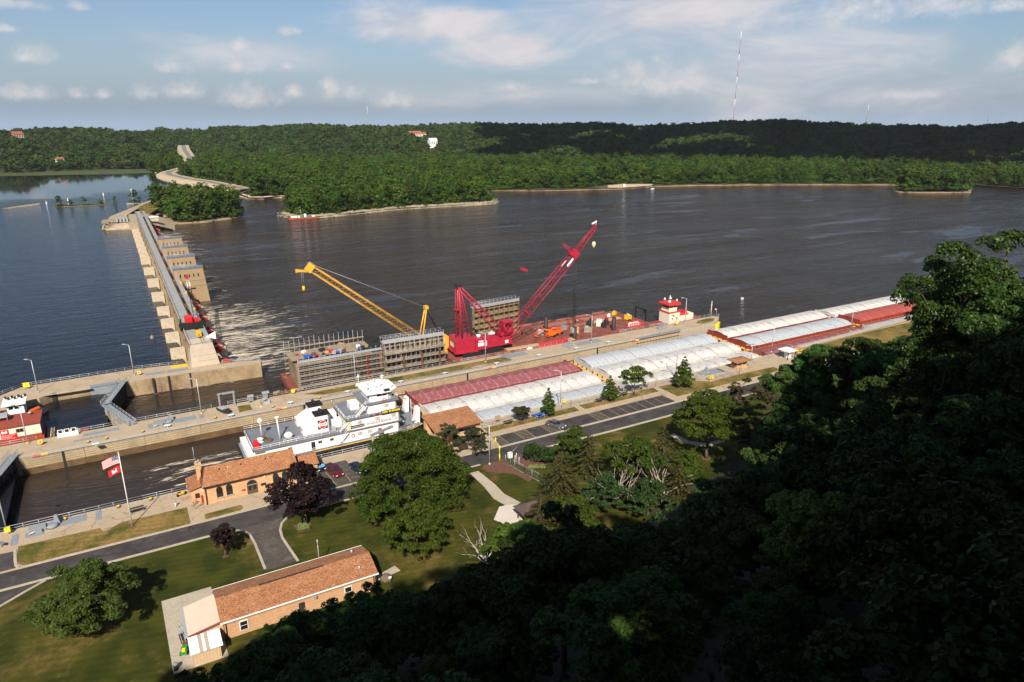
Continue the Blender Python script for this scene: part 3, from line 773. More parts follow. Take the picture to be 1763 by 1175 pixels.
struct(b, 'rock_wing_dam', ROCK)
b = MB(); b.loft([[(u, v - w, ZU - 1), (u, v, ZU + 0.9), (u, v + w, ZU - 1)] for u, v, w in ((12, 712, 1), (20, 709, 3), (34, 706, 3), (44, 704, 3))], False, False)
struct(b, 'rock_spit', ROCK)
b = MB(); b.loft([[(-400, 1140, ZU + .06), (-400, 1260, ZU + .1)], [(-124, 1135, ZU + .06), (-124, 1260, ZU + .1)], [(13, 1098, ZU + .06), (13, 1200, ZU + .1)], [(56, 1096, ZU + .06), (58, 1180, ZU + .1)]], False, False)
tag(b.build('reed_bed', F_REED), kind='stuff')

# the fair-weather cloud whose shadow lies on the right-hand hills
def build_cloud():
    rg = random.Random(11); m = MB(); alt = 950.0; k = alt / math.tan(R(SUN_EL))
    ou, ov = -math.cos(R(SUN_TO)) * k, -math.sin(R(SUN_TO)) * k
    n = 0
    for x in range(860, 1800, 34):
        lo = 1190 if x < 960 else 1165
        for r in range(lo, 1900, 75):
            if mnoise.noise((x * 0.009, r * 0.005, 2.0)) < (-0.06 if r < 1500 else -.16): continue
            a = az_of(x); c = (r * math.cos(a) + ou + rg.uniform(-25, 25), r * math.sin(a) + ov + rg.uniform(-25, 25), alt + rg.uniform(0, 60))
            m.ball(c, rg.uniform(42, 66), 10, sz=0.6); n += 1
    o = m.build('cloud', pm('cloud_white', (0.9, 0.9, 0.9), 1.0, 0.02, 0.01, spec=0.0))
    tag(o, kind='stuff')
build_cloud()

# ------------------------------------------------------------------ the lock grounds
def at(x, y, z=0.0):
    """the point at height z that the photograph shows at column x, row y (1763 x 1175)"""
    a, e = px_dir(x, y); d = (CAM[2] - z) / math.tan(-e)
    return (d * math.cos(a), d * math.sin(a), z)
b = MB(); b.sheet([(-80, 126.6), (190, 126.6), (230, 126.6), (330, 122), (330, 126), (230, 130), (178, 130), (178, 134), (186, 141.26), (-80, 141.26)], 0.010)
struct(b, 'pavement', CONC)
b = MB(); b.sheet([(-80, 121.4), (-24.8, 121.2), (-18.6, 121.15), (8.6, 121.15), (9.9, 121.0), (20.6, 120.9), (21.5, 121.15), (62, 121.15), (69, 121.0), (112, 121.0), (190, 121.0), (330, 117), (330, 122), (230, 126.3), (68, 126.25), (60, 126.65), (-80, 126.75)], 0.014)
b.sheet([(-18.6, 120.9), (-24.4, 117.0), (-42, 106), (-60, 106), (-60, 121.0), (-25.0, 121.05)], 0.014)
b.sheet([(-80, 127.4), (-22.6, 127.4), (-23.2, 129.6), (-23.6, 133.2), (-27.5, 133.5), (-80, 133.5)], 0.014)
struct(b, 'road', ASPH)
b = MB(); b.sheet([(9.9, 121.1), (11.3, 120.3), (12.3, 119.0), (12.75, 115.0), (12.9, 106), (18.6, 106), (18.1, 111), (17.9, 114.5), (18.3, 117.6), (19.2, 119.6), (20.8, 121.0)], 0.018)
struct(b, 'driveway', ASPH_OLD)
b = MB(); b.sheet([(27.5, 127.3), (46.5, 127.3), (46.5, 134.8), (36.4, 134.8), (36.3, 137.8), (27.5, 137.9)], 0.020)
struct(b, 'small_parking_lot', ASPH_OLD)
b = MB(); b.sheet([(69.3, 127.0), (122.1, 127.15), (121.9, 132.2), (69.7, 132.0)], 0.020)
struct(b, 'parking_lot', ASPH)
b = MB()
for u in (71.5, 75.6, 78.6, 83.0, 86.0): b.rbox((u, 129.6, 0.026), (0.12, 4.9, 0.006), 0.03)
for u in (97.2, 100.4, 103.6, 106.6, 109.6, 112.6, 115.6, 118.6): b.rbox((u, 129.6, 0.026), (0.12, 4.9, 0.006), 0.03)
for u0, u1 in ((69.6, 71.5), (75.6, 78.6), (83.0, 86.0), (97.2, 100.4)):
    for k in range(6): b.rbox(((u0 + u1) / 2, 127.7 + k * 0.78, 0.026), (u1 - u0 + 0.15, 0.10, 0.006), -0.22)
for u in (31.2, 34.3, 39.4): b.rbox((u, 131.3, 0.026), (0.12, 6.6, 0.006), 0.06)
struct(b, 'parking_lines', pm('faded_line_paint', (0.33, 0.25, 0.14), 0.85, 0.25, 2.0))
b = MB()
def strip(pts, w, h=0.13, mi=0, z=0.0):
    """a kerb or gutter along a line"""
    for (x0, y0), (x1, y1) in zip(pts[:-1], pts[1:]):
        d = Vector((x1 - x0, y1 - y0, 0)); l = d.length
        b.rbox(((x0 + x1) / 2, (y0 + y1) / 2, z + h / 2), (l + 0.02, w, h), math.atan2(d.y, d.x), 0, mi)
strip([(-22.6, 127.1), (4.0, 127.0)], 0.45); strip([(4.0, 127.0), (6.2, 127.0), (27.5, 126.95), (46.5, 126.95), (62, 126.9)], 0.4, 0.02)
strip([(-22.6, 127.1), (-23.1, 128.0), (-23.4, 130.0), (-23.7, 133.5)], 0.45)
strip([(-60, 121.45 + .2), (-24.9, 121.45), (-12, 121.35), (9.3, 121.3)], 0.5); strip([(-18.6, 121.0), (-21, 119.4), (-24.4, 116.9), (-42, 105.8)], 0.4)
strip([(9.3, 121.3), (10.8, 120.8), (12.0, 119.8), (12.7, 118.2), (13.0, 115), (13.1, 106.5)], 0.42); strip([(21.6, 121.3), (19.9, 120.6), (18.6, 119.2), (17.8, 117.0), (17.6, 114.3), (18.0, 110), (18.4, 106)], 0.42)
strip([(21.6, 121.3), (35, 121.3), (61, 121.3)], 0.35); strip([(78, 121.3), (96, 120.9), (112.5, 120.9), (150, 120.9)], 0.8, 0.02)
strip([(68.3, 126.6), (121.6, 126.6), (190, 126.4)], 0.8, 0.02); strip([(78.3, 121.2), (81.8, 119.6), (82.6, 117.5)], 0.3)
strip([(69.5, 126.9), (69.2, 132.2)], 0.3, 0.02)
struct(b, 'kerb', CONC_L)
b = MB()
def bed(pts, z=0.055, name='lawn_strip', mat=None):
    m = MB(); m.prism(pts, -0.05, z); struct(m, name, mat or STRIP)
bed([(-23.3, 134.5), (-23.2, 131.0), (-22.9, 128.7), (-22.2, 127.6), (-21.0, 127.35), (3.8, 127.25), (3.85, 133.9), (-7.3, 134.2), (-9.6, 132.6), (-10.35, 132.4), (-10.8, 134.0)])
bed([(6.4, 127.6), (12.7, 127.7), (13.3, 128.4), (13.1, 129.7), (6.5, 129.55)])
bed([(41.9, 135.0), (52.2, 135.6), (52.8, 137.5), (42.0, 137.7)])
bed([(70.0, 134.6), (96.5, 134.75), (96.7, 137.4), (70.1, 137.4)]); bed([(98.4, 134.7), (123.0, 134.75), (123.4, 137.6), (98.3, 137.6)])
bed([(125.0, 129.45), (143, 129.6), (158, 129.6), (166, 129.8), (166, 132.8), (153, 133.3), (140.4, 133.15), (136, 136.9), (125.0, 137.45)])
bed([(177.5, 130.2), (230, 130.2), (330, 126.5), (330, 141), (187, 141.0), (184.5, 138.0), (178, 133)])
b = MB()
bed([(-2.6, 106.0), (4.6, 106.0), (4.7, 98), (4.7, 88.6), (-2.3, 88.7)], 0.05, 'patio', CONC_L)
bed([(28.0, 94.2), (28.4, 95.4), (32.2, 96.6), (32.6, 94.9)], 0.06, 'patio', CONC_L)
b = MB(); bed([(57.4, 119), (59.4, 119), (59.8, 112), (59.6, 108), (60.8, 103.5), (58.0, 102.9), (56.9, 107.5), (57.4, 112.5)], 0.045, 'footpath', CONC_L)
bed([(106.6, 112.5), (107.3, 106.6), (110, 103.2), (117.3, 103.3), (120, 102.6), (120, 104), (111, 104.8), (108.6, 107.6), (108.3, 112.4)], 0.045, 'footpath', CONC_L)
b = MB()
bed([(62.0, 120.9), (65.8, 120.6), (67.0, 117.6), (67.2, 113.5), (68.0, 110.5), (66.4, 109.8), (65.4, 114.2), (63.6, 115.6), (61.0, 117.6), (60.6, 119.6)], 0.03, 'mulch_bed', MULCH); bed([(68.0, 118.6), (70.4, 121.0), (77.6, 121.0), (80.6, 119.0), (81.0, 116.8), (76, 115.2), (72.4, 113.6), (69.0, 113.8)], 0.03, 'mulch_bed', MULCH)
bed([(19.8 + .4, 117.2), (21.8, 117.6), (23.4, 116.6), (22.6, 114.4), (20.6, 114.6)], 0.04, 'mulch_bed', MULCH)
for u, v, r in ((79.6, 135.6, 0.9), (87.9, 136.0, 1.0), (107.3, 136.1, 1.1), (115.5, 136.1, 1.1), (130.9, 133.7, 1.1), (7.9, 113.5, 0.5), (-5.6, 131.9, 0.55), (105.8, 99.3, 1.0)):
    bed([(u + r * math.cos(k * PI / 5), v + r * math.sin(k * PI / 5)) for k in range(10)], 0.062, 'mulch_bed', MULCH)
b = MB()
for u0, v0, u1, v1 in ((-24.6, 135.4, -23.5, 139.3), (-22.5, 136.8, -19.6, 138.7), (-18.1, 138.2, -13.0, 140.8), (-11.5, 137.2, -10.5, 141.0), (142.6, 136.9, 150.4, 140.3), (139.2, 137.6, 140.4, 140.8), (149.9, 135.6, 151, 140)):
    b = MB(); b.box(u0, v0, 0.0, u1, v1, 0.045); struct(b, 'steel_cover_plate', PLATE)

# ------------------------------------------------------------------ lock walls
def wall_face(t, u0, u1, v, ztop, zbot, sign, courses, wet, step=12.2, seed=0, mats=(CONC_L, None)):
    """armoured face: courses with recessed joints, monolith joints, lower courses stained by the water"""
    hgt = (ztop - zbot) / courses; dry = MB(); wetm = MB()
    n = max(1, round((u1 - u0) / step)); w = (u1 - u0) / n
    for k in range(courses):
        m = wetm if k >= courses - wet else dry
        for i in range(n):
            m.box(u0 + i * w + 0.05, v, ztop - (k + 1) * hgt + 0.05, u0 + (i + 1) * w - 0.05, v - sign * 0.16, ztop - k * hgt - 0.05)
    o = dry.build('wall_course', mats[0], t); o['kind'] = 'stuff'
    o = wetm.build('stained_course', pm('stained_concrete', (0.16, 0.095, 0.042), 0.8, 0.4, 0.3, streak=((0.05, 0.03, 0.015), 0.7, 0.4), fine=1.0), t); o['kind'] = 'stuff'
COURSE = pm('armoured_course_concrete', (0.42, 0.325, 0.205), 0.85, 0.14, 0.25, streak=((0.26, 0.18, 0.10), 0.45, 0.3), fine=1.2)
t = thing('lock_wall', 'long intermediate lock wall with pale concrete top and grooved face beyond the white towboat', 'wall')
b = MB(); b.prism([(-31, 175.12), (184.6, 175.12), (187.5, 176.8), (192.6, 181), (192.2, 183.3), (-31, 183.3)], -9, 0.0); b.build('wall_body', CONC, t)
wall_face(t, -26.4, 147.6, 175.12, -0.42, -4.75, 1, 8, 3, mats=(COURSE,)); wall_face(t, 168.2, 184.6, 175.12, -0.3, -4.75, 1, 8, 3, mats=(CONC_L,))
b = MB(); b.box(-26.4, 174.92, -0.36, 147.6, 175.5, 0.02); b.box(168.2, 174.92, -0.3, 184.6, 175.5, 0.02); b.build('coping', CONC_L, t)
b = MB(); b.tube((-24, 174.85, -0.42), (147.4, 174.85, -0.42), 0.13, n=8); b.build('rub_rail', GREYP, t)
b = MB()
for u in (-18.4, 36.0, 84.0, 131.5): b.box(u, 174.86, -4.6, u + 0.5, 175.0, -0.4)
b.build('ladder_recess', DARK, t)
b = MB(); b.prism([(184.6, 174.9), (187.6, 176.7), (188.3, 176.2), (185.6, 174.4)], -4.8, -0.05); b.build('nose_armour', YEL_B, t)
b = MB()
for u0, v0, u1, v1 in ((1.3, 177.4, 2.9, 179.2), (5.4, 177.6, 10.4, 180.2), (-0.4, 177.0, 0.6, 180.2), (11.2, 177.4, 12.2, 180.2), (99.2, 179.2, 108.0, 182.4), (126.6, 178.4, 136.6, 181.6), (122.4, 177.6, 123.6, 181.6), (-16.0, 177.6, -9.0, 178.6), (-14, 180.0, -6.6, 181.6)):
    b = MB(); b.box(u0, v0, -0.02, u1, v1, 0.05); b.build('cover_plate', PLATE, t)
b = MB(); b.prism([(43.4, 177.1), (98.6, 177.0), (101.2, 177.4), (99.8, 180.9), (37.6, 180.9)], 0.0, 0.06); struct(b, 'wall_lawn', STRIP); b = MB(); b.prism([(20.4, 176.6), (23.6, 177.0), (23.6, 180.8), (20.6, 180.9)], 0.0, 0.06); struct(b, 'wall_lawn', STRIP); b = MB()
b.prism([(181.0, 176.9), (186.6, 178.0), (189.6, 180.4), (187, 181.6), (181.6, 180.9), (179, 179)], 0.0, 0.06)
struct(b, 'wall_lawn', STRIP)

t = thing('lock_wall', 'landward lock wall edge with pale coping along the concrete walkway', 'wall')
b = MB(); b.box(-80, 139.6, -9, 187, 141.30, -0.02); b.build('wall_body', CONC, t)
b = MB(); b.box(-80, 140.75, -0.02, 187, 141.36, 0.03); b.build('coping', CONC_L, t)
t = thing('guide_wall', 'concrete guide wall running on beside the last barges, bank behind it', 'wall')
b = MB(); b.prism([(187, 139.8), (330, 145.4), (330, 146.0), (187, 141.3)], -9, 0.5); b.build('wall_body', CONC, t)
b = MB(); b.prism([(187, 139.5), (330, 145.1), (330, 146.1), (187, 141.4)], 0.5, 0.75); b.build('coping', CONC_L, t)
t = thing('river_wall', 'weathered brown concrete river wall between the small lock and the dam', 'wall')
b = MB(); b.prism([(-34.5, 214.6), (-24.8, 213.4), (-22.0, 215.7), (-6.0, 215.9), (-2.9, 215.3), (32.6, 213.2), (33.2, 215.9), (22, 218.6), (12.6, 223.6), (-1.6, 225.9), (-29.6, 225.2), (-37, 217)], -9, 0.0, 0); b.build('wall_body', CONC, t)
b = MB()
def facing(tt, a, c, z0, z1, n, off=0.12):
    d = Vector((c[0] - a[0], c[1] - a[1], 0)); l = d.length; d.normalize(); nx = Vector((d.y, -d.x, 0))
    for i in range(n):
        p = Vector((a[0], a[1], 0)) + d * (l * (i + 0.5) / n) + nx * off / 2
        m = MB(); m.rbox((p.x, p.y, (z0 + z1) / 2), (l / n - 0.14, off, z1 - z0), math.atan2(d.y, d.x)); m.build('wall_monolith', CONC_W, tt)
facing(t, (-2.9, 215.3), (32.6, 213.2), -4.8, -0.25, 7); facing(t, (-22.0, 215.7), (-13.0, 215.8), -4.8, -0.2, 2); facing(t, (-24.8, 213.4), (-22, 215.7), -4.8, -0.2, 1)
b = MB()
for u in (2.6, 6.6, 12.4): b.box(u, 214.2, -4.6, u + 0.5, 214.95, -0.1)
b.box(-21.9, 215.2, -4, -21.0, 215.7, 0)
b.build('ladder_recess', DARK, t)
b = MB(); b.prism([(-2.9, 215.2), (32.6, 213.1), (32.7, 213.7), (-2.9, 215.8)], 0.0, 0.12); b.box(-24.6, 214.2, 0, -12.6, 214.9, 0.1); b.build('edge_rail', CONC_L, t)
b = MB(); b.box(-13, 215.5, -2.6, -6.2, 215.9, -0.05); b.build('recessed_gate_leaf', GREYP, t)
b = MB(); b.box(-13, 215.3, -0.1, -6.2, 217.2, 0.06); b.box(1.0, 217.8, 0, 6.2, 219.6, 0.06); b.box(7, 217.4, 0, 12.6, 219.4, 0.06); b.build('cover_plate', PLATE, t)
b = MB(); b.box(8.2, 221.0, 0.02, 12.8, 221.9, 0.5); b.build('yellow_box', YEL, t)

def railing(label, pts, group=None, h=1.05, step=2.4, mat=GALV, cat='railing', r=0.05):
    t = thing('safety_railing', label, cat, (0, 0, 0), 0, group)
    m = MB()
    for a, c in zip(pts[:-1], pts[1:]):
        for z in (h, h * 0.52): m.tube((a[0], a[1], a[2] + z), (c[0], c[1], c[2] + z), r, n=4)
    m.build('rail', mat, t)
    m = MB()
    for a, c in zip(pts[:-1], pts[1:]):
        A, Cc = Vector(a), Vector(c); n = max(1, round((Cc - A).length / step))
        for i in range(n + 1):
            p = A.lerp(Cc, i / n); m.tube(p, p + Vector((0, 0, h)), r * 1.1, n=4)
    o = m.build('post', mat, t); o['kind'] = 'stuff'
    return t
railing('galvanised two-rail railing along the landward wall from the flagpole to the brick house', [(-45, 141.0, 0), (-25.4, 141.0, 0), (-3.6, 141.0, 0), (4.6, 141.0, 0)])
railing('galvanised railing along the walkway beside the white towboat', [(29.5, 141.0, 0), (55.5, 141.0, 0)])
railing('railing on the far edge of the intermediate wall in front of the red-roofed houseboat', [(-31, 183.0, 0), (-23.4, 183.0, 0)])
railing('railing on the intermediate wall between the small white deckhouse and the closed gate', [(-15, 183.0, 0), (-4.4, 183.0, 0)])
railing('railing on the intermediate wall from the closed gate to the grey davit', [(-3.2, 183.0, 0), (14.6, 183.0, 0)])
railing('railing on the intermediate wall right of the grey davit, past the two grey machines', [(18.6, 183.0, 0), (36, 183.0, 0)])
railing('railing along the intermediate wall below the scaffolding', [(36.6, 183.0, 0), (86, 183.0, 0)])
railing('railing beside the red crane barge, bending round the wall lawn', [(86.2, 183.0, 0), (97.6, 183.0, 0), (100.4, 181.6, 0), (104.6, 182.8, 0), (128, 183.0, 0)])
railing('railing at the downstream end of the intermediate wall round the last patch of lawn', [(147, 183.0, 0), (160.0, 183.0, 0), (192.0, 183.0, 0), (192.2, 180.9, 0)])
railing('low rail along the chamber edge of the intermediate wall', [(38, 176.1, 0), (86, 176.1, 0), (100, 176.4, 0)], h=0.6)
railing('railing along the upstream edge of the river wall', [(-37.2, 217.4, 0), (-29.4, 224.8, 0), (-1.6, 225.5, 0), (12.4, 223.2, 0)])
railing('railing round the dam end of the river wall', [(22.2, 218.2, 0), (33, 215.6, 0), (32.5, 213.6, 0)])

# ------------------------------------------------------------------ lock gates
def gate_leaf(label, a, c, z0, z1, w=1.1, skin=DARK):
    t = thing('lock_gate', label, 'lock gate', (a[0], a[1], 0), math.atan2(c[1] - a[1], c[0] - a[0]))
    L = math.hypot(c[0] - a[0], c[1] - a[1])
    m = MB(); m.box(0, -w * 0.3, z0, L, w * 0.3, z1 - 0.1); m.build('gate_panel', skin, t)
    m = MB()
    for i in range(9): m.box(L * (i + 0.3) / 9, -w * 0.46, z0, L * (i + 0.3) / 9 + 0.25, w * 0.46, z1 - 0.12)
    for k in range(4): m.box(0, -w * 0.42, z1 - 0.6 - k * 1.2, L, w * 0.42, z1 - 0.35 - k * 1.2)
    m.build('gate_rib', skin, t)
    m = MB(); m.box(0, -w * 0.85, z1 - 0.08, L, w * 0.85, z1); m.build('walkway', GREYP, t)
    m = MB()
    for s in (-1, 1):
        for z in (1.05, 0.55): m.tube((0, s * w * 0.8, z1 + z), (L, s * w * 0.8, z1 + z), 0.045, n=4)
        for i in range(10): m.tube((L * i / 9, s * w * 0.8, z1), (L * i / 9, s * w * 0.8, z1 + 1.05), 0.045, n=4)
    m.build('railing', GALV, t)
    return t
gate_leaf('closed small-lock gate leaf reaching from the river wall, steel walkway on top', (-4.6, 215.6), (-9.4, 198.2), -6, 0.35, skin=pm('tarred_gate', (0.022, 0.020, 0.018), 0.7, 0.5, 0.8, streak=((0.10, 0.07, 0.045), 0.6, 0.6)))
gate_leaf('closed small-lock gate leaf reaching from the intermediate wall, timbered upstream side', (-9.3, 198.6), (-3.6, 181.4), -6, 0.35, skin=pm('pale_timber_gate', (0.30, 0.26, 0.21), 0.9, 0.4, 0.8, streak=((0.06, 0.045, 0.035), 0.6, 0.5)))
gate_leaf('closed main lock gate leaf at the left picture edge, dark face and railed walkway', (-27.2, 176.4), (-31.6, 158.2), -6, 0.35, skin=DARK)
t = thing('lock_gate', 'open main lock gate leaf folded into its recess behind the pale barge covers', 'lock gate', (148.2, 175.3, 0))
b = MB(); b.box(0, 0.3, -5, 19.4, 0.7, -0.2); b.build('gate_panel', DARK, t)
b = MB()
for k in range(4): b.box(0, -0.25, -0.7 - k * 1.2, 19.4, 0.4, -0.42 - k * 1.2)
b.build('gate_beam', RUST, t)
b = MB()
for i in range(14): b.box(0.4 + i * 1.4, -0.2, -4.6, 0.6 + i * 1.4, 0.35, -0.3)
b.build('gate_rib', RUSTY_W, t)
b = MB(); b.box(0, -0.45, -0.15, 19.4, 0.9, 0.04); b.build('walkway', GREYP, t)
b = MB()
for z in (1.0, 0.5): b.tube((0, -0.3, z), (19.4, -0.3, z), 0.045, n=4)
for i in range(12): b.tube((19.4 * i / 11, -0.3, 0), (19.4 * i / 11, -0.3, 1.0), 0.045, n=4)
b.build('railing', GALV, t)

# ------------------------------------------------------------------ dam
DU0, DU1 = 14.2, 17.3
PIERS = [238.5, 258.0, 277.8, 297.6] + [428, 447.6, 467.2, 486.8, 506.4, 526.0]
RPIERS = [321, 350.5, 380.0, 409.5]
def make_pier(long=0.0):
    t = thing('dam_pier', 'pier', 'dam pier')
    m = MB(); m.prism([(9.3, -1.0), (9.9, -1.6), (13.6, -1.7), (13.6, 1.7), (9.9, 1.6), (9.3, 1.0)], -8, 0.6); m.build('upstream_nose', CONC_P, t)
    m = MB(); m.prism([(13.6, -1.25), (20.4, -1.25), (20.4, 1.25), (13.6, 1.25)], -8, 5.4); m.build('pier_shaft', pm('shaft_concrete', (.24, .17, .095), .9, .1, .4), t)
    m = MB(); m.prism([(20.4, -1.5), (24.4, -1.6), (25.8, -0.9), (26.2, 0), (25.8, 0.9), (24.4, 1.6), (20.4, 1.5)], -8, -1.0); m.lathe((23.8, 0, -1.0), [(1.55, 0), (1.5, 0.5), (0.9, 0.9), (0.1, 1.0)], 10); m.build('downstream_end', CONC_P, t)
    m = MB(); m.box(9.25, -1.0, -2.5, 9.6, 1.0, -0.2); m.build('nose_stain', pm('red_brown_nose_armour', (0.24, 0.075, 0.045), 0.85, 0.4, 1.0), t)
    return t
def make_gate(L):
    t = thing('tainter_gate', 'gate', 'dam gate')
    m = MB(); rg = [[(17.0 + 3.4 * (1 - math.cos(a)) - 1.0, s, -3.0 + 4.6 * math.sin(a)) for a in [(-0.9 + 1.9 * k / 7) for k in range(8)]] for s in (-L / 2, L / 2)]
    m.loft(rg, False, False); m.build('skin_plate', RUST, t)
    for s in (-1, 1):
        m = MB()
        for z in (-3.0, -1.2, 0.2): m.tube((23.6, s * (L / 2 - 0.5), -0.6), (17.2, s * (L / 2 - 1.0), z), 0.22, n=5)
        m.rbox((22.2, s * (L / 2 - 0.75), -0.2), (5.0, 0.7, 0.9), 0, 0.22); m.rbox((23.7, s * (L / 2 - 0.7), -0.55), (1.6, 1.2, 1.7), 0, 0.5)
        m.build('gate_arm', RED, t)
    m = MB(); m.box(16.0, -L / 2, -8, 19.5, L / 2, -4.2); m.build('sill', CONC_H, t)
    return t
pp = make_pier()
for i, v in enumerate(PIERS):
    o = pp if i == 0 else copy_tree(pp)
    o.location = (0, v, 0); o['group'] = 'slim piers of the dam'
    o['label'] = ('slim concrete dam pier, number %s from the river wall' % ('one', 'two', 'three', 'four')[i] if i < 4 else 'slim concrete dam pier beyond the tall pier houses, %s counting away' % ('first', 'second', 'third', 'fourth', 'fifth', 'last')[i - 4])
g1 = make_gate(17.0)
gv = [228.7, 248.2, 267.9, 287.7, 308.6] + [418.4, 437.8, 457.4, 477, 496.6, 516.2, 535.6]
for i, v in enumerate(gv):
    o = g1 if i == 0 else copy_tree(g1)
    o.location = (0, v, 0); o['group'] = 'red gates of the dam'
    if i in (0, 11): o.scale = (1, 0.92, 1)
    o['label'] = ('red-armed dam gate %s' % ('next to the river wall abutment', 'between the first and second slim piers', 'between the second and third slim piers', 'between the third and fourth slim piers', 'just before the nearest tall pier house')[i] if i < 5 else 'red-armed dam gate beyond the tall pier houses, %s counting away' % ('first', 'second', 'third', 'fourth', 'fifth', 'sixth', 'last')[i - 5])
for i, v in enumerate((335.8, 365.2, 394.8)):
    t = thing('roller_gate', 'rust-dark roller gate between tall pier houses, %s counting away' % ('first', 'second', 'third')[i], 'dam gate', (0, v, 0), 0, 'roller gates of the dam')
    m = MB(); m.tube((18.5, -12.6, -2.2), (18.5, 12.6, -2.2), 2.3, n=14); m.build('roller', RUST, t)
    m = MB(); m.box(16.0, -12.6, -8, 20, 12.6, -4.4); m.build('sill', CONC_H, t)
def make_house():
    t = thing('pier_house', 'house', 'pier house')
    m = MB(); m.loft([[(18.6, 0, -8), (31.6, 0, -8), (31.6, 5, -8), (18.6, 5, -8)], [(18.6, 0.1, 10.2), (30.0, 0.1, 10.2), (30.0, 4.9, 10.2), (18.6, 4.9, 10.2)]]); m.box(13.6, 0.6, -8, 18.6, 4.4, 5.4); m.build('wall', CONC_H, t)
    m = MB(); m.box(18.4, -0.1, 10.2, 30.2, 5.1, 10.45); m.build('roof', pm('blue_grey_roof', (0.13, 0.15, 0.19), 0.7, 0.1, 1.0), t)
    m = MB()
    for z in (11.4, 10.9): m.tube((18.6, 0.1, z), (30, 0.1, z), 0.05, n=4); m.tube((18.6, 4.9, z), (30, 4.9, z), 0.05, n=4)
    for i in range(7): m.tube((18.6 + i * 1.9, 0.1, 10.4), (18.6 + i * 1.9, 0.1, 11.4), 0.05, n=4)
    m.build('roof_railing', GALV, t)
    for i in range(5):
        m = MB(); u = 20.6 + i * 1.75; m.box(u, -0.06, 6.7, u + 0.42, 0.2, 8.0); m.build('window', GLASS, t)
        c = t.children[-1]
    m = MB(); m.box(20.5, -0.08, 1.3, 26.2, 0.35, 1.9); m.build('slot', DARK, t)
    m = MB()
    for z in (4.9, 2.6): m.box(18.55, -0.04, z, 30.9, 0.3, z + 0.05)
    m.build('joint', pm('dark_joint', (0.16, 0.115, 0.065), 0.9, 0.2, 1), t)
    m = MB(); m.prism([(9.0, 0.6), (9.7, 0), (13.6, 0), (13.6, 5), (9.7, 5), (9.0, 4.2)], -8, 0.7); m.build('upstream_nose', CONC_P, t)
    return t
hp = make_house()
for i, v in enumerate(RPIERS):
    o = hp if i == 0 else copy_tree(hp)
    o.location = (0, v, 0); o['group'] = 'tall pier houses of the dam'
    o['label'] = 'tall tan concrete pier house with five slit windows, %s' % ('nearest of the four', 'second nearest', 'third nearest', 'farthest of the four')[i]
t = thing('dam_bridge', 'long grey service bridge running along the top of the dam', 'bridge')
m = MB(); m.box(DU0, 219.4, 6.2, DU1, 574, 6.62); m.build('deck', CONC_G, t)
m = MB(); m.box(18.5, 219.4, 6.2, 20.1, 574, 6.55); m.build('crane_girder', CONC_G, t)
m = MB(); m.box(13.9, 219.4, 5.4, 14.2, 574, 6.9); m.build('parapet', pm('tan_bridge_beam', (0.25, 0.18, 0.105), 0.85, 0.1, 0.5), t)
m = MB()
v = 219.4
for p in [x for x in sorted(PIERS + RPIERS)] + [546]:
    m.loft([[(13.95, v + 1, 5.4), (14.4, v + 1, 5.4), (14.4, v + 1, 3.0), (13.95, v + 1, 3.0)], [(13.95, v + 3.5, 5.4), (14.4, v + 3.5, 5.4), (14.4, v + 3.5, 4.6), (13.95, v + 3.5, 4.6)], [(13.95, p - 3.5, 5.4), (14.4, p - 3.5, 5.4), (14.4, p - 3.5, 4.6), (13.95, p - 3.5, 4.6)], [(13.95, p - 1, 5.4), (14.4, p - 1, 5.4), (14.4, p - 1, 3.0), (13.95, p - 1, 3.0)]]); v = p
m.build('arched_beam', pm('tan_bridge_beam', (0.30, 0.225, 0.14)), t)
m = MB()
for u in (17.55, 18.3): m.box(u, 219.6, 6.5, u + 0.14, 574, 6.72)
m.build('crane_rail', RUST, t)
m = MB()
for z in (7.6, 7.1): m.tube((14.0, 219.6, z), (14.0, 574, z), 0.05, n=4); m.tube((20.0, 219.6, z), (20.0, 574, z), 0.05, n=4)
m.build('railing', GALV, t)
m = MB()
for i in range(120): m.tube((14.0, 220 + i * 2.95, 6.6), (14.0, 220 + i * 2.95, 7.6), 0.05, n=4)
o = m.build('railing_post', GALV, t); o['kind'] = 'stuff'
for v in (262, 290, 309, 336, 366, 398):
    m = MB(); m.box(19.6, v, 6.6, 20.4, v + 1.0, 7.5); m.build('yellow_box', YEL, t)
t = thing('dam_abutment', 'pale battered concrete abutment where the dam bridge meets the river wall', 'abutment')
m = MB(); m.loft([[(13.6, 218.6, -0.1), (21.6, 218.7, -0.1), (21.6, 226, -0.1), (13.6, 226, -0.1)], [(14.0, 219.3, 6.7), (20.3, 219.3, 6.7), (20.3, 226, 6.7), (14.0, 226, 6.7)]]); m.build('wall', pm('pale_abutment_concrete', (0.45, 0.38, 0.29), 0.85, 0.1, 0.4, streak=((0.30, 0.22, 0.14), 0.5, 0.5)), t)
m = MB(); m.box(12.6, 219.5, -8, 22.6, 226.5, -0.1); m.build('base', CONC_W, t)
m = MB()
for z in (1.6, 3.3, 5.0): m.rbox((17.4, 218.62 + z * 0.1, z), (7.6 - z * 0.25, 0.03, 0.04))
m.build('joint', pm('dark_joint', (0.16, 0.115, 0.065)), t)
m = MB(); m.add([(19.2, 226.5, 6.7), (21.8, 222.5, 6.7), (21.8, 226.8, 6.7), (21.8, 222.5, 9.2)], [(0, 1, 2), (0, 3, 1), (1, 3, 2), (0, 2, 3)]); m.build('wind_board', WHITE, t)
m = MB()
for z in (7.7, 7.2): m.tube((14.1, 219.6, z), (20.4, 219.6, z), 0.05, n=4)
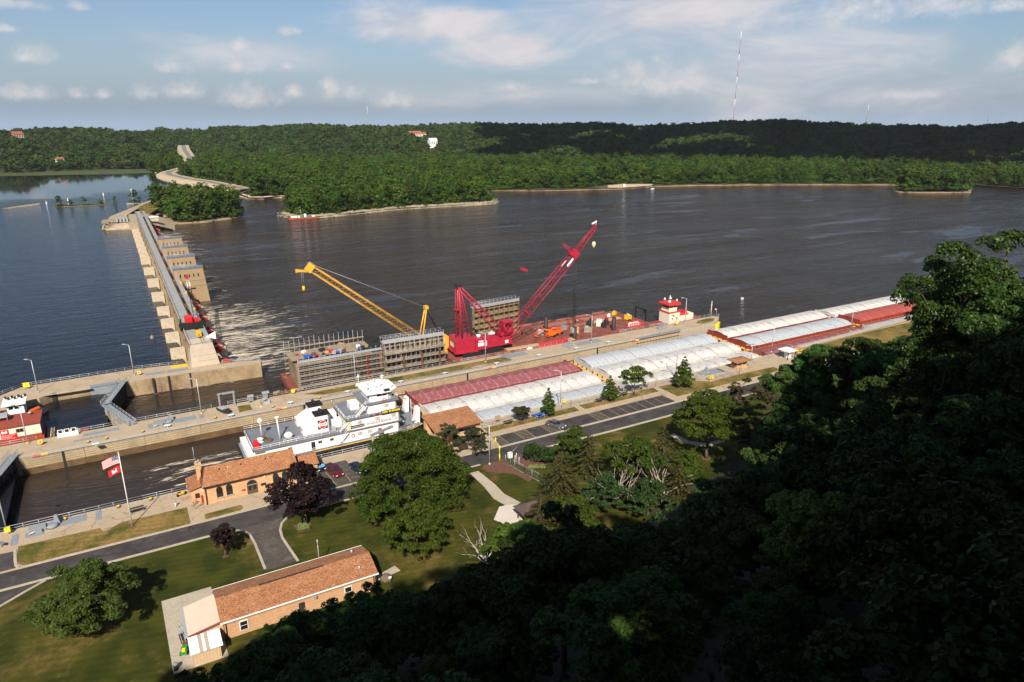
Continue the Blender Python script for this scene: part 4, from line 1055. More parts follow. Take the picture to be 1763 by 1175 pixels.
for i in range(5): m.tube((14.1 + i * 1.57, 219.6, 6.7), (14.1 + i * 1.57, 219.6, 7.7), 0.05, n=4)
m.build('railing', GALV, t)
t = thing('gantry_crane', 'red and black travelling crane standing on the near end of the dam bridge', 'crane', (17.0, 240.0, 6.7))
m = MB(); m.box(-3.6, -3, 0.3, 3.6, 3, 1.0); m.box(-3.8, -3.2, -0.2, -3.0, 3.2, 0.5); m.box(3.0, -3.2, -0.2, 3.8, 3.2, 0.5)
for s in (-1, 1):
    for q in (-1, 1): m.box(s * 3.2 - 0.2, q * 2.8 - 0.2, -0.2, s * 3.2 + 0.2, q * 2.8 + 0.2, 2.4)
m.box(-3.6, -3.1, 1.0, 3.6, -2.3, 2.2); m.build('black_frame', BLACK, t)
m = MB(); m.box(-1.9, -0.8, 1.0, 0.2, 3.2, 3.4); m.box(0.6, 0.2, 1.0, 2.2, 2.6, 2.4); m.box(-0.4, 3.2, 1.0, 0.8, 5.0, 2.4); m.build('red_cab', pm('bright_red_paint', (0.62, 0.016, 0.016), 0.4, 0.05, 1), t)
m = MB(); m.box(-1.92, -0.2, 2.2, -1.88, 2.6, 3.1); m.build('cab_window', GLASS, t)
def lattice(m, a, c, w0, w1, n, r, up=(0, 0, 1), mi=0):
    """four-chord lattice boom"""
    a = Vector(a); c = Vector(c); d = (c - a).normalized(); s = d.cross(Vector(up)).normalized(); q = s.cross(d)
    def cor(k, i):
        w = w0 + (w1 - w0) * (k / n); f = a.lerp(c, k / n)
        return f + s * (w / 2) * (1 if i in (0, 3) else -1) + q * (w / 2) * (1 if i < 2 else -1)
    for i in range(4): m.tube(cor(0, i), cor(n, i), r, n=4, mi=mi)
    for k in range(n):
        for i in range(4):
            j = (i + 1) % 4
            m.tube(cor(k, i), cor(k + 1, j), r * 0.36, n=3, mi=mi) if k % 2 else m.tube(cor(k, j), cor(k + 1, i), r * 0.36, n=3, mi=mi)
            if k % 2: m.tube(cor(k + 1, i), cor(k + 1, j), r * 0.3, n=3, mi=mi)
m = MB(); lattice(m, (1.6, 2.5, 2.4), (3.0, 32, 6.0), 1.3, 0.9, 14, 0.11); m.build('boom', DARK, t)
m = MB(); lattice(m, (3.0, 32, 6.0), (3.4, 40, 7.4), 0.9, 0.8, 5, 0.10); m.build('white_boom_section', WHITE, t)
m = MB(); m.rbox((3.5, 42.0, 8.0), (0.9, 3.6, 1.2), 0, 0); m.build('boom_head', RED, t)
t = thing('equipment_box', 'yellow box on the bridge deck in front of the black crane frame', 'box', (17.6, 229.6, 6.62))
m = MB(); m.box(-0.7, -2.0, 0.15, 0.7, 2.0, 1.3); m.build('body', YEL, t); m = MB(); m.box(-0.3, -2.04, 0.4, 0.3, -1.98, 1.0); m.build('panel', ORANGE, t)
# far embankment
b = MB()
b.loft([[(-8.8, 552, -3.2), (8.5, 547.6, -3.2), (8.5, 548, -8), (-8.8, 552, -8)], [(-6.5, 566, 1.2), (8.5, 553, 1.6), (8.5, 560, -8), (-8.0, 560, -8)]])
b.prism([(8.5, 546), (21.2, 541), (21.6, 548), (24, 600), (10, 600)], -8, 1.9)
b.loft([[(-8.9, 552, -3), (-6, 590, -3), (8, 640, -3), (24, 690, -3), (44, 730, -3), (70, 770, -3)], [(-4, 560, 1.8), (-2, 592, 2.0), (12, 634, 2.2), (27, 681, 2.2), (46, 722, 2.2), (72, 764, 2.2)], [(8.6, 553, 2.0), (9, 592, 2.2), (17, 628, 2.3), (32, 676, 2.3), (51, 716, 2.3), (76, 758, 2.3)]], False, False)
b.loft([[(21.3, 541, 1.4), (22, 560, 1.9), (24, 592, 1.9)], [(36.5, 546, -4.6), (38, 566, -4.6), (42, 590, -4.4)]], False, False)
struct(b, 'riprap_embankment', ROCK)
b = MB(); b.prism([(17, 626), (30, 634), (33, 676), (26, 665), (20, 645)], 2.0, 2.45); b.prism([(16.2, 598), (24, 590), (33, 628), (20, 632)], 1.9, 2.36)
struct(b, 'embankment_lawn', STRIP)
b = MB()
rg = random.Random(4)
for i in range(520):
    t_ = rg.random()
    if i % 2: u, v, z = rg.uniform(-7.5, 8), rg.uniform(553, 572), 0
    else: u, v, z = rg.uniform(22, 37), rg.uniform(545, 592), 0
    z = (-3 + 5 * min(1, (v - 551) / 9.0)) if i % 2 else 1.8 - (u - 21) * 0.42
    if i % 2 and u > 3: continue
    s = rg.uniform(0.5, 1.2); b.rbox((u, v, z), (s, s * .8, s * .7), rg.uniform(0, 3), rg.uniform(-.5, .5))
tag(b.build('riprap_stones', ROCK_FAR), kind='stuff')
t = thing('stoplog_rack', 'grey steel bulkheads stored in rows on the far embankment', 'rack', (2.0, 556, 2.0))
for i in range(4):
    m = MB(); m.box(-0.8 + i * 2.1, 0, 0, 0.3 + i * 2.1, 13, 1.7); m.build('bulkhead', GALV, t)
t = thing('gate_house', 'small white-roofed building at the far end of the dam bridge', 'building', (21.8, 549, 1.9))
m = MB(); m.box(0, 0, 0, 5.4, 6, 2.6); m.build('wall', CONC_P, t); m = MB(); m.box(-0.4, -0.5, 2.6, 5.8, 6.4, 2.95); m.build('roof', WHITE, t)

# ------------------------------------------------------------------ barges
COV_W = pm('white_fibreglass_cover', (0.58, 0.56, 0.53), 0.6, 0.14, 0.25, streak=((0.33, 0.27, 0.22), 0.7, 0.45), fine=1.2)
COV_G = pm('blue_white_fibreglass_cover', (0.45, 0.475, 0.50), 0.6, 0.10, 0.8, streak=((0.30, 0.30, 0.30), 0.6, 0.7), fine=2.0)
COV_R = pm('faded_maroon_cover', (0.26, 0.078, 0.084), 0.65, 0.25, 0.4, streak=((0.46, 0.27, 0.25), 0.7, 0.6), fine=1.2)
COV_B = pm('brick_red_cover', (0.33, 0.060, 0.045), 0.6, 0.12, 0.7, streak=((0.42, 0.16, 0.12), 0.35, 0.6))
HULL_R = pm('red_barge_hull', (0.22, 0.035, 0.025), 0.6, 0.25, 0.6, streak=((0.10, 0.04, 0.03), 0.5, 0.6))
HULL_K = pm('dark_barge_hull', (0.035, 0.028, 0.026), 0.6, 0.3, 0.6)
DECK_T = pm('tan_barge_deck', (0.36, 0.27, 0.19), 0.85, 0.2, 0.6, streak=((0.22, 0.08, 0.05), 0.5, 0.5))
DECK_Y = pm('yellow_barge_deck', (0.62, 0.34, 0.055), 0.75, 0.12, 0.5)
SEAM = pm('grimy_cover_seam', (0.30, 0.27, 0.25), 0.8, 0.3, 1.0)
BL, BW, CW = 57.2, 10.3, 9.4
NCOV = 15; CL = 53.6 / NCOV
def cover_me(name, mat, rise):
    m = MB(); prof = [(-CW / 2, 0.0)] + [(-CW / 2 + CW * k / 12, 0.10 + rise * (1 - (2 * k / 12 - 1) ** 2)) for k in range(13)] + [(CW / 2, 0.0)]
    m.loft([[(x, y, z) for y, z in prof] for x in (0.03, CL - 0.03)], False, False)
    rp = [(y * 1.006, z + 0.05) for y, z in prof]
    for x in (0.0, CL * 0.33, CL * .67):
        m.loft([[(x + a, y, z - b) for y, z in rp] for a, b in ((-0.05, 0.09), (-0.04, 0.0), (0.06, 0.0), (0.07, 0.09))], False, False, 1 if x == 0 else 0)
    n = len(prof)
    me = bpy.data.meshes.new(name); me.from_pydata(m.v, [], m.f); me.materials.append(mat); me.materials.append(SEAM); me.polygons.foreach_set('material_index', m.m); me.update(); return me
def hull_me(name, hull, deck, coam, ch):
    """hull with raked ends; z = 0 is the deck"""
    m = MB(); fb = 1.5
    m.loft([[(0, -BW / 2, -0.9), (0, BW / 2, -0.9), (0, BW / 2, 0), (0, -BW / 2, 0)], [(1.6, -BW / 2, -3.4), (1.6, BW / 2, -3.4), (1.6, BW / 2, 0), (1.6, -BW / 2, 0)], [(BL - 1.6, -BW / 2, -3.4), (BL - 1.6, BW / 2, -3.4), (BL - 1.6, BW / 2, 0), (BL - 1.6, -BW / 2, 0)], [(BL, -BW / 2, -0.9), (BL, BW / 2, -0.9), (BL, BW / 2, 0), (BL, -BW / 2, 0)]])
    c = MB(); x0, x1 = 1.7, BL - 1.7
    c.box(x0, -CW / 2 - .05, 0.0, x1, -CW / 2 + .12, ch); c.box(x0, CW / 2 - .12, 0, x1, CW / 2 + .05, ch); c.box(x0, -CW / 2 + .12, 0, x0 + 0.2, CW / 2 - .12, ch + 0.75); c.box(x1 - 0.2, -CW / 2 + .12, 0, x1, CW / 2 - .12, ch + 0.75)
    for i in range(22):
        for s in (-1, 1): c.box(x0 + 0.6 + i * 2.4, s * (CW / 2 + 0.05), 0.02, x0 + 0.75 + i * 2.4, s * (CW / 2 + 0.32), ch - 0.05)
    d = MB()
    for xx in (0.06, BL - 1.62): d.box(xx, -BW / 2 + .05, 0.004, xx + 1.56, BW / 2 - .05, 0.05)
    for s in (-1, 1):
        y0, y1 = sorted((s * (CW / 2 + 0.34), s * (BW / 2 - 0.01))); d.box(1.7, y0, 0.004, BL - 1.7, y1, 0.03)
    k = MB()
    for xx in (0.8, BL - 0.8):
        for y in (-3.6, -1.2, 1.2, 3.6): k.lathe((xx, y, 0.05), [(0.16, 0), (0.16, 0.4), (0.26, 0.42), (0.24, 0.55), (0.02, 0.58)], 8)
    return m, c, d, k
COVER = {}
def barge(label, u, v, zdeck, ch, cov, hull, deck, coam, rise=1.25, gap=()):
    t = thing('hopper_barge', label, 'barge', (u, v, zdeck), 0, 'covered barges of the tow')
    m, c, d, k = hull_me('hull', hull, deck, coam, ch)
    m.build('hull', hull, t); c.build('coaming', coam, t); d.build('deck', deck, t); k.build('bitt', DARK, t)
    key = (cov.name, rise)
    if key not in COVER: COVER[key] = cover_me('cover', cov, rise)
    for i in range(NCOV): link('cover', COVER[key], t, (1.8 + i * CL, 0, ch + .05 * math.sin(i * 2.7 + u)))
    return t
ROWS = (62.2, 119.8, 178.0, 235.8)
VS = (168.9, 158.4, 147.9)
barge('barge with faded maroon covers against the far lock wall, next to the white towboat', ROWS[0], VS[0], -3.2, 0.85, COV_R, HULL_R, DECK_T, HULL_R, .85)
barge('middle barge with white covers just ahead of the towboat, yellow end deck', ROWS[0], VS[1], -3.2, 0.85, COV_W, HULL_K, DECK_Y, COV_W, .85)
barge('pale blue-white covered barge along the walkway behind the brick shelter', ROWS[0], VS[2], -3.4, 0.75, COV_G, HULL_K, DECK_Y, COV_G, .7)
barge('pale grey covered barge against the far wall in front of the open gate recess', ROWS[1], VS[0], -3.2, 1.0, COV_G, HULL_K, DECK_Y, COV_G, 1.0)
barge('white covered barge in the middle of the second row, dark maroon end', ROWS[1], VS[1], -3.2, 1.0, COV_W, HULL_R, DECK_Y, COV_W, 1.0)
barge('dull white covered barge along the walkway behind the fenced concrete pad', ROWS[1], VS[2], -3.5, 0.75, COV_W, HULL_K, DECK_T, COV_W, .8)
barge('cream-white covered barge with red hull beyond the yellow wall nose, open water behind it', ROWS[2], VS[0], -2.7, 1.0, COV_W, HULL_R, DECK_Y, HULL_R, 1.0)
barge('white covered barge with red sides between the cream barge and the low maroon one', ROWS[2], VS[1], -2.9, 1.0, COV_G, HULL_R, DECK_Y, HULL_R, .95)
barge('low barge with dull maroon covers behind the small white-roofed kiosk', ROWS[2], VS[2], -3.6, 0.7, COV_R, HULL_R, DECK_Y, COV_R, 0.6)
barge('far white covered barge at the downstream end, outermost on the open river side', ROWS[3], VS[0], -3.0, 0.9, COV_W, HULL_K, DECK_Y, COV_W, .85)
barge('brick-red covered barge standing high at the far end of the tow', ROWS[3], VS[1], -2.6, 1.1, COV_B, HULL_R, DECK_Y, HULL_R, .95)
barge('low grey-white covered barge along the guide wall at the far end', ROWS[3], VS[2], -3.6, 0.7, COV_G, HULL_K, DECK_T, COV_G, 0.6)

# ------------------------------------------------------------------ white towboat
t = thing('towboat', 'white pushboat with grey decks, stacked deckhouses and a pilothouse, pushing the barges', 'towboat')
NEAR, FAR = 152.0, 166.4
DGREY = pm('grey_deck_paint', (0.155, 0.165, 0.185), 0.6, 0.12, 0.6)
m = MB()
m.loft([[(17.8, NEAR + 1, -6), (17.8, FAR - 1, -6), (17.8, FAR - .6, -3.45), (17.8, NEAR + .6, -3.45)], [(20, NEAR, -6), (20, FAR, -6), (20, FAR, -3.4), (20, NEAR, -3.4)], [(56, NEAR, -6), (56, FAR, -6), (56, FAR, -3.4), (56, NEAR, -3.4)], [(60.4, NEAR + 1.6, -4.8), (60.4, FAR - 1.6, -4.8), (60.8, FAR - 1.2, -2.9), (60.8, NEAR + 1.2, -2.9)]])
m.build('hull', DARK, t)
m = MB(); m.loft([[(17.9, NEAR + .7, -3.40), (17.9, FAR - .7, -3.40)], [(20, NEAR + .05, -3.37), (20, FAR - .05, -3.37)], [(56, NEAR + .05, -3.37), (56, FAR - .05, -3.37)], [(60.7, NEAR + 1.3, -2.86), (60.7, FAR - 1.3, -2.86)]], False, False); m.build('main_deck', DGREY, t)
m = MB(); m.box(20, NEAR - .04, -3.5, 56, NEAR + .06, -3.34); m.rbox((58.4, NEAR + .62, -3.15), (5.0, 0.1, 0.16), 0.25, -0.1); m.build('yellow_gunwale', YEL, t)
def house(name, u0, u1, v0, v1, z0, z1, cham=0.5):
    m = MB(); m.prism([(u0, v0), (u1 - cham, v0), (u1, v0 + cham), (u1, v1 - cham), (u1 - cham, v1), (u0, v1)], z0, z1); return m.build(name, WHITE, t)
house('lower_deckhouse', 22.2, 54.6, 153.1, 165.4, -3.37, -0.62)
m = MB(); m.prism([(19.4, 152.7), (54.9, 152.7), (55.4, 153.2), (55.4, 165.3), (54.9, 165.8), (19.4, 165.8)], -0.62, -0.46); m.build('boiler_deck', DGREY, t)
m = MB(); m.box(18.4, 153.4, -3.37, 22.2, 165.2, -1.7); m.box(20.0, 154, -1.7, 22.2, 164.6, -0.66); m.build('stern_house', WHITE, t)
house('texas_deckhouse', 42.6, 54.8, 153.2, 164.6, -0.46, 2.2)
m = MB(); m.box(41.0, 152.8, 2.2, 55.2, 165.2, 2.34); m.build('texas_deck', DGREY, t)
house('upper_deckhouse', 47.0, 54.6, 154.4, 163.4, 2.34, 4.7)
m = MB(); m.box(46.2, 153.9, 4.7, 55.0, 163.9, 4.84); m.build('upper_deck', DGREY, t)
m = MB(); m.prism([(48.0, 155.4), (52.6, 155.2), (54.2, 156.6), (54.2, 161.2), (52.6, 162.6), (48.0, 162.4)], 4.84, 5.9); m.build('pilothouse', WHITE, t)
m = MB(); m.prism([(48.1, 155.5), (52.5, 155.3), (54.1, 156.7), (54.1, 161.1), (52.5, 162.5), (48.1, 162.3)], 5.9, 7.0); m.build('pilothouse_window', GLASS, t)
m = MB()
for p in ((48.1, 155.45), (49.8, 155.4), (51.2, 155.33), (52.55, 155.25), (54.15, 156.65), (54.15, 158.9), (54.15, 161.15), (52.55, 162.55), (48.1, 162.35)): m.box(p[0] - .11, p[1] - .11, 5.9, p[0] + .11, p[1] + .11, 7.0)
m.box(48.0, 155.3, 5.9, 49.7, 155.5, 7.0); m.build('window_post', WHITE, t)
m = MB(); m.prism([(47.0, 154.6), (53.2, 154.3), (55.3, 156.0), (55.3, 161.8), (53.2, 163.5), (47.0, 163.2)], 7.0, 7.3); m.box(50.4, 154.2, 7.02, 51.9, 154.34, 7.28, 0); m.build('pilothouse_roof', WHITE, t)
m = MB(); m.box(51.6, 154.3, 7.32, 53.0, 155.2, 7.7); m.build('searchlight_box', DARK, t)
m = MB()
for u, v, hh in ((47.6, 162.4, 2.8), (54.0, 156, 1.6), (53.6, 161.8, 1.8), (49.2, 160.6, 1.1), (50.4, 158.4, 0.9), (52.2, 159.6, 1.4), (48.4, 156.2, 0.8), (51.4, 161.6, 1.0)):
    m.tube((u, v, 7.3), (u, v, 7.3 + hh), 0.09, n=5); m.rbox((u, v, 7.3 + hh * 0.75), (1.1, 0.16, 0.16), u)
m.box(47.4, 156.6, 7.3, 48.0, 157.4, 9.0); m.build('mast_and_radar', WHITE, t)
m = MB(); m.tube((51.4, 158, 7.3), (51.4, 158, 8.0), 0.3); m.rbox((51.4, 158, 8.1), (2.6, 0.3, 0.2), 0.5); m.build('radar_bar', WHITE, t)
for i, v in enumerate((155.4, 161.6)):
    m = MB(); m.prism([(34.6, v), (37.4, v), (37.8, v + 0.5), (37.8, v + 2.3), (37.4, v + 2.8), (34.6, v + 2.8)], -0.46, 3.9)
    m.box(31.4, v + .2, -0.46, 34.6, v + 2.6, 1.4); m.rbox((33.6, v + 1.4, 1.6), (2.6, 2.2, 1.4), 0, -0.5); s = m.build('smokestack', WHITE, t)
    m = MB(); m.box(34.4, v - .1, 3.9, 38.0, v + 2.9, 4.25)
    for q in (0.7, 2.1): m.tube((36.6, v + q, 4.2), (35.9, v + q, 4.9), 0.32, n=8)
    m.build('stack_cap', BLACK, s)
    m = MB(); m.box(31.36, v + 0.9, 0.5, 31.40, v + 1.9, 1.0); m.build('vent_plate', ORANGE, s)
s = [c for c in t.children if c.name.startswith('smokestack')][0]
m = MB(); m.box(34.95, 155.36, 0.45, 37.25, 155.40, 2.75); m.build('emblem_field', pm('navy_emblem', (0.012, 0.013, 0.03), 0.5, 0.05, 1), s)
def disc(m, c, r, n=24, a0=0, a1=2 * PI):
    pts = [(c[0] + r * math.cos(a0 + (a1 - a0) * i / n), c[1], c[2] + r * math.sin(a0 + (a1 - a0) * i / n)) for i in range(n + (0 if a1 - a0 >= 2 * PI - .01 else 1))]
    m.add(pts, [tuple(range(len(pts)))])
m = MB(); disc(m, (36.1, 155.345, 1.6), 1.06); m.build('emblem_disc', WHITE, s)
m = MB(); disc(m, (36.1, 155.33, 1.6), 0.95, 16, 0.42, PI - 0.42); disc(m, (36.1, 155.33, 1.6), 0.95, 16, PI + 0.42, 2 * PI - 0.42); m.build('emblem_segment', pm('signal_red', (0.70, 0.015, 0.015), 0.5, 0.05, 1), s)
text('emblem_lettering', 'INGRAM', 0.5, pm('emblem_black', (0.02, 0.02, 0.03)), s, (36.1, 155.32, 1.6), (PI / 2, 0, 0), 0.01, xs=0.85)
text('company_lettering', 'INGRAM BARGE CO.', 0.95, pm('maroon_lettering', (0.17, 0.05, 0.06), 0.6, 0.1, 1), t, (50.3, 153.17, 0.25), (PI / 2, 0, 0), 0.02, xs=0.92)
m = MB(); m.box(49.9, 152.55, 2.3, 54.9, 152.65, 3.1); o = m.build('name_board', BLACK, t)
m = MB()
for g0, g1_ in ((50.1, 51.5), (51.8, 52.2), (52.6, 54.6)):
    x = g0
    while x < g1_: m.box(x, 152.50, 2.5, x + 0.26, 152.56, 2.95); x += 0.36
m.build('name_lettering', YEL_B, o)
m = MB(); m.box(48.3, 152.55, 2.5, 49.3, 152.62, 2.9); m.box(47.0, 152.55, 2.45, 47.6, 152.62, 2.8); m.build('small_name_board', pm('dull_maroon', (0.22, 0.07, 0.07)), t)
WFR = pm('tan_window_frame', (0.25, 0.20, 0.13), 0.6, 0.1, 1)
def win(u, v, z, w, h, mat=GLASS, fr=WFR):
    m = MB(); m.box(u - w / 2 - .08, v - 0.05, z - h / 2 - .08, u + w / 2 + .08, v + 0.05, z + h / 2 + .08); f = m.build('window', fr, t)
    m = MB(); m.box(u - w / 2, v - 0.07, z - h / 2, u - 0.05, v, z + h / 2); m.box(u + 0.05, v - 0.07, z - h / 2, u + w / 2, v, z + h / 2); m.build('pane', mat, f)
PALEG = pm('blind_behind_glass', (0.48, 0.45, 0.38), 0.3, 0.1, 1)
for u, z in ((44.6, 1.15), (49.0, 1.15), (53.2, 1.2)): win(u, 153.2, z, 0.95, 0.6, PALEG)
win(51.9, 154.4, 3.6, 0.95, 0.6, PALEG)
for u in (27.6, 34.6, 37.4): win(u, 153.1, -1.7, 0.75, 0.5)
for u in (44.4, 46.9): win(u, 153.1, -1.75, 0.9, 0.55, PALEG)
m = MB(); m.box(32.5, 153.04, -3.3, 33.4, 153.12, -1.3); m.build('door', DARK, t)
m = MB(); m.box(48.9, 153.04, -2.1, 49.9, 153.12, -1.5); m.box(51.6, 153.04, -2.4, 52.0, 153.12, -1.4); m.build('rust_panel', pm('rust_orange', (0.30, 0.09, 0.03)), t)
m = MB(); m.box(42.2, 153.1, -0.1, 45.6, 153.3, 0.15); m.box(42.2, 153.1, 0.35, 45.6, 153.3, 0.6); m.build('louvre', DARK, t)
m = MB(); m.prism([(41.2, 153.4), (42.6, 153.2), (42.6, 160), (41.2, 160)], -0.46, 1.9); m.build('stair_housing', pm('stair_cream', (0.55, 0.50, 0.36)), t)
def stair(a, c, w):
    m = MB(); a, c = Vector(a), Vector(c); n = 9
    for i in range(n):
        p = a.lerp(c, (i + .5) / n); m.box(p.x - .16, p.y - w / 2, p.z - .03, p.x + .16, p.y + w / 2, p.z + .03)
    for s in (-1, 1):
        o = Vector((0, s * w / 2, 0)); m.tube(a + o, c + o, 0.07, n=4); m.tube(a + o + Vector((0, 0, .9)), c + o + Vector((0, 0, .9)), 0.05, n=4)
    m.build('stair', WHITE, t)
stair((38.6, 152.8, -3.3), (41.4, 152.8, -0.6), 0.9); stair((39.6, 153.6, -0.5), (42.4, 153.6, 2.2), 0.9); stair((43.8, 154.0, 2.3), (46.8, 154.0, 4.8), 0.9)
def rails(name, pts, z, h=1.0, step=2.0):
    m = MB()
    for a, c in zip(pts[:-1], pts[1:]):
        A, Cc = Vector((a[0], a[1], z)), Vector((c[0], c[1], z)); n = max(1, round((Cc - A).length / step))
        for hh in (h, h * .55): m.tube(A + Vector((0, 0, hh)), Cc + Vector((0, 0, hh)), 0.04, n=4)
        for i in range(n + 1): q = A.lerp(Cc, i / n); m.tube(q, q + Vector((0, 0, h)), 0.045, n=4)
    return m.build(name, WHITE, t)
rails('railing', [(40.8, 152.8), (19.5, 152.8), (19.5, 165.7), (41, 165.7)], -0.46); rails('railing', [(54.9, 152.8), (46.8, 152.8)], 2.34); rails('railing', [(46.2, 152.9), (41.1, 152.9), (41.1, 165.1)], 2.34)
rails('railing', [(46.4, 154.0), (54.9, 154.0), (54.9, 157)], 4.84); rails('railing', [(26, NEAR + .1), (56, NEAR + .1), (60, NEAR + 1.2)], -3.37, 0.95, 2.4); rails('railing', [(31.8, 153.9), (26.4, 153.9), (26.4, 153.0)], -0.46)
m = MB(); m.tube((22.6, 159.6, -.46), (22.6, 159.6, 3.2), 0.09, n=6); m.ball((22.6, 159.6, 3.9), 0.62, 12); m.build('satellite_dome', WHITE, t)
m = MB(); m.lathe((21.9, 157.2, -.46), [(0.7, 0), (0.72, 0.25), (0.55, 0.3), (0.55, 0.75), (0.74, 0.8), (0.7, 1.05), (0.1, 1.2)], 14); m.build('capstan', WHITE, t)
m = MB(); m.lathe((28.0, 155.6, -.46), [(0.2, 0), (0.25, 0.6), (0.95, 0.7), (0.98, 1.3), (0.5, 1.75), (0.05, 1.85)], 14); m.build('vent_cowl', WHITE, t)
m = MB(); m.tube((26.2, 156.6, -.46), (26.0, 157.0, 5.0), 0.16, n=6); m.rbox((26.0, 157.0, 5.1), (0.9, 0.3, 0.3)); m.build('lamp_mast', WHITE, t)
m = MB(); m.rbox((20.6, 155.2, 0.2), (0.8, 2.2, 1.3), 0.1); m.build('red_tank', pm('signal_red', (0.7, .015, .015)), t)
m = MB(); m.lathe((23.6, 157.2, -.46), [(1.1, 0), (1.1, 0.3), (0.9, 0.34)], 14); m.rbox((22.4, 157.6, 0.1), (1.4, 1.0, 1.1), .4); m.build('rope_coil', pm('brown_rope', (0.11, 0.085, 0.055), 0.95, 0.3, 3), t)
for q in ((38.6, 156.6, -.46, 41.0, 158.6, 1.4), (44.0, 158.5, 2.34, 46.2, 161.5, 4.0), (38.4, 161, -.46, 41, 163.8, 1.6)): m = MB(); m.box(*q); m.build('locker', WHITE, t)
m = MB(); m.box(38.0, 154.6, -.46, 39.0, 155.8, 0.5); m.build('grey_locker', GALV, t)
m = MB()
for a in range(12):
    q = 2 * PI * a / 12; p = 2 * PI * (a + 1) / 12
    m.tube((42.6 + .38 * math.cos(q), 153.0, -1.9 + .38 * math.sin(q)), (42.6 + .38 * math.cos(p), 153.0, -1.9 + .38 * math.sin(p)), 0.09, n=5)
    m.tube((51.2 + .4 * math.cos(q), 153.85, 5.4 + .4 * math.sin(q)), (51.2 + .4 * math.cos(p), 153.85, 5.4 + .4 * math.sin(p)), 0.1, n=5)
m.build('lifebuoy', pm('lifebuoy_red', (0.6, 0.06, 0.06)), t)
for v in (154.6, 162.2):
    m = MB(); m.loft([[(59.2, v, -2.95), (60.6, v, -2.9), (60.6, v + 1.9, -2.9), (59.2, v + 1.9, -2.95)], [(60.0, v, 1.0), (60.8, v, 1.0), (60.8, v + 1.9, 1.0), (60.0, v + 1.9, 1.0)]]); k = m.build('push_knee', WHITE, t)
    m = MB(); m.box(60.78, v + .5, -2.7, 61.1, v + 1.4, 0.9); m.build('knee_pad', BLACK, k)
for q in ((56.6, 156.4), (57.4, 160.2), (56.2, 162.6), (57.6, 158.2)): m = MB(); m.lathe((q[0], q[1], -3.2), [(0.5, 0), (0.5, 0.5), (0.62, 0.55), (0.2, 0.8)], 10); m.build('deck_winch', GALV, t)
for i in range(9): m = MB(); m.tube((28 + i * 3.1, NEAR - .16, -3.9), (29.6 + i * 3.1, NEAR - .16, -3.9), 0.2, n=6); m.build('fender', BLACK, t)
m = MB(); m.lathe((49.6, 152.98, -3.0), [(0.05, 0), (0.7, .1), (0.7, .9), (0.05, 1)], 10); m.build('fender', BLACK, t)
m = MB()
for i in range(6): m.lathe((55.8 + (i % 3) * 0.9, 153.6 + (i // 3) * 0.9, -3.3), [(0.4, 0), (0.42, 0.2), (0.2, 0.25)], 9)
m.build('rope_heap', pm('brown_rope', (0.11, 0.085, 0.055)), t)

# ------------------------------------------------------------------ crane barge and the repair work
t = thing('work_barge', 'long rust-red deck barge carrying the red crane, timber mats and machines', 'barge')
m = MB(); m.prism([(87.5, 186.6), (128, 186.3), (150, 188), (171.4, 191.5), (169.6, 214.8), (122, 216.8), (87.5, 217)], -6, -2.6); m.build('hull', DECK_R, t)
m = MB()
for i in range(9): m.box(90 + i * 8.6, 214.4 + (i % 3) * .3, -2.6, 96 + i * 8.6, 214.9 + (i % 3) * .3, -2.2)
m.box(128, 209, -2.6, 146, 212, -2.35); m.box(134, 204.5, -2.6, 150, 206.0, -2.1); m.box(150, 207, -2.6, 164, 212, -2.3); m.box(110, 208, -2.6, 122, 212, -2.45); m.build('deck_plate', pm('light_red_deck', (0.30, 0.11, 0.085), 0.85, 0.35, 0.5), t)
for u, v, z in ((130.1, 204.0, 3.1), (153.2, 194.2, 2.2), (134.8, 192.6, 1.6)):
    m = MB(); m.tube((u, v, -8), (u, v, z), 0.75, n=12); m.build('spud', pm('spud_steel', (0.035, 0.022, 0.020), 0.6, 0.3, 1), t)
t = thing('timber_mat', 'long run of pale timber mats on the red barge in front of the crane', 'timber mats', (0, 0, -2.6))
for i in range(14):
    m = MB(); m.rbox((108.5 + i * 1.9, 193.3 - i * 0.08, 0.12), (1.84, 2.0, 0.22), -0.04); m.build('mat', WOOD, t)
t = thing('timber_mat', 'second patch of timber mats farther right on the red barge', 'timber mats', (0, 0, -2.6))
for i in range(7):
    m = MB(); m.rbox((152.5 + i * 1.9, 205.6, 0.12), (1.84, 2.4, 0.22), 0.05); m.build('mat', WOOD, t)
t = thing('steel_girder', 'bright red steel girder lying along the near edge of the red barge', 'girder', (118.6, 189.4, -2.6))
m = MB(); m.box(0, 0, 1.2, 11.6, 1.4, 1.35); m.box(0, 0, 0, 11.6, 1.4, 0.15); m.box(0, 0.6, 0.15, 11.6, 0.8, 1.2); m.build('beam', pm('bright_red_paint', (0.62, .016, .016)), t)
m = MB()
for i in range(10): m.box(0.4 + i * 1.2, 0.05, 0.15, 0.5 + i * 1.2, 1.35, 1.2)
m.build('stiffener', RED, t)

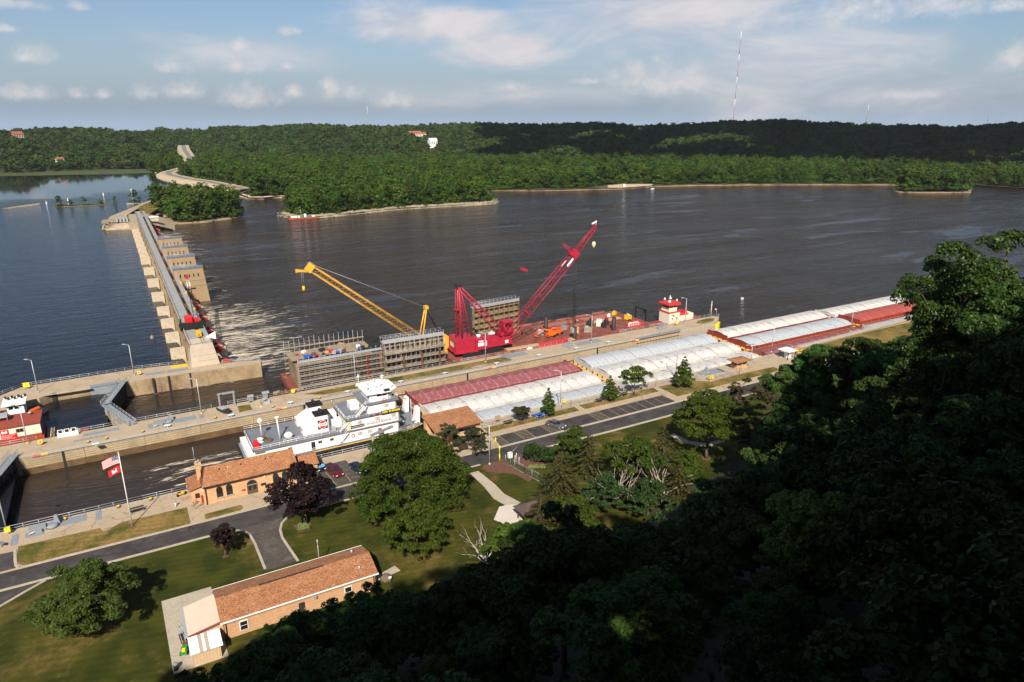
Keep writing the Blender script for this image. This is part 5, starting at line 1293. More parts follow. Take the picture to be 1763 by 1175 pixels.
t = thing('crane', 'big red lattice-boom crane with tall mast standing on the red barge', 'crane')
m = MB()
for v in (193.0, 199.4): m.loft([[(x, v + a, z) for x, z in ((91.6, -2.2), (93, -2.58), (105, -2.58), (106.6, -2.2), (106.6, -1.5), (105, -1.1), (93, -1.1), (91.6, -1.5))] for a in (0, 1.4)])
m.box(94, 194.4, -2.2, 104, 199.4, -1.2); m.build('crawler_track', BLACK, t)
m = MB(); m.prism([(89.4, 193.8), (96.0, 193.2), (96.4, 199.8), (90.2, 200.4)], -0.9, 3.6); m.box(96.2, 193.0, -0.8, 100.4, 196.6, 3.0); m.prism([(89.0, 193.4), (97, 192.8), (97, 200.2), (89.6, 200.6)], -1.2, -0.6); m.build('machinery_house', CRANE_R, t)
m = MB(); m.box(100.4, 193.6, -0.8, 110.2, 198.4, 1.2); m.box(101, 194.4, 1.2, 105, 197.6, 2.2); m.box(106, 196.6, 1.2, 108.6, 198.2, 2.4); m.rbox((104, 199, 0.8), (8, 0.4, 1.6)); m.build('revolving_frame', CRANE_R, t)
m = MB(); m.box(99.9, 192.96, 0.2, 100.2, 193.0, 2.0); m.box(97.0, 192.95, 0.4, 99.2, 192.99, 1.6); m.box(97.2, 192.95, 1.9, 99.0, 192.99, 2.3); m.build('white_panel', WHITE, t)
m = MB(); m.tube((98.2, 195, 3.0), (98.2, 195, 3.9), 0.7, n=12); m.tube((103, 195.4, 1.2), (103, 196.8, 1.2), 0.9, n=12); m.box(107.4, 193.5, -.2, 108.6, 193.58, .8); m.build('exhaust', WHITE, t)
text('house_lettering', 'B&B', 2.1, WHITE, t, (89.56, 197.1, 1.2), (PI / 2, 0, -PI / 2 - .12), 0.02, xs=1.0)
m = MB(); m.box(109.4, 198.4, 2.6, 113.0, 201.4, 5.6); m.box(107.8, 197.4, 1.0, 112.6, 200.8, 2.6); k = m.build('cab', CRANE_R, t)
m = MB(); m.box(110.2, 198.34, 3.6, 112.2, 198.42, 5.0); m.box(112.96, 198.8, 3.6, 113.04, 201, 5.0); m.build('cab_window', GLASS, k)
MT = Vector((91.6, 195.6, 20.6))
m = MB()
for v in (194.4, 197.6):
    m.tube((92.0, v, 3.4), MT + Vector((0, (v - 196) * .3, 0)), 0.30, n=6)
    m.tube((95.6, v, 3.4), MT + Vector((.3, (v - 196) * .3, 0)), 0.16, n=5)
for k in range(12):
    a = Vector((92, 194.4, 3.4)).lerp(MT, k / 12); c = Vector((92, 197.6, 3.4)).lerp(MT, (k + 1) / 12); e = Vector((95.6, 194.4, 3.4)).lerp(MT, (k + .5) / 12)
    m.tube(a, c, 0.09, n=3); m.tube(a, e, 0.08, n=3); m.tube(Vector((90.6, 194, 3.4)).lerp(MT + Vector((-1, 0, 0)), k / 12), Vector((91, 197.6, 3.4)).lerp(MT + Vector((-.8, 0, 0)), k / 12), 0.07, n=3)
m.tube((90.4, 196, 3.4), MT + Vector((-1.0, 0, -.6)), 0.12, n=4); m.box(90.0, 194.8, 13.0, 92.2, 196.4, 13.3); m.build('back_mast', CRANE_R, t)
m = MB(); lattice(m, MT, (108.6, 197.0, 1.6), 0.9, 2.6, 14, 0.17); m.build('front_mast', CRANE_R, t)
m = MB(); m.rbox(MT + Vector((0, 0, .5)), (1.6, 1.6, 1.0)); m.build('mast_head', DARK, t)
FT, MID, TIP = Vector((108.9, 196.2, 0.8)), Vector((134.0, 193.0, 27.4)), Vector((141.6, 191.9, 36.2))
m = MB(); A = FT; lattice(m, FT.lerp(MID, .1), FT.lerp(MID, 1.0), 2.5, 2.3, 18, 0.135); lattice(m, FT, FT.lerp(MID, .1), 1.2, 2.5, 3, 0.17)
m.rbox(FT.lerp(MID, .3), (2.6, 2.6, .3), 0, 0.8); m.build('boom', CRANE_R, t)
m = MB(); m.rbox(FT.lerp(MID, .91) + Vector((0, -1.3, 0)), (3.4, .12, .7), 0, -0.81); m.rbox(FT.lerp(MID, .88) + Vector((0, 1.3, 0)), (2.6, .12, .5), 0, -0.81); m.build('boom_sign', WHITE, t)
m = MB(); m.rbox(MID, (2.6, 2.4, 2.2), 0, -0.8); m.rbox(MID + Vector((-1.6, 0, .6)), (1.4, 2.0, 1.0)); m.build('boom_head', CRANE_R, t)
m = MB(); lattice(m, MID, TIP, 1.6, 0.8, 13, 0.13); m.build('jib', CRANE_R, t)
ST = Vector((129.8, 193.6, 31.2))
m = MB(); lattice(m, MID, ST, 1.3, 0.5, 7, 0.12); m.build('jib_strut', CRANE_R, t)
EQ = Vector((115.6, 195.4, 23.6))
m = MB()
for s in (-.5, .5):
    m.tube(MID + Vector((-.8, s, 0.6)), EQ + Vector((0, s, 0)), 0.07, n=4)
    m.tube(EQ + Vector((0, s, 0)), MT + Vector((0, s, 0.4)), 0.05, n=4)
    for q in (0, .35): m.tube(MID + Vector((.4 + q, s, -.8)), (134.4 + q, 192.9 + s, 1.4), 0.06, n=4)
m.tube(ST, TIP, 0.04, n=3); m.tube(ST, EQ + Vector((0, 0, .4)), 0.035, n=3); m.tube(TIP + Vector((0, 0, -.4)), (141.2, 191.9, 31.2), 0.045, n=4); m.tube(MID + Vector((2.2, 0, .4)), (136.2, 192.8, 17), 0.03, n=3); m.build('wire_rope', DARK, t)
m = MB(); m.rbox(EQ, (2.2, 1.4, .8), 0, .3); m.build('equaliser', CRANE_R, t)
m = MB(); m.lathe((141.2, 191.9, 29.0), [(0.05, 0), (0.4, .5), (0.7, 1.3), (0.55, 2.0), (0.1, 2.3)], 10); m.build('ball_hook', pm('pale_yellow_hook', (0.75, 0.62, 0.30)), t)
m = MB(); m.box(133.6, 192.2, -.4, 135.2, 193.6, 1.4); m.tube((134.4, 192.9, -1.6), (134.4, 192.9, -.4), 0.25, n=6); m.build('load_block', GALV, t)
t = thing('flag', 'small red and white flag at the very tip of the red crane jib', 'flag', TIP + Vector((.2, 0, 0)))
m = MB(); m.tube((0, 0, 0), (0.2, 0, 2.2), 0.05, n=4); m.build('staff', WHITE, t)
m = MB(); m.quad((.2, 0, 2.1), (-1.6, .2, 1.4), (-1.5, .3, 0.8), (.15, 0, 1.5)); m.build('cloth', WHITE, t)
m = MB(); m.quad((.12, 0.01, 1.5), (-.9, .2, 1.0), (-.9, .2, .3), (.08, 0.01, 0.9)); m.build('red_cloth', RED, t)

# yellow crane behind the scaffolding
t = thing('crane', 'yellow lattice-boom crane leaning left over the scaffolding', 'crane')
YF, YT = Vector((81.0, 203.0, 3.0)), Vector((48.6, 212.4, 29.0))
m = MB(); m.prism([(62, 197), (90, 195.5), (90, 214), (62, 214)], -6, -2.9); m.build('float', DECK_R, t)
m = MB(); m.box(80, 200.6, -1.2, 90, 206.4, 3.0); m.box(79, 199.5, -2.9, 89, 201.2, -1.3); m.box(79, 205.6, -2.9, 89, 207.2, -1.3); m.build('crane_body', YEL_C, t)
m = MB(); lattice(m, YF, YF.lerp(YT, .94), 2.2, 1.7, 20, 0.115); m.build('boom', YEL_C, t)
m = MB(); d = (YT - YF).normalized(); m.rbox(YF.lerp(YT, .965), (2.2, 1.8, 2.6), -0.28, 0.68); m.rbox(YT + Vector((-1.0, .3, -1.9)), (4.0, .8, .6), -0.28, 0.1); m.rbox(YT + Vector((-2.6, .8, -1.8)), (.9, .9, .9)); m.build('boom_head', YEL_C, t)
GT = Vector((84.2, 205, 12.6))
m = MB()
for s in (-1, 1): m.tube((81.6, 204 + s * 1.4, 2.6), GT + Vector((0, s * .6, 0)), 0.26, n=6)
m.rbox(GT, (1.2, 1.8, 1.0)); m.build('gantry', YEL_C, t)
m = MB()
for s in (-.5, .5): m.tube(GT + Vector((0, s, 0)), YT + Vector((.4, s, .6)), 0.028, n=4)
m.tube(YT + Vector((-1.0, .3, -2)), YT + Vector((-1.0, .3, -6.6)), 0.04, n=3); m.tube(YT + Vector((-1.5, .3, -2)), YT + Vector((-1.5, .3, -6.6)), 0.04, n=3)
m.build('wire_rope', GALV, t)
m = MB()
for s in (-1, 1): m.tube(GT + Vector((.2, s * .5, -.2)), (88.6, 205 + s, 3), 0.2, n=5)
m.build('backstay', DARK, t)
m = MB(); m.lathe(YT + Vector((-1.2, .3, -8.2)), [(.1, 0), (.45, .3), (.45, 1.4), (.1, 1.7)], 8); m.build('hook_block', YEL, t)

# scaffolding round the lifted gate leaves
def scaffold(label, u0, u1, v0, v1, z0, z1, lev, skew=0.0, redp=()):
    t = thing('scaffold', label, 'scaffold', (u0, v0, z0))
    L, W, Hh = u1 - u0, v1 - v0, z1 - z0
    n = max(3, round(L / 1.55))
    m = MB(); rg = random.Random(int(u0))
    for i in range(n + 1):
        for y in (0, W):
            for q in (0,): m.tube((L * i / n, y, -0.5), (L * i / n, y, Hh + (1.1 if y == 0 else 1.5) + rg.uniform(-.3, .6)), 0.055, n=4)
    o = m.build('standard', GALV, t); o['kind'] = 'stuff'
    for k in range(lev):
        z = Hh * (k + .4) / lev
        m = MB(); m.box(-.3, -.55, z, L + .3, .55, z + .14); m.build('plank_deck', WOOD_D, t)
        m = MB(); m.box(-.3, W - .5, z, L + .3, W + .5, z + .14); m.build('plank_deck', WOOD_D, t)
        m = MB()
        for zz in (.55, 1.05): m.tube((-.3, -.5, z + zz), (L + .3, -.5, z + zz), 0.045, n=4)
        m.build('guard_rail', GALV, t)
    m = MB()
    for i in range(n):
        if i % 3 == 1: m.tube((L * i / n, -.1, 0), (L * (i + 2) / n, -.1, Hh * .5), 0.05, n=4)
        if i % 4 == 2: m.tube((L * (i + 2) / n, -.1, Hh * .4), (L * i / n, -.1, Hh * .95), 0.05, n=4)
    m.build('diagonal_brace', GALV, t)
    return t, L, W, Hh
def lifted_gate(label, u0, v0, u1, v1, z0, z1, th, cols=10, back=False):
    a = math.atan2(v1 - v0, u1 - u0)
    t = thing('lifted_lock_gate', label, 'lock gate', (u0, v0, z0), a); L = math.hypot(u1 - u0, v1 - v0); Hh = z1 - z0
    m = MB(); m.box(0, th * .45, 0, L, th * .6, Hh - 1.2); m.build('skin_plate', RUSTY_W, t)
    m = MB()
    for k in range(5): m.box(0, 0, Hh * k / 5, L, th * .45, Hh * k / 5 + .25)
    m.build('horizontal_girder', RUSTY_W, t)
    m = MB()
    for i in range(cols + 1): m.box(L * i / cols - .1, .05, 0, L * i / cols + .1, th * .45, Hh - 1.3)
    m.build('vertical_rib', RUSTY_W, t)
    m = MB(); m.box(0, -.1, Hh - 1.25, L, th, Hh - .95); m.box(0, -.1, Hh - 1.0, L, .15, Hh - .2); m.build('walkway', GALV, t)
    m = MB()
    for y in (0, th):
        for z in (0.1, .6): m.tube((0, y, Hh - .1 + z), (L, y, Hh - .1 + z), 0.05, n=4)
        for i in range(13): m.tube((L * i / 12, y, Hh - 1), (L * i / 12, y, Hh + .5), 0.05, n=4)
    m.build('railing', GALV, t)
    return t
t = thing('scaffold_barge', 'flat rusty float under the scaffolding next to the intermediate wall', 'barge')
m = MB(); m.prism([(36.5, 186.0), (86.4, 185.2), (86.4, 194.5), (61, 195.5), (61, 208), (37, 208)], -6, -2.7); m.build('hull', DECK_R, t)
scaffold('near scaffolding, wide and low, wrapped round a lifted lock gate lying on its float', 38.3, 62.4, 187.6, 205.0, -2.7, 6.8, 6)
m = MB(); m.box(39, 188.6, -2.6, 62, 190.0, 4.9); m.box(39, 194, -2.6, 62, 204, 3.6)
t = thing('lifted_lock_gate', 'rusty silted lock gate lying inside the wide low scaffolding', 'lock gate'); m.build('skin_plate', RUSTY_W, t)
m = MB()
for i in range(11):
    for k in range(4): m.box(39 + i * 2.2, 188.3, -2.4 + k * 1.5, 39.2 + i * 2.2, 188.7, -1.2 + k * 1.5)
for k in range(4): m.box(39, 188.2, -2.6 + k * 1.5, 62, 188.8, -2.4 + k * 1.5)
m.build('girder', RUST, t)
m = MB(); m.box(38.4, 187.2, 6.8, 62.6, 188.6, 7.1); m.build('walkway', GALV, t); m = MB()
for i in range(12): m.rbox((39.4 + i * 2.0, 200.4, 4.6 + (i % 3) * .12), (1.9, 8.4 - (i % 4) * .8, .16), 0, .03 * (i % 3))
m.box(50, 199, 4.7, 55, 202, 5.7); m.build('work_platform', WOOD_D, t)
rg = random.Random(3)
names = (('tarp', 'white'), ('crate', 'red'))
for i in range(26):
    u, v, z = rg.uniform(39.5, 62), rg.uniform(189, 203.5), 4.85
    if not 189.8 < v < 204: v = 197
    c = rg.choice((RED, WHITE, YEL, GALV, WOOD, RUST, BLUE, DARK))
    m = MB(); s = rg.uniform(.4, 1.2); m.rbox((u, max(v, 196.8), z + s * .35), (s * 1.4, s, s * .7), rg.uniform(0, 3)); m.build('site_material', c, t)
for z in (-1.2, .8, 2.8, 4.8):
    m = MB(); m.rbox((58.0, 187.0, z), (.5, .15, 1.0), .2); m.build('fire_extinguisher', RED, t)
lifted_gate('tall lifted lock gate with pale railed walkway on top, standing beside the wide scaffolding', 63.2, 187.8, 82.4, 187.4, -2.7, 9.4, 2.6)
scaffold('tall plank scaffolding in four levels against the upright gate beside the red crane', 63.4, 82.2, 186.2, 187.2, -2.7, 6.6, 4)
t = scaffold_col = thing('steel_prop', 'row of dark red props under the tall plank scaffolding', 'props', (0, 0, 0))
for u in (68.6, 74.4, 80.2):
    m = MB(); m.box(u - .2, 185.5, -2.7, u + .2, 185.9, 4.4); m.build('prop', RUST, t)
lifted_gate('third lifted lock gate standing on the red barge behind the red crane boom', 105.4, 212.4, 125.0, 214.6, -2.6, 8.6, 2.4, 9)
t = thing('debris_raft', 'low raft of brown driftwood and rubble at the end of the scaffold float', 'debris', (0, 0, 0))
for i in range(30):
    m = MB(); u, v = rg.uniform(31.5, 38.5), rg.uniform(184.2, 187.5); s = rg.uniform(.4, 1.1); m.rbox((u, v, -.9 + rg.uniform(0, .5)), (s * 2, s * .7, s * .6), rg.uniform(0, 3), rg.uniform(-.3, .3)); m.build('timber', RUST if i % 3 else WOOD_D, t)
m = MB(); m.box(31, 184, -6, 38.6, 188, -1.1); m.build('float', RUST, t)

# machines and stores on the red barge
def lift(label, u, v, rz):
    t = thing('boom_lift', label, 'boom lift', (u, v, -2.6), rz)
    m = MB(); m.box(-1.6, -.9, .5, 1.6, .9, 1.0); m.box(-1.9, -.9, 1.0, .9, .9, 1.9); m.build('chassis', ORANGE, t)
    for x in (-1.2, 1.2):
        for y in (-1.0, 1.0):
            m = MB(); m.tube((x, y - .2, .5), (x, y + .2, .5), .5, n=12); m.build('wheel', BLACK, t)
    m = MB(); m.tube((-1.4, 0, 1.9), (2.8, .1, 2.9), .28, n=6); m.tube((2.8, .1, 2.9), (5.0, .1, 1.4), .22, n=6); m.build('arm', ORANGE, t)
    m = MB(); m.box(4.7, -.8, .5, 5.8, .9, .65)
    for x in (4.7, 5.8):
        for y in (-.8, .9): m.tube((x, y, .6), (x, y, 1.7), .05, n=4)
    for y in (-.8, .9): m.tube((4.7, y, 1.7), (5.8, y, 1.7), .05, n=4)
    m.build('basket', ORANGE, t)
    return t
lift('orange boom lift parked on the red barge beside the left spud', 128.6, 198.6, PI * .9); lift('second orange boom lift parked behind the first, arm raised', 132.2, 199.6, PI * 1.08)
t = thing('safety_basket', 'orange railed steel basket near the right end of the red barge', 'basket', (160.0, 192.6, -2.6))
m = MB(); m.box(0, 0, 0, 5.6, 2.4, .2)
for k in range(8): m.tube((k * .8, 0, 0), (k * .8, 0, 1.8), .1, n=4); m.tube((k * .8, 2.4, 0), (k * .8, 2.4, 1.8), .1, n=4)
for z in (.9, 1.8): m.tube((0, 0, z), (5.6, 0, z), .1, n=4); m.tube((0, 2.4, z), (5.6, 2.4, z), .1, n=4)
m.build('frame', pm('vermilion_paint', (0.65, 0.06, 0.02)), t)
m = MB(); m.box(.4, .6, .2, 4.8, 2.2, 1.4); m.build('white_bag', WHITE, t)
STORE = ((110.6, 209, 2.2, 'white bulk bag standing on the red deck behind the timber mats', 'bag', WHITE), (113.6, 187.9, 1.7, 'crumpled white bulk bag near the barge railing', 'bag', WHITE),
         (148.4, 202.4, 2.8, 'black compressor between the spuds on the red barge', 'compressor', DARK), (152.0, 201.4, 3.0, 'cream generator cabinet between the spuds on the red barge', 'generator', CREAM), (155.0, 201.0, 2.2, 'small black tank right of the cream generator', 'tank', DARK),
         (152.0, 198.6, 2.0, 'black winch in front of the cream generator', 'winch', DARK), (166.6, 202.6, 2.4, 'yellow-topped pump by the far right corner of the barge', 'pump', YEL), (163.6, 197.6, 1.8, 'dark pump standing near the orange basket', 'pump', DARK),
         (139.4, 198.4, 2.4, 'heap of pale formwork beside the crane hook block', 'formwork', WOOD), (143.2, 196.8, 2.6, 'tan scaffold stair on the red barge', 'stair frame', WOOD_D), (126.6, 202.4, 2.2, 'grey winch left of the left spud', 'winch', GALV), (137.4, 203.4, 2.0, 'dark winch with white drum near the middle spud', 'winch', GREYP),
         (166.0, 210.4, 1.8, 'yellow drum box at the far edge of the red barge', 'box', YEL), (162.0, 208.6, 1.6, 'pale toolbox near the far edge of the red barge', 'box', WHITE), (158.2, 205.0, 1.7, 'red toolbox on the timber patch of the barge', 'box', RED), (146.2, 207.6, 1.7, 'rusty chain locker at mid barge', 'box', RUST), (121.0, 204.6, 1.4, 'heap of brown chain on the red deck by the lifted gate', 'chain', RUST))
for i, (u, v, s, lab, cat, mt) in enumerate(STORE):
    t = thing({'bag': 'bulk_bag', 'box': 'tool_box'}.get(cat, cat.replace(' ', '_')), lab, cat, (u, v, -2.6), 0.3 * i)
    m = MB(); m.rbox((0, 0, s * .35), (s, s * .7, s * .7)); m.build('body', mt, t)
    m = MB(); m.rbox((s * .1, 0, s * .78), (s * .5, s * .5, s * .16)) if i % 2 else m.tube((-s * .3, 0, s * .7), (s * .3, 0, s * .85), s * .16, n=8); m.build('top', mt if i % 3 else GALV, t)
t = thing('skid_frame', 'black steel goalpost frame at the right end of the red barge', 'frame', (170.4, 196.6, -2.6))
m = MB(); m.box(-.2, 0, 0, .2, .4, 4.6); m.box(-.2, 6, 0, .2, 6.4, 4.6); m.box(-.2, 0, 4.2, .2, 6.4, 4.7); m.rbox((0, 0.8, 3.6), (.3, 1.4, 1.2)); m.build('frame', BLACK, t)

# red tug at the downstream wall end
t = thing('tugboat', 'cream and red tug with a tall wheelhouse behind the end of the intermediate wall', 'tugboat')
m = MB(); m.loft([[(172.8, 191.6, -6), (172.8, 197.6, -6), (172.8, 197.6, -3.4), (172.8, 191.6, -3.4)], [(188, 190.6, -6), (188, 198.6, -6), (188, 198.6, -3.4), (188, 190.6, -3.4)], [(194.6, 192.6, -6), (194.6, 196.6, -6), (195, 196.8, -3.2), (195, 192.4, -3.2)]]); m.build('hull', HULL_R, t)
m = MB(); m.box(177.6, 191.8, -3.4, 183.0, 197.4, .8); m.box(183, 192.4, -3.4, 190.6, 196.8, -0.9); m.build('deckhouse', CREAM, t)
m = MB(); m.box(177.4, 191.6, .8, 183.2, 197.6, 1.05); m.loft([[(183, 192.2, -.9), (183, 197, -.9), (183, 194.6, .6)], [(188, 192.2, -.9), (188, 197, -.9), (188, 194.6, -.2)]]); m.build('red_trim', pm('tug_red_trim', (0.5, 0.03, 0.025)), t)
m = MB(); m.prism([(178, 192.4), (181.6, 192.2), (182.8, 193.4), (182.8, 195.8), (181.6, 197), (178, 196.8)], 1.05, 2.6); m.build('wheelhouse', CREAM, t)
m = MB(); m.prism([(178.05, 192.45), (181.6, 192.25), (182.75, 193.4), (182.75, 195.8), (181.6, 196.95), (178.05, 196.75)], 2.6, 3.7); m.build('wheelhouse_window', GLASS, t)
m = MB()
for p in ((178.1, 192.4), (179.8, 192.3), (181.6, 192.2), (182.8, 193.4), (182.8, 195.8)): m.box(p[0] - .12, p[1] - .12, 2.6, p[0] + .12, p[1] + .12, 3.7)
m.build('window_post', CREAM, t)
m = MB(); m.prism([(177.0, 191.4), (182.4, 191.0), (184, 192.8), (184, 196.4), (182.4, 198), (177, 197.8)], 3.7, 4.15); m.build('wheelhouse_roof', pm('tug_red_trim', (0.5, .03, .025)), t)
m = MB()
for u, v, hh in ((177.8, 192.4, 1.8), (179, 193.6, 1.4), (180.4, 195, 2.8), (181.8, 196.4, 2.0), (183, 194, 1.2), (179.6, 197, 1.6)): m.tube((u, v, 4.1), (u, v, 4.1 + hh), .1, n=4); m.rbox((u, v, 4.1 + hh * .6), (.9, .5, .5), u)
m.build('roof_gear', WHITE, t)
for u, v in ((179.4, 191.78), (181.6, 191.78)):
    m = MB(); m.tube((u, v + .02, -1.6), (u, v - .03, -1.6), .3, n=12); m.build('porthole', GLASS, t)
m = MB(); m.box(184.6, 193, -.9, 186.6, 195, .6); m.tube((188, 194, -.9), (188, 194, 1.2), .45, n=10); m.build('exhaust_casing', RED, t)

# ------------------------------------------------------------------ boats above the small lock gate
t = thing('houseboat', 'cream floating workshop with rust-red roof and a red engineers sign', 'houseboat')
m = MB(); m.box(-44, 189.6, -4.5, -22.6, 198.4, -1.7); m.build('hull', pm('rust_red_hull', (0.30, .05, .03)), t)
m = MB(); m.box(-44, 190.2, -1.7, -23.0, 197.9, 1.7); m.build('wall', CREAM, t)
m = MB(); m.box(-44, 190.12, -1.7, -22.95, 190.2, -1.0); m.build('red_band', ROOF_RD, t)
m = MB(); m.box(-44, 189.8, 1.7, -22.8, 198.2, 1.95); m.build('roof', ROOF_RD, t)
m = MB(); m.box(-23.0, 190.3, -1.6, -22.9, 197.8, 1.6); m.build('end_wall', pm('grey_end_wall', (0.10, .10, .11)), t)
for u in (-33.0, -29.8 + .7, -27.2):
    if u == -29.1: continue
    m = MB(); m.box(u - .75, 190.10, .1, u + .75, 190.22, 1.0); f = m.build('window', WFR, t)
    m = MB(); m.box(u - .65, 190.07, .18, u - .05, 190.14, .92); m.box(u + .05, 190.07, .18, u + .65, 190.14, .92); m.build('pane', GLASS, f)
SIGN = pm('signal_red', (0.7, .015, .015))
m = MB(); m.box(-31.0, 190.06, .15, -29.4, 190.14, 1.25); k = m.build('emblem_board', SIGN, t)
m = MB()
for a in ((-30.75, .4, -30.4, 1.0), (-30.0, .4, -29.65, 1.0), (-30.4, .4, -30.0, .72)): m.box(a[0], 190.02, a[1], a[2], 190.07, a[3])
m.build('castle_emblem', WHITE, k)
m = MB(); m.box(-31.0, 190.06, -1.25, -27.9, 190.14, .02); k = m.build('name_board', SIGN, t)
for i, (s_, z) in enumerate((('US Army Corps', -.2), ('of Engineers', -.6), ('Rock Island District', -1.0))): text('sign_lettering', s_, .40 if i < 2 else .32, WHITE, k, (-30.85, 190.05, z), (PI / 2, 0, 0), .01, 'LEFT')
m = MB(); m.lathe((-25.2, 196, 1.95), [(.4, 0), (.4, .5), (.55, .55), (.05, .8)], 10); m.build('roof_vent', GALV, t)
m = MB()
for u in (-31.8, -29.6):
    for v in (194, 196): m.tube((u, v, 1.95), (u, v, 3.2), .08, n=4)
m.box(-31.9, 193.8, 3.0, -29.5, 196.2, 3.5); m.build('roof_frame', GALV, t)
t = thing('pilot_boat', 'white-roofed pilothouse boat moored behind the red-roofed workshop', 'boat')
m = MB(); m.prism([(-40, 203), (-25, 202), (-22.5, 206), (-25, 211.5), (-40, 212)], -4, -1.3); m.build('hull', DARK, t)
m = MB(); m.box(-31.0, 205.6, -1.3, -27.4, 210.4, 1.9); m.build('cabin', WHITE, t)
m = MB(); m.box(-30.6, 205.52, .7, -29.7, 205.62, 1.6); m.box(-29.4, 205.52, .7, -28.2, 205.62, 1.6); m.box(-27.45, 206, .7, -27.35, 209.6, 1.6); m.build('cabin_window', GLASS, t)
m = MB(); m.box(-32.0, 204.8, 1.9, -26.8, 211.2, 2.15); m.build('roof', WHITE, t)
m = MB()
for i in range(7): m.rbox((-31.4 + i * .7, 210.2 - (i % 2), 2.5), (.4, .4, .7), i)
m.build('roof_gear', DARK, t)
m = MB(); m.rbox((-32, 203.6, -.3), (1.4, 1.8, 2.0)); m.rbox((-26, 203.6, -.5), (4.2, .5, .5), .4); m.build('deck_gear', RUST, t)
m = MB(); m.rbox((-31.2, 203.3, 0), (.4, .4, 2.4), .2, .2); m.rbox((-25.2, 204.4, .2), (2.4, .5, .5), .35, -.2); m.build('orange_hose', ORANGE, t)
t = thing('work_boat', 'small red and grey workboat afloat below the intermediate wall railing', 'boat', (-19.4, 186.6, -2.4))
m = MB(); m.loft([[(0, 0, -.5), (0, 3.2, -.5), (0, 3.4, .7), (0, -.2, .7)], [(4, -.1, -.5), (4, 3.3, -.5), (4, 3.6, .8), (4, -.3, .8)], [(6, 1.2, -.3), (6, 2.2, -.3), (6.2, 2.4, .9), (6.2, 1.0, .9)]]); m.build('hull', HULL_R, t)
m = MB(); m.box(.6, .4, .7, 2.4, 2.8, 1.1); m.box(3.2, .6, .7, 4.4, 2.6, 1.0); m.build('deck_box', GALV, t)
m = MB(); m.rbox((1.0, 2.4, 1.3), (1.0, .8, .5)); m.build('blue_tarp', BLUE, t)
t = thing('shelter', 'small white three-windowed deckhouse on the intermediate wall edge', 'deckhouse', (-19.2, 182.0, 0))
m = MB(); m.box(0, 0, 0, 4.2, 1.3, 1.15); m.build('wall', WHITE, t)
for i in range(3):
    m = MB(); m.box(.15 + i * 1.35, -.05, .55, 1.2 + i * 1.35, .06, 1.95); f = m.build('window', WHITE, t)
    m = MB(); m.box(.3 + i * 1.35, -.09, 1.15, 1.05 + i * 1.35, -.05, 1.85); m.build('pane', GLASS, f)
t = thing('ladder', 'pale ladder leaning from the water beside the red workboat', 'ladder', (-21.4, 189.0, -2.4))
m = MB()
for s in (0, .7): m.tube((s, 0, 0), (s + .3, 3.0, 1.6), .09, n=4)
m.build('stile', WOOD, t)
m = MB()
for k in range(7): m.tube((.04 * k, .4 * k + .2, .22 * k + .1), (.7 + .04 * k, .4 * k + .2, .22 * k + .1), .07, n=4)
m.build('rung', WOOD, t)
# far moored barge
t = thing('moored_barge', 'small rust-red barge with green machinery moored at the tip of the wooded point', 'barge', (118, 557, ZL), -0.06)
m = MB(); m.box(0, 0, -1, 22, 6, 1.1); m.build('hull', pm('orange_red_hull', (0.30, .07, .035)), t)
m = MB(); m.box(9, 2, 1.1, 11.5, 4.5, 3.4); m.box(14, 1.5, 1.1, 17, 4, 2.6); m.build('green_machinery', pm('faded_green', (0.10, .17, .12)), t)
m = MB(); m.box(2, 2, 1.1, 6.5, 4.5, 2.2); m.box(7, 1, 1.1, 8.6, 3, 2.4); m.box(12, 2, 1.1, 13.6, 4, 3.6); m.box(18, 2, 1.1, 20.4, 4, 1.9); m.build('deck_cargo', WHITE, t)
m = MB(); m.tube((9.5, 3, 3.3), (9.5, 3, 7), .1, n=4); m.build('mast', WHITE, t)

# ------------------------------------------------------------------ buildings on the lock grounds
def arch_pts(u, z0, w, h, n=10):
    """outline of a round-headed opening"""
    r = w / 2; zs = z0 + h - r
    return [(u - r, z0), (u + r, z0)] + [(u + r * math.cos(PI * k / n), zs + r * math.sin(PI * k / n)) for k in range(n + 1)]
def arch_plate(m, u, z0, w, h, v0, v1):
    P = arch_pts(u, z0, w, h); n = len(P)
    m.add([(p[0], v0, p[1]) for p in P] + [(p[0], v1, p[1]) for p in P], [tuple(range(n)), tuple(range(2 * n - 1, n - 1, -1))] + [(i, n + i, n + (i + 1) % n, (i + 1) % n) for i in range(n)])
def gable(m, u0, u1, v0, v1, ze, zr, ov=0.5, hip0=0.0, hip1=0.0, th=0.14, vr=None):
    """two roof slabs with thickness; ridge along x"""
    vr = (v0 + v1) / 2 if vr is None else vr
    for s, ve in ((0, v0 - ov), (1, v1 + ov)):
        a = [(u0 - ov, ve, ze), (u1 + ov, ve, ze), (u1 + ov - hip1, vr, zr), (u0 - ov + hip0, vr, zr)]
        if s: a = a[::-1]
        b = [(p[0], p[1], p[2] - th) for p in a]
        m.add(a + b, [(0, 1, 2, 3), (7, 6, 5, 4), (0, 4, 5, 1), (1, 5, 6, 2), (2, 6, 7, 3), (3, 7, 4, 0)])
    for hp, ux, ur in ((hip0, u0 - ov, u0 - ov + hip0), (hip1, u1 + ov, u1 + ov - hip1)):
        if hp: m.add([(ux, v0 - ov, ze), (ux, v1 + ov, ze), (ur, vr, zr)], [(0, 1, 2), (2, 1, 0)])
        else:
            k = 0.35 if ux < ur + 1e-6 and ux == u0 - ov else -0.35
t = thing('lock_house', 'tan brick lock house with arched windows, brown shingle roof and tall chimney', 'building')
m = MB(); m.box(7.3, 133.2, 0, 24.6, 140.2, 4.0)
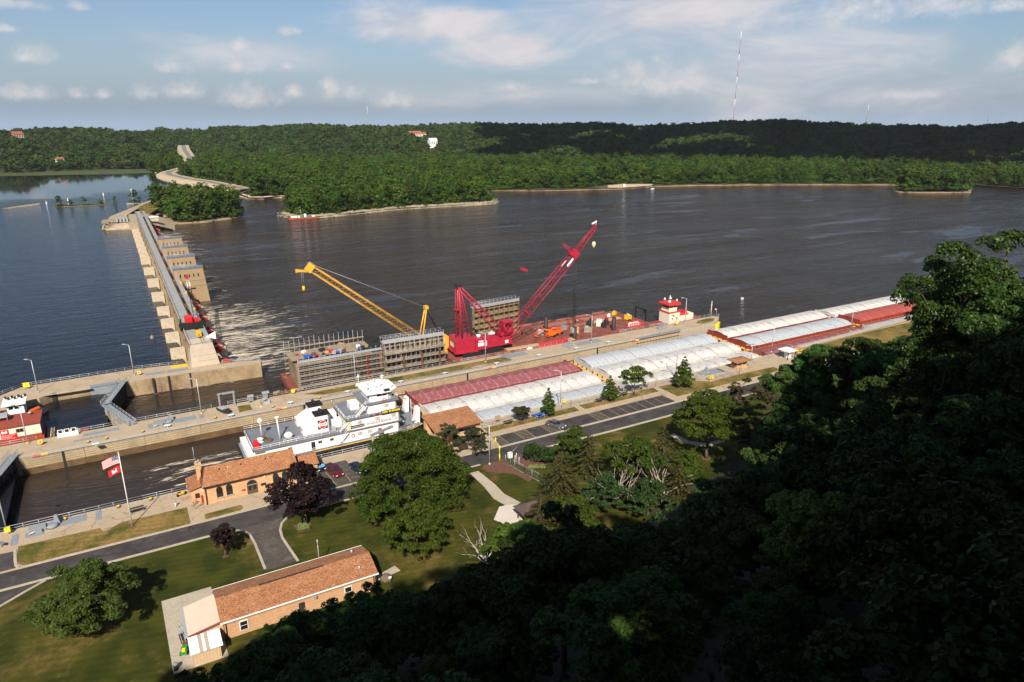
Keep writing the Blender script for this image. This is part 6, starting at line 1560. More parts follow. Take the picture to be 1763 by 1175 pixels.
for u in (7.3, 24.6): m.add([(u, 133.2, 4.0), (u, 140.2, 4.0), (u, 136.7, 6.1)], [(0, 1, 2), (2, 1, 0)])
m.build('wall', BRICK, t)
m = MB(); gable(m, 7.3, 24.6, 133.2, 140.2, 3.95, 6.25, 0.45, 1.3, 0.0); rf = m.build('roof', SHINGLE, t)
for u in (10.6, 12.2, 14.6, 19.4):
    m = MB(); m.tube((u, 135.6, 5.2), (u, 135.6, 5.9), 0.14, n=7); m.build('vent_pipe', GALV if u == 12.2 else DARK, rf)
m = MB(); m.box(7.0, 132.62, 3.7, 24.9, 132.76, 3.92); m.build('gutter', DARK, t)
m = MB(); m.tube((7.4, 132.9, 0), (7.4, 132.9, 3.8), 0.08, n=5); m.build('downspout', DARK, t)
m = MB(); m.box(6.55, 136.8, 0, 7.5, 138.0, 6.9); m.box(6.45, 136.7, 6.9, 7.6, 138.1, 7.15); ch = m.build('chimney', BRICK, t)
m = MB(); m.tube((6.8, 137.2, 7.1), (6.8, 137.2, 7.7), .14, n=6); m.tube((7.2, 137.6, 7.1), (7.2, 137.6, 7.7), .14, n=6); m.tube((6.6, 137.6, 7.1), (6.6, 137.6, 10.6), .05, n=4); m.build('flue', GALV, ch)
m = MB(); m.box(4.9, 134.4, 0, 7.3, 139.4, 3.1); m.build('annex_wall', BRICK, t)
m = MB(); m.loft([[(4.5, 134.0, 3.05), (4.5, 139.8, 3.05), (4.5, 139.8, 3.2), (4.5, 134.0, 3.2)], [(7.35, 134.0, 3.75), (7.35, 139.8, 3.75), (7.35, 139.8, 3.9), (7.35, 134, 3.9)]]); m.build('annex_roof', SHINGLE, t)
m = MB(); m.box(24.6, 134.6, 0, 29.4, 139.6, 2.7); m.build('side_wing', BRICK, t)
m = MB(); gable(m, 24.9, 29.4, 134.6, 139.6, 2.7, 3.9, 0.35); m.build('side_roof', SHINGLE, t)
for u in (9.9, 11.7, 20.6, 22.4):
    m = MB(); arch_plate(m, u, 0.95, 1.15, 2.25, 133.12, 133.3); f = m.build('window', pm('dark_bronze_frame', (0.05, .04, .03)), t)
    m = MB(); arch_plate(m, u, 1.05, .98, 2.08, 133.07, 133.14); m.build('pane', GLASS, f)
    m = MB(); m.box(u - .5, 133.03, 1.75, u + .5, 133.08, 1.82); m.build('glazing_bar', DARK, f)
    m = MB(); m.box(u - .75, 133.0, .78, u + .75, 133.25, .93); m.build('sill', CONC_L, f)
m = MB(); arch_plate(m, 15.95, 0.0, 2.0, 3.0, 133.1, 133.3); d = m.build('door', pm('brown_bronze_door', (0.10, 0.065, 0.04), 0.4, 0.1, 1), t)
m = MB(); arch_plate(m, 15.95, 2.1, 1.8, 0.9, 133.05, 133.12); m.box(15.2, 133.05, .9, 15.85, 133.12, 1.8); m.box(16.05, 133.05, .9, 16.7, 133.12, 1.8); m.build('pane', GLASS, d)
m = MB(); m.box(15.0, 133.03, 1.98, 16.9, 133.1, 2.08); m.build('transom', CONC_L, d)
m = MB(); m.box(15.85, 133.0, 1.0, 15.92, 133.06, 1.25); m.build('handle', GALV, d)
m = MB(); m.box(17.6, 133.1, 1.2, 18.6, 133.22, 1.7); m.build('plaque', DARK, t)
m = MB(); m.box(14.0, 133.05, 1.05, 14.6, 133.22, 1.35); m.build('red_box', RED, t)
m = MB(); m.ball((18.5, 133.1, 3.1), .18, 8); m.ball((6.9, 133.0, 3.3), .2, 8); m.build('wall_lamp', WHITE, t)
m = MB(); m.box(5.6, 134.33, 1.2, 6.4, 134.45, 2.2); m.build('annex_window', GLASS, t)
m = MB(); m.rbox((6.7, 134.2, .9), (.28, .2, 1.5)); m.build('red_hose_case', RED, t)
m = MB()
for z in (.45, 3.4): m.box(7.25, 133.15, z, 24.62, 133.21, z + .12)
m.build('brick_course', pm('lighter_brick_band', (0.52, .32, .19), .85, .12, 1), t)

t = thing('visitor_shelter', 'raised brick viewing shelter with brown roof beside the barges', 'shelter')
m = MB()
PIL = ((55.9, 138.0), (55.9, 132.0), (65.7, 138.0), (65.7, 132.0))
for u, v in PIL:
    k = MB(); k.box(u - .65, v - .65, 0, u + .65, v + .65, 4.9); k.build('pillar', BRICK, t)
m = MB(); m.loft([[(54.9, 131.0, 4.75), (54.9, 138.9, 5.95), (54.9, 138.9, 6.15), (54.9, 131.0, 4.95)], [(66.8, 131.0, 4.75), (66.8, 138.9, 5.95), (66.8, 138.9, 6.15), (66.8, 131.0, 4.95)]]); rf = m.build('roof', SHINGLE, t)
m = MB(); m.box(54.9, 130.92, 4.62, 66.8, 131.0, 4.95); m.build('fascia', pm('dark_brown_trim', (.06, .03, .02)), rf)
m = MB(); m.box(56.3, 132.4, 1.9, 65.3, 137.6, 2.15); m.build('deck', CONC_L, t)
m = MB(); m.box(56.5, 132.0, 2.1, 65.1, 132.3, 3.0); m.box(56.5, 137.7, 2.1, 65.1, 138, 3.0); m.build('parapet', BRICK, t)
m = MB(); m.box(56.3, 131.9, 3.0, 65.3, 132.4, 3.12); m.build('parapet_cap', CONC_L, t)
m = MB(); m.box(57, 132.6, 0, 60, 137.4, 1.9); m.build('base_wall', BRICK, t)
m = MB()
for i in range(8): m.box(60.5 + i * .32, 129.6, 0, 60.82 + i * .32, 131.2, 1.9 - i * .23)
m.build('steps', CONC_L, t)
m = MB(); m.box(62.2, 134, 2.15, 63.0, 134.6, 3.5); m.build('display_panel', pm('rust_panel_board', (.25, .09, .05)), t)

t = thing('maintenance_building', 'long low tan brick workshop with a wide brown shingle roof near the lawn', 'building')
m = MB(); m.box(4.9, 92.2, 0, 27.4, 99.8, 3.3)
for u in (4.9, 27.4): m.add([(u, 92.2, 3.3), (u, 99.8, 3.3), (u, 96.0, 4.5)], [(0, 1, 2), (2, 1, 0)])
m.build('wall', BRICK, t)
m = MB(); gable(m, 4.9, 27.4, 92.2, 99.8, 3.3, 4.65, 0.45); rf = m.build('roof', SHINGLE, t)
m = MB(); m.box(10.6, 95.9, 4.62, 20.4, 96.1, 4.74); m.build('ridge_vent', DARK, rf)
for u, v, z in ((25.6, 98.2, 3.9), (25.4, 93.6, 3.75)):
    m = MB(); m.tube((u, v, z - .1), (u, v, z + .55), .16, n=8); m.build('vent_pipe', GALV, rf)
m = MB(); m.box(4.4, 91.64, 3.1, 27.9, 91.78, 3.3); m.box(4.4, 100.24, 3.1, 27.9, 100.38, 3.3); m.build('gutter', WHITE, t)
m = MB(); m.box(5.05, 92.08, 0, 5.2, 92.2, 3.2); m.box(27.1, 92.08, 0, 27.25, 92.2, 3.2); m.build('downspout', DARK, t)
for u, z0, z1 in ((7.5, .75, 2.3), (23.0, 1.3, 2.3)):
    m = MB(); m.box(u - .6, 92.1, z0, u + .6, 92.24, z1); f = m.build('window', WHITE, t)
    m = MB()
    if z0 < 1: m.box(u - .48, 92.06, z0 + .1, u + .48, 92.12, (z0 + z1) / 2 - .05); m.box(u - .48, 92.06, (z0 + z1) / 2 + .05, u + .48, 92.12, z1 - .1)
    else: m.box(u - .48, 92.06, z0 + .1, u + .48, 92.12, z1 - .1)
    m.build('pane', GLASS, f)
m = MB(); m.box(15.4, 92.1, 0, 16.3, 92.24, 2.1); d = m.build('door', pm('dark_door', (.03, .025, .02)), t)
m = MB(); m.box(16.1, 92.05, .95, 16.2, 92.12, 1.1); m.build('handle', GALV, d)
m = MB(); m.rbox((17.9, 91.9, 2.5), (.35, .4, .3)); m.rbox((6.0, 92.1, 2.7), (.6, .15, .3)); m.build('wall_lamp', GALV, t)
m = MB()
for z in (.5, 1.0, 1.5, 2.0, 2.5): m.box(4.88, 92.17, z, 27.42, 92.22, z + .04)
m.build('brick_course', pm('lighter_brick_band', (.52, .32, .19)), t)

SIDING = pm('cream_metal_siding', (0.56, 0.40, 0.25), 0.55, 0.06, 0.6)
PANEL = pm('pinkish_metal_roof', (0.56, 0.43, 0.34), 0.5, 0.05, 0.6)
t = thing('lean_to_shed', 'cream metal lean-to with ribbed roof on the left end of the brick workshop', 'shed')
m = MB(); m.add([(0.4, 92.4, 0), (4.8, 92.4, 0), (4.8, 92.4, 3.2), (.4, 92.4, 2.5), (.4, 98.8, 0), (4.8, 98.8, 0), (4.8, 98.8, 3.2), (.4, 98.8, 2.5)], [(0, 1, 2, 3), (7, 6, 5, 4), (0, 3, 7, 4)]); m.build('wall', SIDING, t)
for i in range(30):
    m = MB() if i == 0 else m
    v = 92.1 + i * .235
    m.loft([[(.2, v, 2.5), (.2, v + .235, 2.5), (.2, v + .235, 2.6), (.2, v + .12, 2.64), (.2, v, 2.6)], [(4.85, v, 3.28), (4.85, v + .235, 3.28), (4.85, v + .235, 3.38), (4.85, v + .12, 3.42), (4.85, v, 3.38)]])
m.build('ribbed_roof', PANEL, t)
m = MB(); m.loft([[(.18, 92.0, 2.42), (.18, 92.1, 2.42), (.18, 92.1, 2.68), (.18, 92.0, 2.68)], [(4.86, 92, 3.2), (4.86, 92.1, 3.2), (4.86, 92.1, 3.46), (4.86, 92, 3.46)]]); m.build('roof_trim', pm('red_brown_trim', (.20, .06, .04)), t)
m = MB(); m.box(-.25, 92.2, 2.3, .2, 98.2, 2.5); m.build('gutter', GALV, t)
m = MB()
for i in range(10): m.box(.6 + i * .44, 92.34, 0, .64 + i * .44, 92.4, 2.5)
m.build('siding_rib', SIDING, t)
t = thing('storage_shed', 'small cream shed with white corrugated roof in front of the lean-to', 'shed')
m = MB(); m.box(.3, 88.8, 0, 3.9, 91.6, 2.1); m.build('wall', SIDING, t)
m = MB()
for i in range(9): m.box(.3 + i * .42, 88.74, 0, .34 + i * .42, 88.8, 2.1)
m.build('siding_rib', SIDING, t)
for i in range(10):
    m = MB(); u = .05 + i * .42; m.loft([[(u, 88.5, 2.15), (u + .4, 88.5, 2.15), (u + .4, 88.5, 2.22), (u, 88.5, 2.22)], [(u, 91.9, 2.5), (u + .4, 91.9, 2.5), (u + .4, 91.9, 2.57), (u, 91.9, 2.57)]])
    m.build('roof_panel', pm('tan_roof_light', (.40, .33, .25)) if i in (3, 5) else WHITE, t)
t = thing('pavilion', 'dark brown roofed picnic pavilion half hidden by trees beside a pale slab', 'pavilion')
m = MB()
for u, v in ((57.6, 96.2), (61.6, 96.0), (57.6, 99.0), (61.6, 99.0)): k = MB(); k.box(u - .12, v - .12, 0, u + .12, v + .12, 2.5); k.build('post', BARK, t)
m.loft([[(56.8, 95.2, 2.4), (62.6, 95.2, 2.4), (62.6, 99.8, 2.4), (56.8, 99.8, 2.4)], [(58.6, 97.4, 3.7), (60.8, 97.4, 3.7), (60.8, 97.6, 3.7), (58.6, 97.6, 3.7)]]); m.build('roof', pm('dark_brown_shingle', (.095, .065, .058), .9, .15, .6, fine=2), t)
bed([(53.4, 100.8), (56.4, 104.2), (58.2, 104.0), (60.0, 103.2), (57.4, 96.4), (55.2, 96.4)], .07, 'picnic_slab', pm('pale_slab', (.52, .46, .40), .85, .06, .5))
t = thing('control_hut', 'small brick hut with flat brown roof on the walkway beside the pale barges', 'hut')
m = MB(); m.box(154.6, 136.4, 0, 158.6, 138.8, 1.2); m.build('wall', BRICK, t)
m = MB(); m.box(154.7, 136.5, 1.2, 158.5, 138.7, 2.5); m.build('window', GLASS, t)
m = MB()
for p in ((154.7, 136.5), (158.5, 136.5), (154.7, 138.7), (158.5, 138.7), (156.6, 136.5)): m.box(p[0] - .12, p[1] - .12, 1.2, p[0] + .12, p[1] + .12, 2.5)
m.build('corner_post', BRICK, t)
m = MB(); m.loft([[(153.2, 135.3, 2.5), (159.8, 135.3, 2.5), (159.8, 139.6, 2.5), (153.2, 139.6, 2.5)], [(153.2, 135.3, 2.65), (159.8, 135.3, 2.65), (159.8, 139.6, 2.65), (153.2, 139.6, 2.65)], [(155.6, 137.2, 3.0), (157.4, 137.2, 3.0), (157.4, 137.6, 3.0), (155.6, 137.6, 3.0)]]); m.build('roof', SHINGLE, t)
t = thing('kiosk', 'white-roofed open kiosk on the concrete ramp by the maroon barge', 'kiosk')
m = MB(); m.box(174.6, 134.6, 2.5, 178.6, 138.6, 2.75); m.build('roof', WHITE, t)
for p in ((175, 135), (178.2, 135), (175, 138.2), (178.2, 138.2)):
    m = MB(); m.box(p[0] - .1, p[1] - .1, 0, p[0] + .1, p[1] + .1, 2.5); m.build('post', DARK, t)
m = MB(); m.box(176.2, 136.0, 0, 177.8, 137.4, 1.7); m.build('white_tank', WHITE, t)

# ------------------------------------------------------------------ lamps, flags, fences
def lamp(pts, label, h=9.4, arm=1.3, black=False):
    u, v = pts
    t = thing('lamp_post', label, 'lamp post', (u, v, 0), 0, 'tall grey lamp posts')
    m = MB(); m.tube((0, 0, 0), (0, 0, h), .13, .085, n=7); m.build('pole', GALV, t)
    m = MB(); m.lathe((0, 0, 0), [(.3, 0), (.3, .25), (.16, .4)], 8); m.build('base', YEL if black else GALV, t)
    m = MB(); m.tube((0, 0, h - .1), (-arm * .8, arm * .55, h + .15), .05, n=5); m.build('arm', GALV, t)
    m = MB(); m.rbox((-arm * .95, arm * .65, h + .14), (.9, .36, .18), 2.5); m.build('lamp_head', GALV, t)
    return t
for x, y, lab in ((66, 676, 'tall lamp post on the river wall by the yellow sign board'), (231, 647, 'tall lamp post on the river wall where the small lock gate meets it'), (347, 713, 'tall lamp post on the intermediate wall next to the grey cover plates'),
                  (12, 915, 'tall lamp post at the left picture edge on the landward wall'), (48, 764, 'tall lamp post in front of the red-roofed houseboat'), (613, 666, 'tall lamp post in front of the wide low scaffolding'), (836, 624, 'tall lamp post in front of the red crane'),
                  (1018, 590, 'tall lamp post beside the crane hook block ropes'), (1179, 557, 'tall lamp post on the wall end in front of the tug'), (843, 800, 'tall lamp post by the yellow gate of the parking lot'), (710, 751, 'tall lamp post by the bow of the white towboat'),
                  (965, 697, 'tall lamp post on the walkway with a yellow box at its foot'), (1164, 641, 'tall lamp post behind the conical tree by the fenced pad'), (1328, 607, 'tall lamp post with a black sign by the kiosk'), (1464, 571, 'tall lamp post beside the low maroon barge'),
                  (1570, 586, 'tall lamp post on the grass bank right of the kiosk'), (1585, 548, 'tall lamp post at the far end by the brick-red barge')):
    p = at(x, y); lamp(p[:2], lab, black=(x in (347, 48, 836)))
for x, y, lab in ((953, 705, 'short curved lamp post on the walkway behind the conical tree'), (1293, 620, 'short curved lamp post beside the small brick hut')):
    p = at(x, y); t = thing('lamp_post', lab, 'lamp post', p, 0, 'short curved lamp posts')
    m = MB(); m.tube((0, 0, 0), (0, 0, 4.2), .1, .08); m.build('pole', GALV, t); m = MB(); m.path([(0, 0, 4.2), (-.4, .2, 4.8), (-1.1, .6, 4.9)], .06); m.build('arm', GALV, t); m = MB(); m.rbox((-1.4, .75, 4.85), (.8, .35, .18), 2.6); m.build('lamp_head', GALV, t)
t = thing('flagpole', 'tall white flagpole on the dry lawn strip by the walkway', 'flagpole', (-5.6, 131.9, 0))
m = MB(); m.tube((0, 0, 0), (0, 0, 15.0), .12, .06, n=7); m.build('pole', WHITE, t); m = MB(); m.ball((0, 0, 15.1), .14, 8); m.build('finial', YEL, t)
def flag_pt(o, a, b, W, Hh):
    """waving cloth: a along, b down (0..1)"""
    return (o[0] - a * W * .93, o[1] + math.sin(a * 7 + b) * .14 * a + a * .3, o[2] - b * Hh - a * a * .75 - a * .12)
def cloth(m, o, W, Hh, a0, a1, b0, b1, off=0.0, n=8):
    P = []
    for i in range(n + 1):
        a = a0 + (a1 - a0) * i / n
        for b in (b0, b1): q = flag_pt(o, a, b, W, Hh); P.append((q[0], q[1] - off, q[2]))
    m.add(P, [(2 * i, 2 * i + 1, 2 * i + 3, 2 * i + 2) for i in range(n)])
FR, FB = pm('flag_red', (.50, .02, .03), .8, .05, 1), pm('flag_blue', (.015, .02, .10), .8, .05, 1)
t = thing('flag', 'striped United States flag flying from the top of the flagpole', 'flag', (-5.7, 131.9, 14.6))
for nm, mt, ks in (('red_stripe', FR, range(0, 13, 2)), ('white_stripe', WHITE, range(1, 13, 2))):
    for k in ks:
        m = MB(); cloth(m, (0, 0, 0), 2.9, 1.7, 0, 1, k / 13, (k + 1) / 13); m.build(nm, mt, t)
m = MB(); cloth(m, (0, 0, 0), 2.9, 1.7, 0, .4, 0, 7 / 13, .012); cloth(m, (0, 0, 0), 2.9, 1.7, 0, .4, 0, 7 / 13, -.012); c = m.build('canton', FB, t)
m = MB()
for i in range(9):
    for j in range(5):
        q = flag_pt((0, 0, 0), .022 + i * .044, .06 + (j + (i % 2) * .5) * .092, 2.9, 1.7)
        for s in (-.02, .02): m.add([(q[0] - .045, q[1] + s, q[2]), (q[0], q[1] + s, q[2] - .045), (q[0] + .045, q[1] + s, q[2]), (q[0], q[1] + s, q[2] + .045)], [(0, 1, 2, 3)])
o = m.build('star', WHITE, c); o['kind'] = 'stuff'
t = thing('flag', 'red flag with a white castle flying below the striped flag', 'flag', (-5.7, 131.9, 12.5))
m = MB(); cloth(m, (0, 0, 0), 2.2, 1.35, 0, 1, 0, 1); c = m.build('cloth', FR, t)
m = MB()
for a0, a1, b0, b1 in ((.3, .42, .25, .75), (.58, .7, .25, .75), (.42, .58, .45, .75)):
    for s in (.012, -.012): cloth(m, (0, 0, 0), 2.2, 1.35, a0, a1, b0, b1, s, 3)
m.build('castle_emblem', WHITE, c)
t = thing('windsock', 'small red and white windsock at the end of the intermediate wall', 'windsock', (191.6, 181.6, 0))
m = MB(); m.tube((0, 0, 0), (0, 0, 3.4), .06, n=5); m.build('pole', GALV, t); m = MB(); m.tube((0, 0, 3.3), (-.9, .3, 2.6), .25, .16, n=8); m.build('sock', RED, t); m = MB(); m.tube((-.3, .1, 3.07), (-.6, .2, 2.84), .245, .2, n=8); m.build('white_band', WHITE, t)
t = thing('signal_mast', 'thin white mast with stays at the end of the intermediate wall', 'mast', (188.6, 181.4, 0))
m = MB(); m.tube((0, 0, 0), (0, 0, 6.6), .09, n=5); m.tube((-.6, 0, 5), (.6, 0, 5), .05, n=4); m.build('pole', WHITE, t); m = MB()
for a in (-1.6, 1.2): m.tube((a, .4, 0), (0, 0, 4.6), .03, n=3)
m.build('stay', GALV, t)
def chain_fence(label, pts, h=1.9, step=3.0):
    t = thing('chain_link_fence', label, 'fence')
    m = MB()
    for a, c in zip(pts[:-1], pts[1:]):
        A, Cc = Vector((*a, 0)), Vector((*c, 0)); n = max(1, round((Cc - A).length / step))
        for i in range(n + 1): q = A.lerp(Cc, i / n); m.tube(q, q + Vector((0, 0, h)), .045, n=4)
    o = m.build('post', GALV, t); o['kind'] = 'stuff'
    m = MB()
    for a, c in zip(pts[:-1], pts[1:]):
        for z in (h - .02, .1): m.tube((*a, z), (*c, z), .03, n=4)
    m.build('top_rail', GALV, t)
    m = MB()
    for a, c in zip(pts[:-1], pts[1:]):
        A, Cc = Vector((*a, 0)), Vector((*c, 0)); L = (Cc - A).length; n = max(1, round(L / .42)); up = Vector((0, 0, h))
        for i in range(n):
            p, q = A.lerp(Cc, i / n), A.lerp(Cc, (i + 1) / n)
            for k in range(4):
                z0, z1 = h * k / 4, h * (k + 1) / 4
                for e, f in ((p, q), (q, p)):
                    x0, x1 = Vector((e.x, e.y, z0)), Vector((f.x, f.y, z1)); d = Vector((0, 0, .011)); m.add([x0 - d, x1 - d, x1 + d, x0 + d], [(0, 1, 2, 3)])
    o = m.build('wire_mesh', GALV, t); o['kind'] = 'stuff'
    return t
chain_fence('chain-link fence between the walkway and the lawn strips with trees', [(67.2, 137.9), (96, 137.9), (124.6, 137.9)])
chain_fence('chain-link fence round the fenced concrete pad with grey plates', [(124.6, 137.9), (136, 137.2), (140.4, 133.4), (152.6, 133.6), (156, 136)])
chain_fence('chain-link fence running from the vehicle gate past the two round shrubs', [(66.2, 119.4), (67.3, 113.2), (68.3, 108.6), (67.6, 104)])
chain_fence('low wire fence from the kiosk along the guide wall', [(178.6, 141.0), (214, 142.2), (262, 144.0)], 1.1)
t = thing('vehicle_gate', 'yellow barrier gate and posts across the road by the parking lot', 'gate')
m = MB()
for p in ((65.6, 120.9), (68.8, 128.7), (67.6, 124.6)): k = MB(); k.tube((*p, 0), (*p, 1.5), .14, n=7); k.build('bollard', YEL_B, t)
m.tube((65.6, 120.9, .7), (68.5, 126.4, .7), .07, n=5); m.build('barrier_arm', YEL_B, t)
m = MB(); m.box(67.0, 119.2, .9, 67.9, 119.9, 2.1); m.build('control_box', WHITE, t)
m = MB()
for p in ((67.0, 118.6), (67.6, 117.6), (68.4, 118.4), (67.9, 116.4)): m.tube((*p, 0), (*p, 2.3), .1, n=5)
m.tube((67.0, 118.6, 2.3), (71, 121.6, 2.4), .05, n=4); m.build('gate_post', GALV, t)

# ------------------------------------------------------------------ cars
def car(label, loc, rz, paint, kind='sedan', grp=None):
    t = thing('parked_car' if kind != 'pickup' else 'pickup_truck', label, 'car' if kind != 'pickup' else 'pickup truck', (*loc, .02), rz, grp)
    L, W = (5.0, 1.85) if kind != 'pickup' else (5.7, 2.0)
    lo = [(-L / 2, .45), (-L / 2 + .1, .95), (-L / 2 + 1.0, 1.0), (L / 2 - 1.3, .95), (L / 2 - .15, .78), (L / 2, .45)]
    if kind == 'pickup': lo = [(-L / 2, .5), (-L / 2, 1.12), (-.4, 1.15), (L / 2 - 1.4, 1.15), (L / 2 - .1, 1.0), (L / 2, .5)]
    m = MB(); rg = []
    for x, z in lo:
        w = W / 2 * (.92 if abs(x) > L / 2 - .3 else 1.0); rg.append([(x, -w, .28), (x, w, .28), (x, w, z - .12), (x, w * .9, z), (x, -w * .9, z), (x, -w, z - .12)])
    m.loft(rg); m.build('body', paint, t)
    if kind == 'pickup':
        cb, ct = [(-.3, 1.12), (-.15, 1.12)], None
        x0, x1, y0, y1, zt = -.5, 1.5, -.2, .8, 1.85
    else: x0, x1, y0, y1, zt = -1.7, 1.15, -1.05, .4, 1.45
    z0 = .92 if kind != 'pickup' else 1.1
    m = MB(); m.loft([[(x0, -W * .45, z0), (x1, -W * .45, z0), (x1, W * .45, z0), (x0, W * .45, z0)], [(y0, -W * .37, zt - .02), (y1, -W * .37, zt - .02), (y1, W * .37, zt - .02), (y0, W * .37, zt - .02)]]); m.build('glasshouse', GLASS, t)
    m = MB(); m.prism([(y0 - .05, -W * .375), (y1 + .05, -W * .375), (y1 + .05, W * .375), (y0 - .05, W * .375)], zt - .02, zt + .05)
    for s in (-1, 1):
        for xa, xb in ((x0, y0), (x1, y1), ((x0 + x1) / 2, (y0 + y1) / 2)): m.tube((xa, s * W * .45, z0), (xb, s * W * .375, zt), .05, n=4)
    m.build('roof', paint, t)
    if kind == 'pickup':
        m = MB(); m.box(-L / 2 + .15, -W * .42, .95, -.6, W * .42, 1.17); m.build('cargo_bed', DARK, t)
    for x in (-L / 2 + .95, L / 2 - .95):
        for s in (-1, 1):
            m = MB(); m.tube((x, s * (W / 2 - .2), .33), (x, s * (W / 2 + .02), .33), .34, n=14); w = m.build('wheel', BLACK, t)
            m = MB(); m.tube((x, s * (W / 2 + .02), .33), (x, s * (W / 2 + .04), .33), .2, n=10); m.build('rim', GALV, w)
    for s in (-1, 1):
        m = MB(); m.rbox((L / 2 - .06, s * W * .34, .66), (.14, .36, .16)); m.build('headlight', WHITE, t)
        m = MB(); m.rbox((-L / 2 + .04, s * W * .36, .75), (.1, .3, .18)); m.build('tail_light', RED, t)
        m = MB(); m.rbox((x1 - .35, s * (W / 2 + .06), z0 + .08), (.18, .16, .14)); m.build('wing_mirror', paint, t)
    return t
def paint(n, c): return pm(n, c, .25, .04, 1.0, spec=.6)
CARS = [car('grey sedan parked alone in the long parking lot', (85.9, 129.6), -1.15, paint('car_grey', (.085, .085, .09))), car('dark blue sedan in the small lot between the maroon pickup and the red car', (37.1, 132.0), -1.42, paint('car_navy', (.012, .018, .05))),
        car('red car half hidden by the big green tree', (41.4, 132.6), -1.42, paint('car_red', (.17, .010, .018))), car('maroon pickup truck beside the dark purple tree', (32.4, 133.4), -1.38, paint('car_maroon', (.095, .012, .016)), 'pickup'),
        car('black pickup truck with a blue tarp behind the maroon pickup', (29.8, 137.6), -1.38, paint('car_black', (.015, .015, .017)), 'pickup')]
t = thing('tarp', 'folded light blue tarp on the tailgate of the black pickup', 'tarp', (30.3, 135.4, 1.2)); m = MB(); m.rbox((0, 0, .1), (1.4, .9, .3), .2); m.build('cloth', pm('light_blue_tarp', (.12, .34, .60)), t); m = MB(); m.tube((-.6, 0, .27), (.6, .1, .27), .04); m.build('strap', WHITE, t)

# ------------------------------------------------------------------ small things about the grounds
def bench(label, u, v, rz, mat=DARK, w=1.9):
    t = thing('picnic_bench', label, 'bench', (u, v, .06), rz)
    for k in range(3):
        m = MB(); m.box(-w / 2, -.28 + k * .2, .44, w / 2, -.12 + k * .2, .5); m.build('slat', mat, t)
    for k in range(2):
        m = MB(); m.box(-w / 2, .32, .6 + k * .2, w / 2, .37, .75 + k * .2); m.build('back_slat', mat, t)
    for s in (-1, 1):
        m = MB(); m.box(s * w * .4 - .04, -.28, 0, s * w * .4 + .04, .36, .44); m.build('leg', GALV, t)
    return t
bench('dark bench on the walkway behind the flagpole', -4.6, 136.8, 0.08, DARK, 2.6); bench('dark bench on the dry strip under the round bronze tree', 76.6, 136.4, .05, DARK, 2.6); bench('dark bench on the dry strip under the second conical tree', 104.2, 136.6, .05, DARK, 2.6); bench('dark bench on the dry strip under the wide-crowned young tree', 112.6, 136.8, .05, DARK, 2.6)
t = thing('picnic_table', 'bright blue covered table on the dry strip beside the conical tree', 'table', (85.4, 136.6, .06), .1)
m = MB(); m.box(-1.6, -.5, .7, 1.6, .5, .8); m.build('top', BLUE, t)
for s in (-1, 1):
    m = MB(); m.box(-1.6, s * .95 - .16, .42, 1.6, s * .95 + .16, .5); m.build('seat', BLUE, t); m = MB(); m.box(s * 1.1 - .05, -1, 0, s * 1.1 + .05, 1, .7); m.build('leg', GALV, t)
def hoist(label, u, v, rz, s=1.0):
    t = thing('gate_machinery', label, 'machinery', (u, v, .04), rz)
    m = MB(); m.lathe((0, 0, 0), [(.9 * s, 0), (.9 * s, .5), (.7 * s, .6)], 14); m.build('gear_drum', GREYP, t)
    m = MB(); m.box(-3.2 * s, -.6, 0, -.8 * s, .6, .9 * s); m.box(-2.4 * s, -1.1, 0, -1.4 * s, -.6, .6); m.build('motor_housing', GREYP, t)
    m = MB(); m.loft([[(.2, .3, 0), (1.3, .3, 0), (1.3, 1.8, 0), (.2, 1.8, 0)], [(.5, .6, 1.5 * s), (1.0, .6, 1.5 * s), (1.0, 1.4, 1.5 * s), (.5, 1.4, 1.5 * s)]]); m.build('gear_cover', GREYP, t)
    m = MB(); m.tube((-3, .2, .6), (.8, .9, .7), .13, n=6); m.tube((-3.6, -1.3, .3), (-1.2, -.4, .5), .12, n=6); m.build('strut_arm', GALV, t)
    return t
hoist('grey gate-operating machinery on the walkway left of the flagpole', -18.4, 138.8, .05, 1.1); hoist('grey gate-operating machinery on the intermediate wall beside the small gate', 4.2, 178.9, .1); hoist('grey gate machinery on the intermediate wall by the red barge', 124.6, 180.4, .1, .9); hoist('grey gate machinery and red extinguisher on the fenced pad', 144.8, 138.6, .1, .9); hoist('tangle of grey gate machinery near the tug on the wall end', 165.0, 180.4, .1, 1.0)
t = thing('work_skiff', 'dark green work skiff set down on the intermediate wall under the davit', 'skiff', (17.0, 179.2, .05), -1.2)
m = MB(); m.loft([[(-2.0, -.7, .0), (-2.0, .7, 0), (-2.0, 1.0, .8), (-2.0, -1.0, .8)], [(1.4, -.7, 0), (1.4, .7, 0), (1.4, 1.0, .85), (1.4, -1.0, .85)], [(2.6, -.3, .3), (2.6, .3, .3), (2.7, .5, .95), (2.7, -.5, .95)]]); m.build('hull', pm('dark_green_hull', (.02, .028, .024)), t)
m = MB(); m.box(-1.4, -.8, .8, .8, .8, 1.1); m.box(-.3, -.4, 1.1, .6, .4, 1.4); m.build('deck_gear', GALV, t); m = MB(); m.rbox((-.5, .2, 1.2), (.9, .5, .3), .3); m.build('red_bag', RED, t)
t = thing('davit', 'grey goalpost davit on the intermediate wall behind the dark skiff', 'davit', (16.6, 182.6, 0))
m = MB()
for x in (0, 3.6): m.box(x - .2, -.2, 0, x + .2, .2, 3.6)
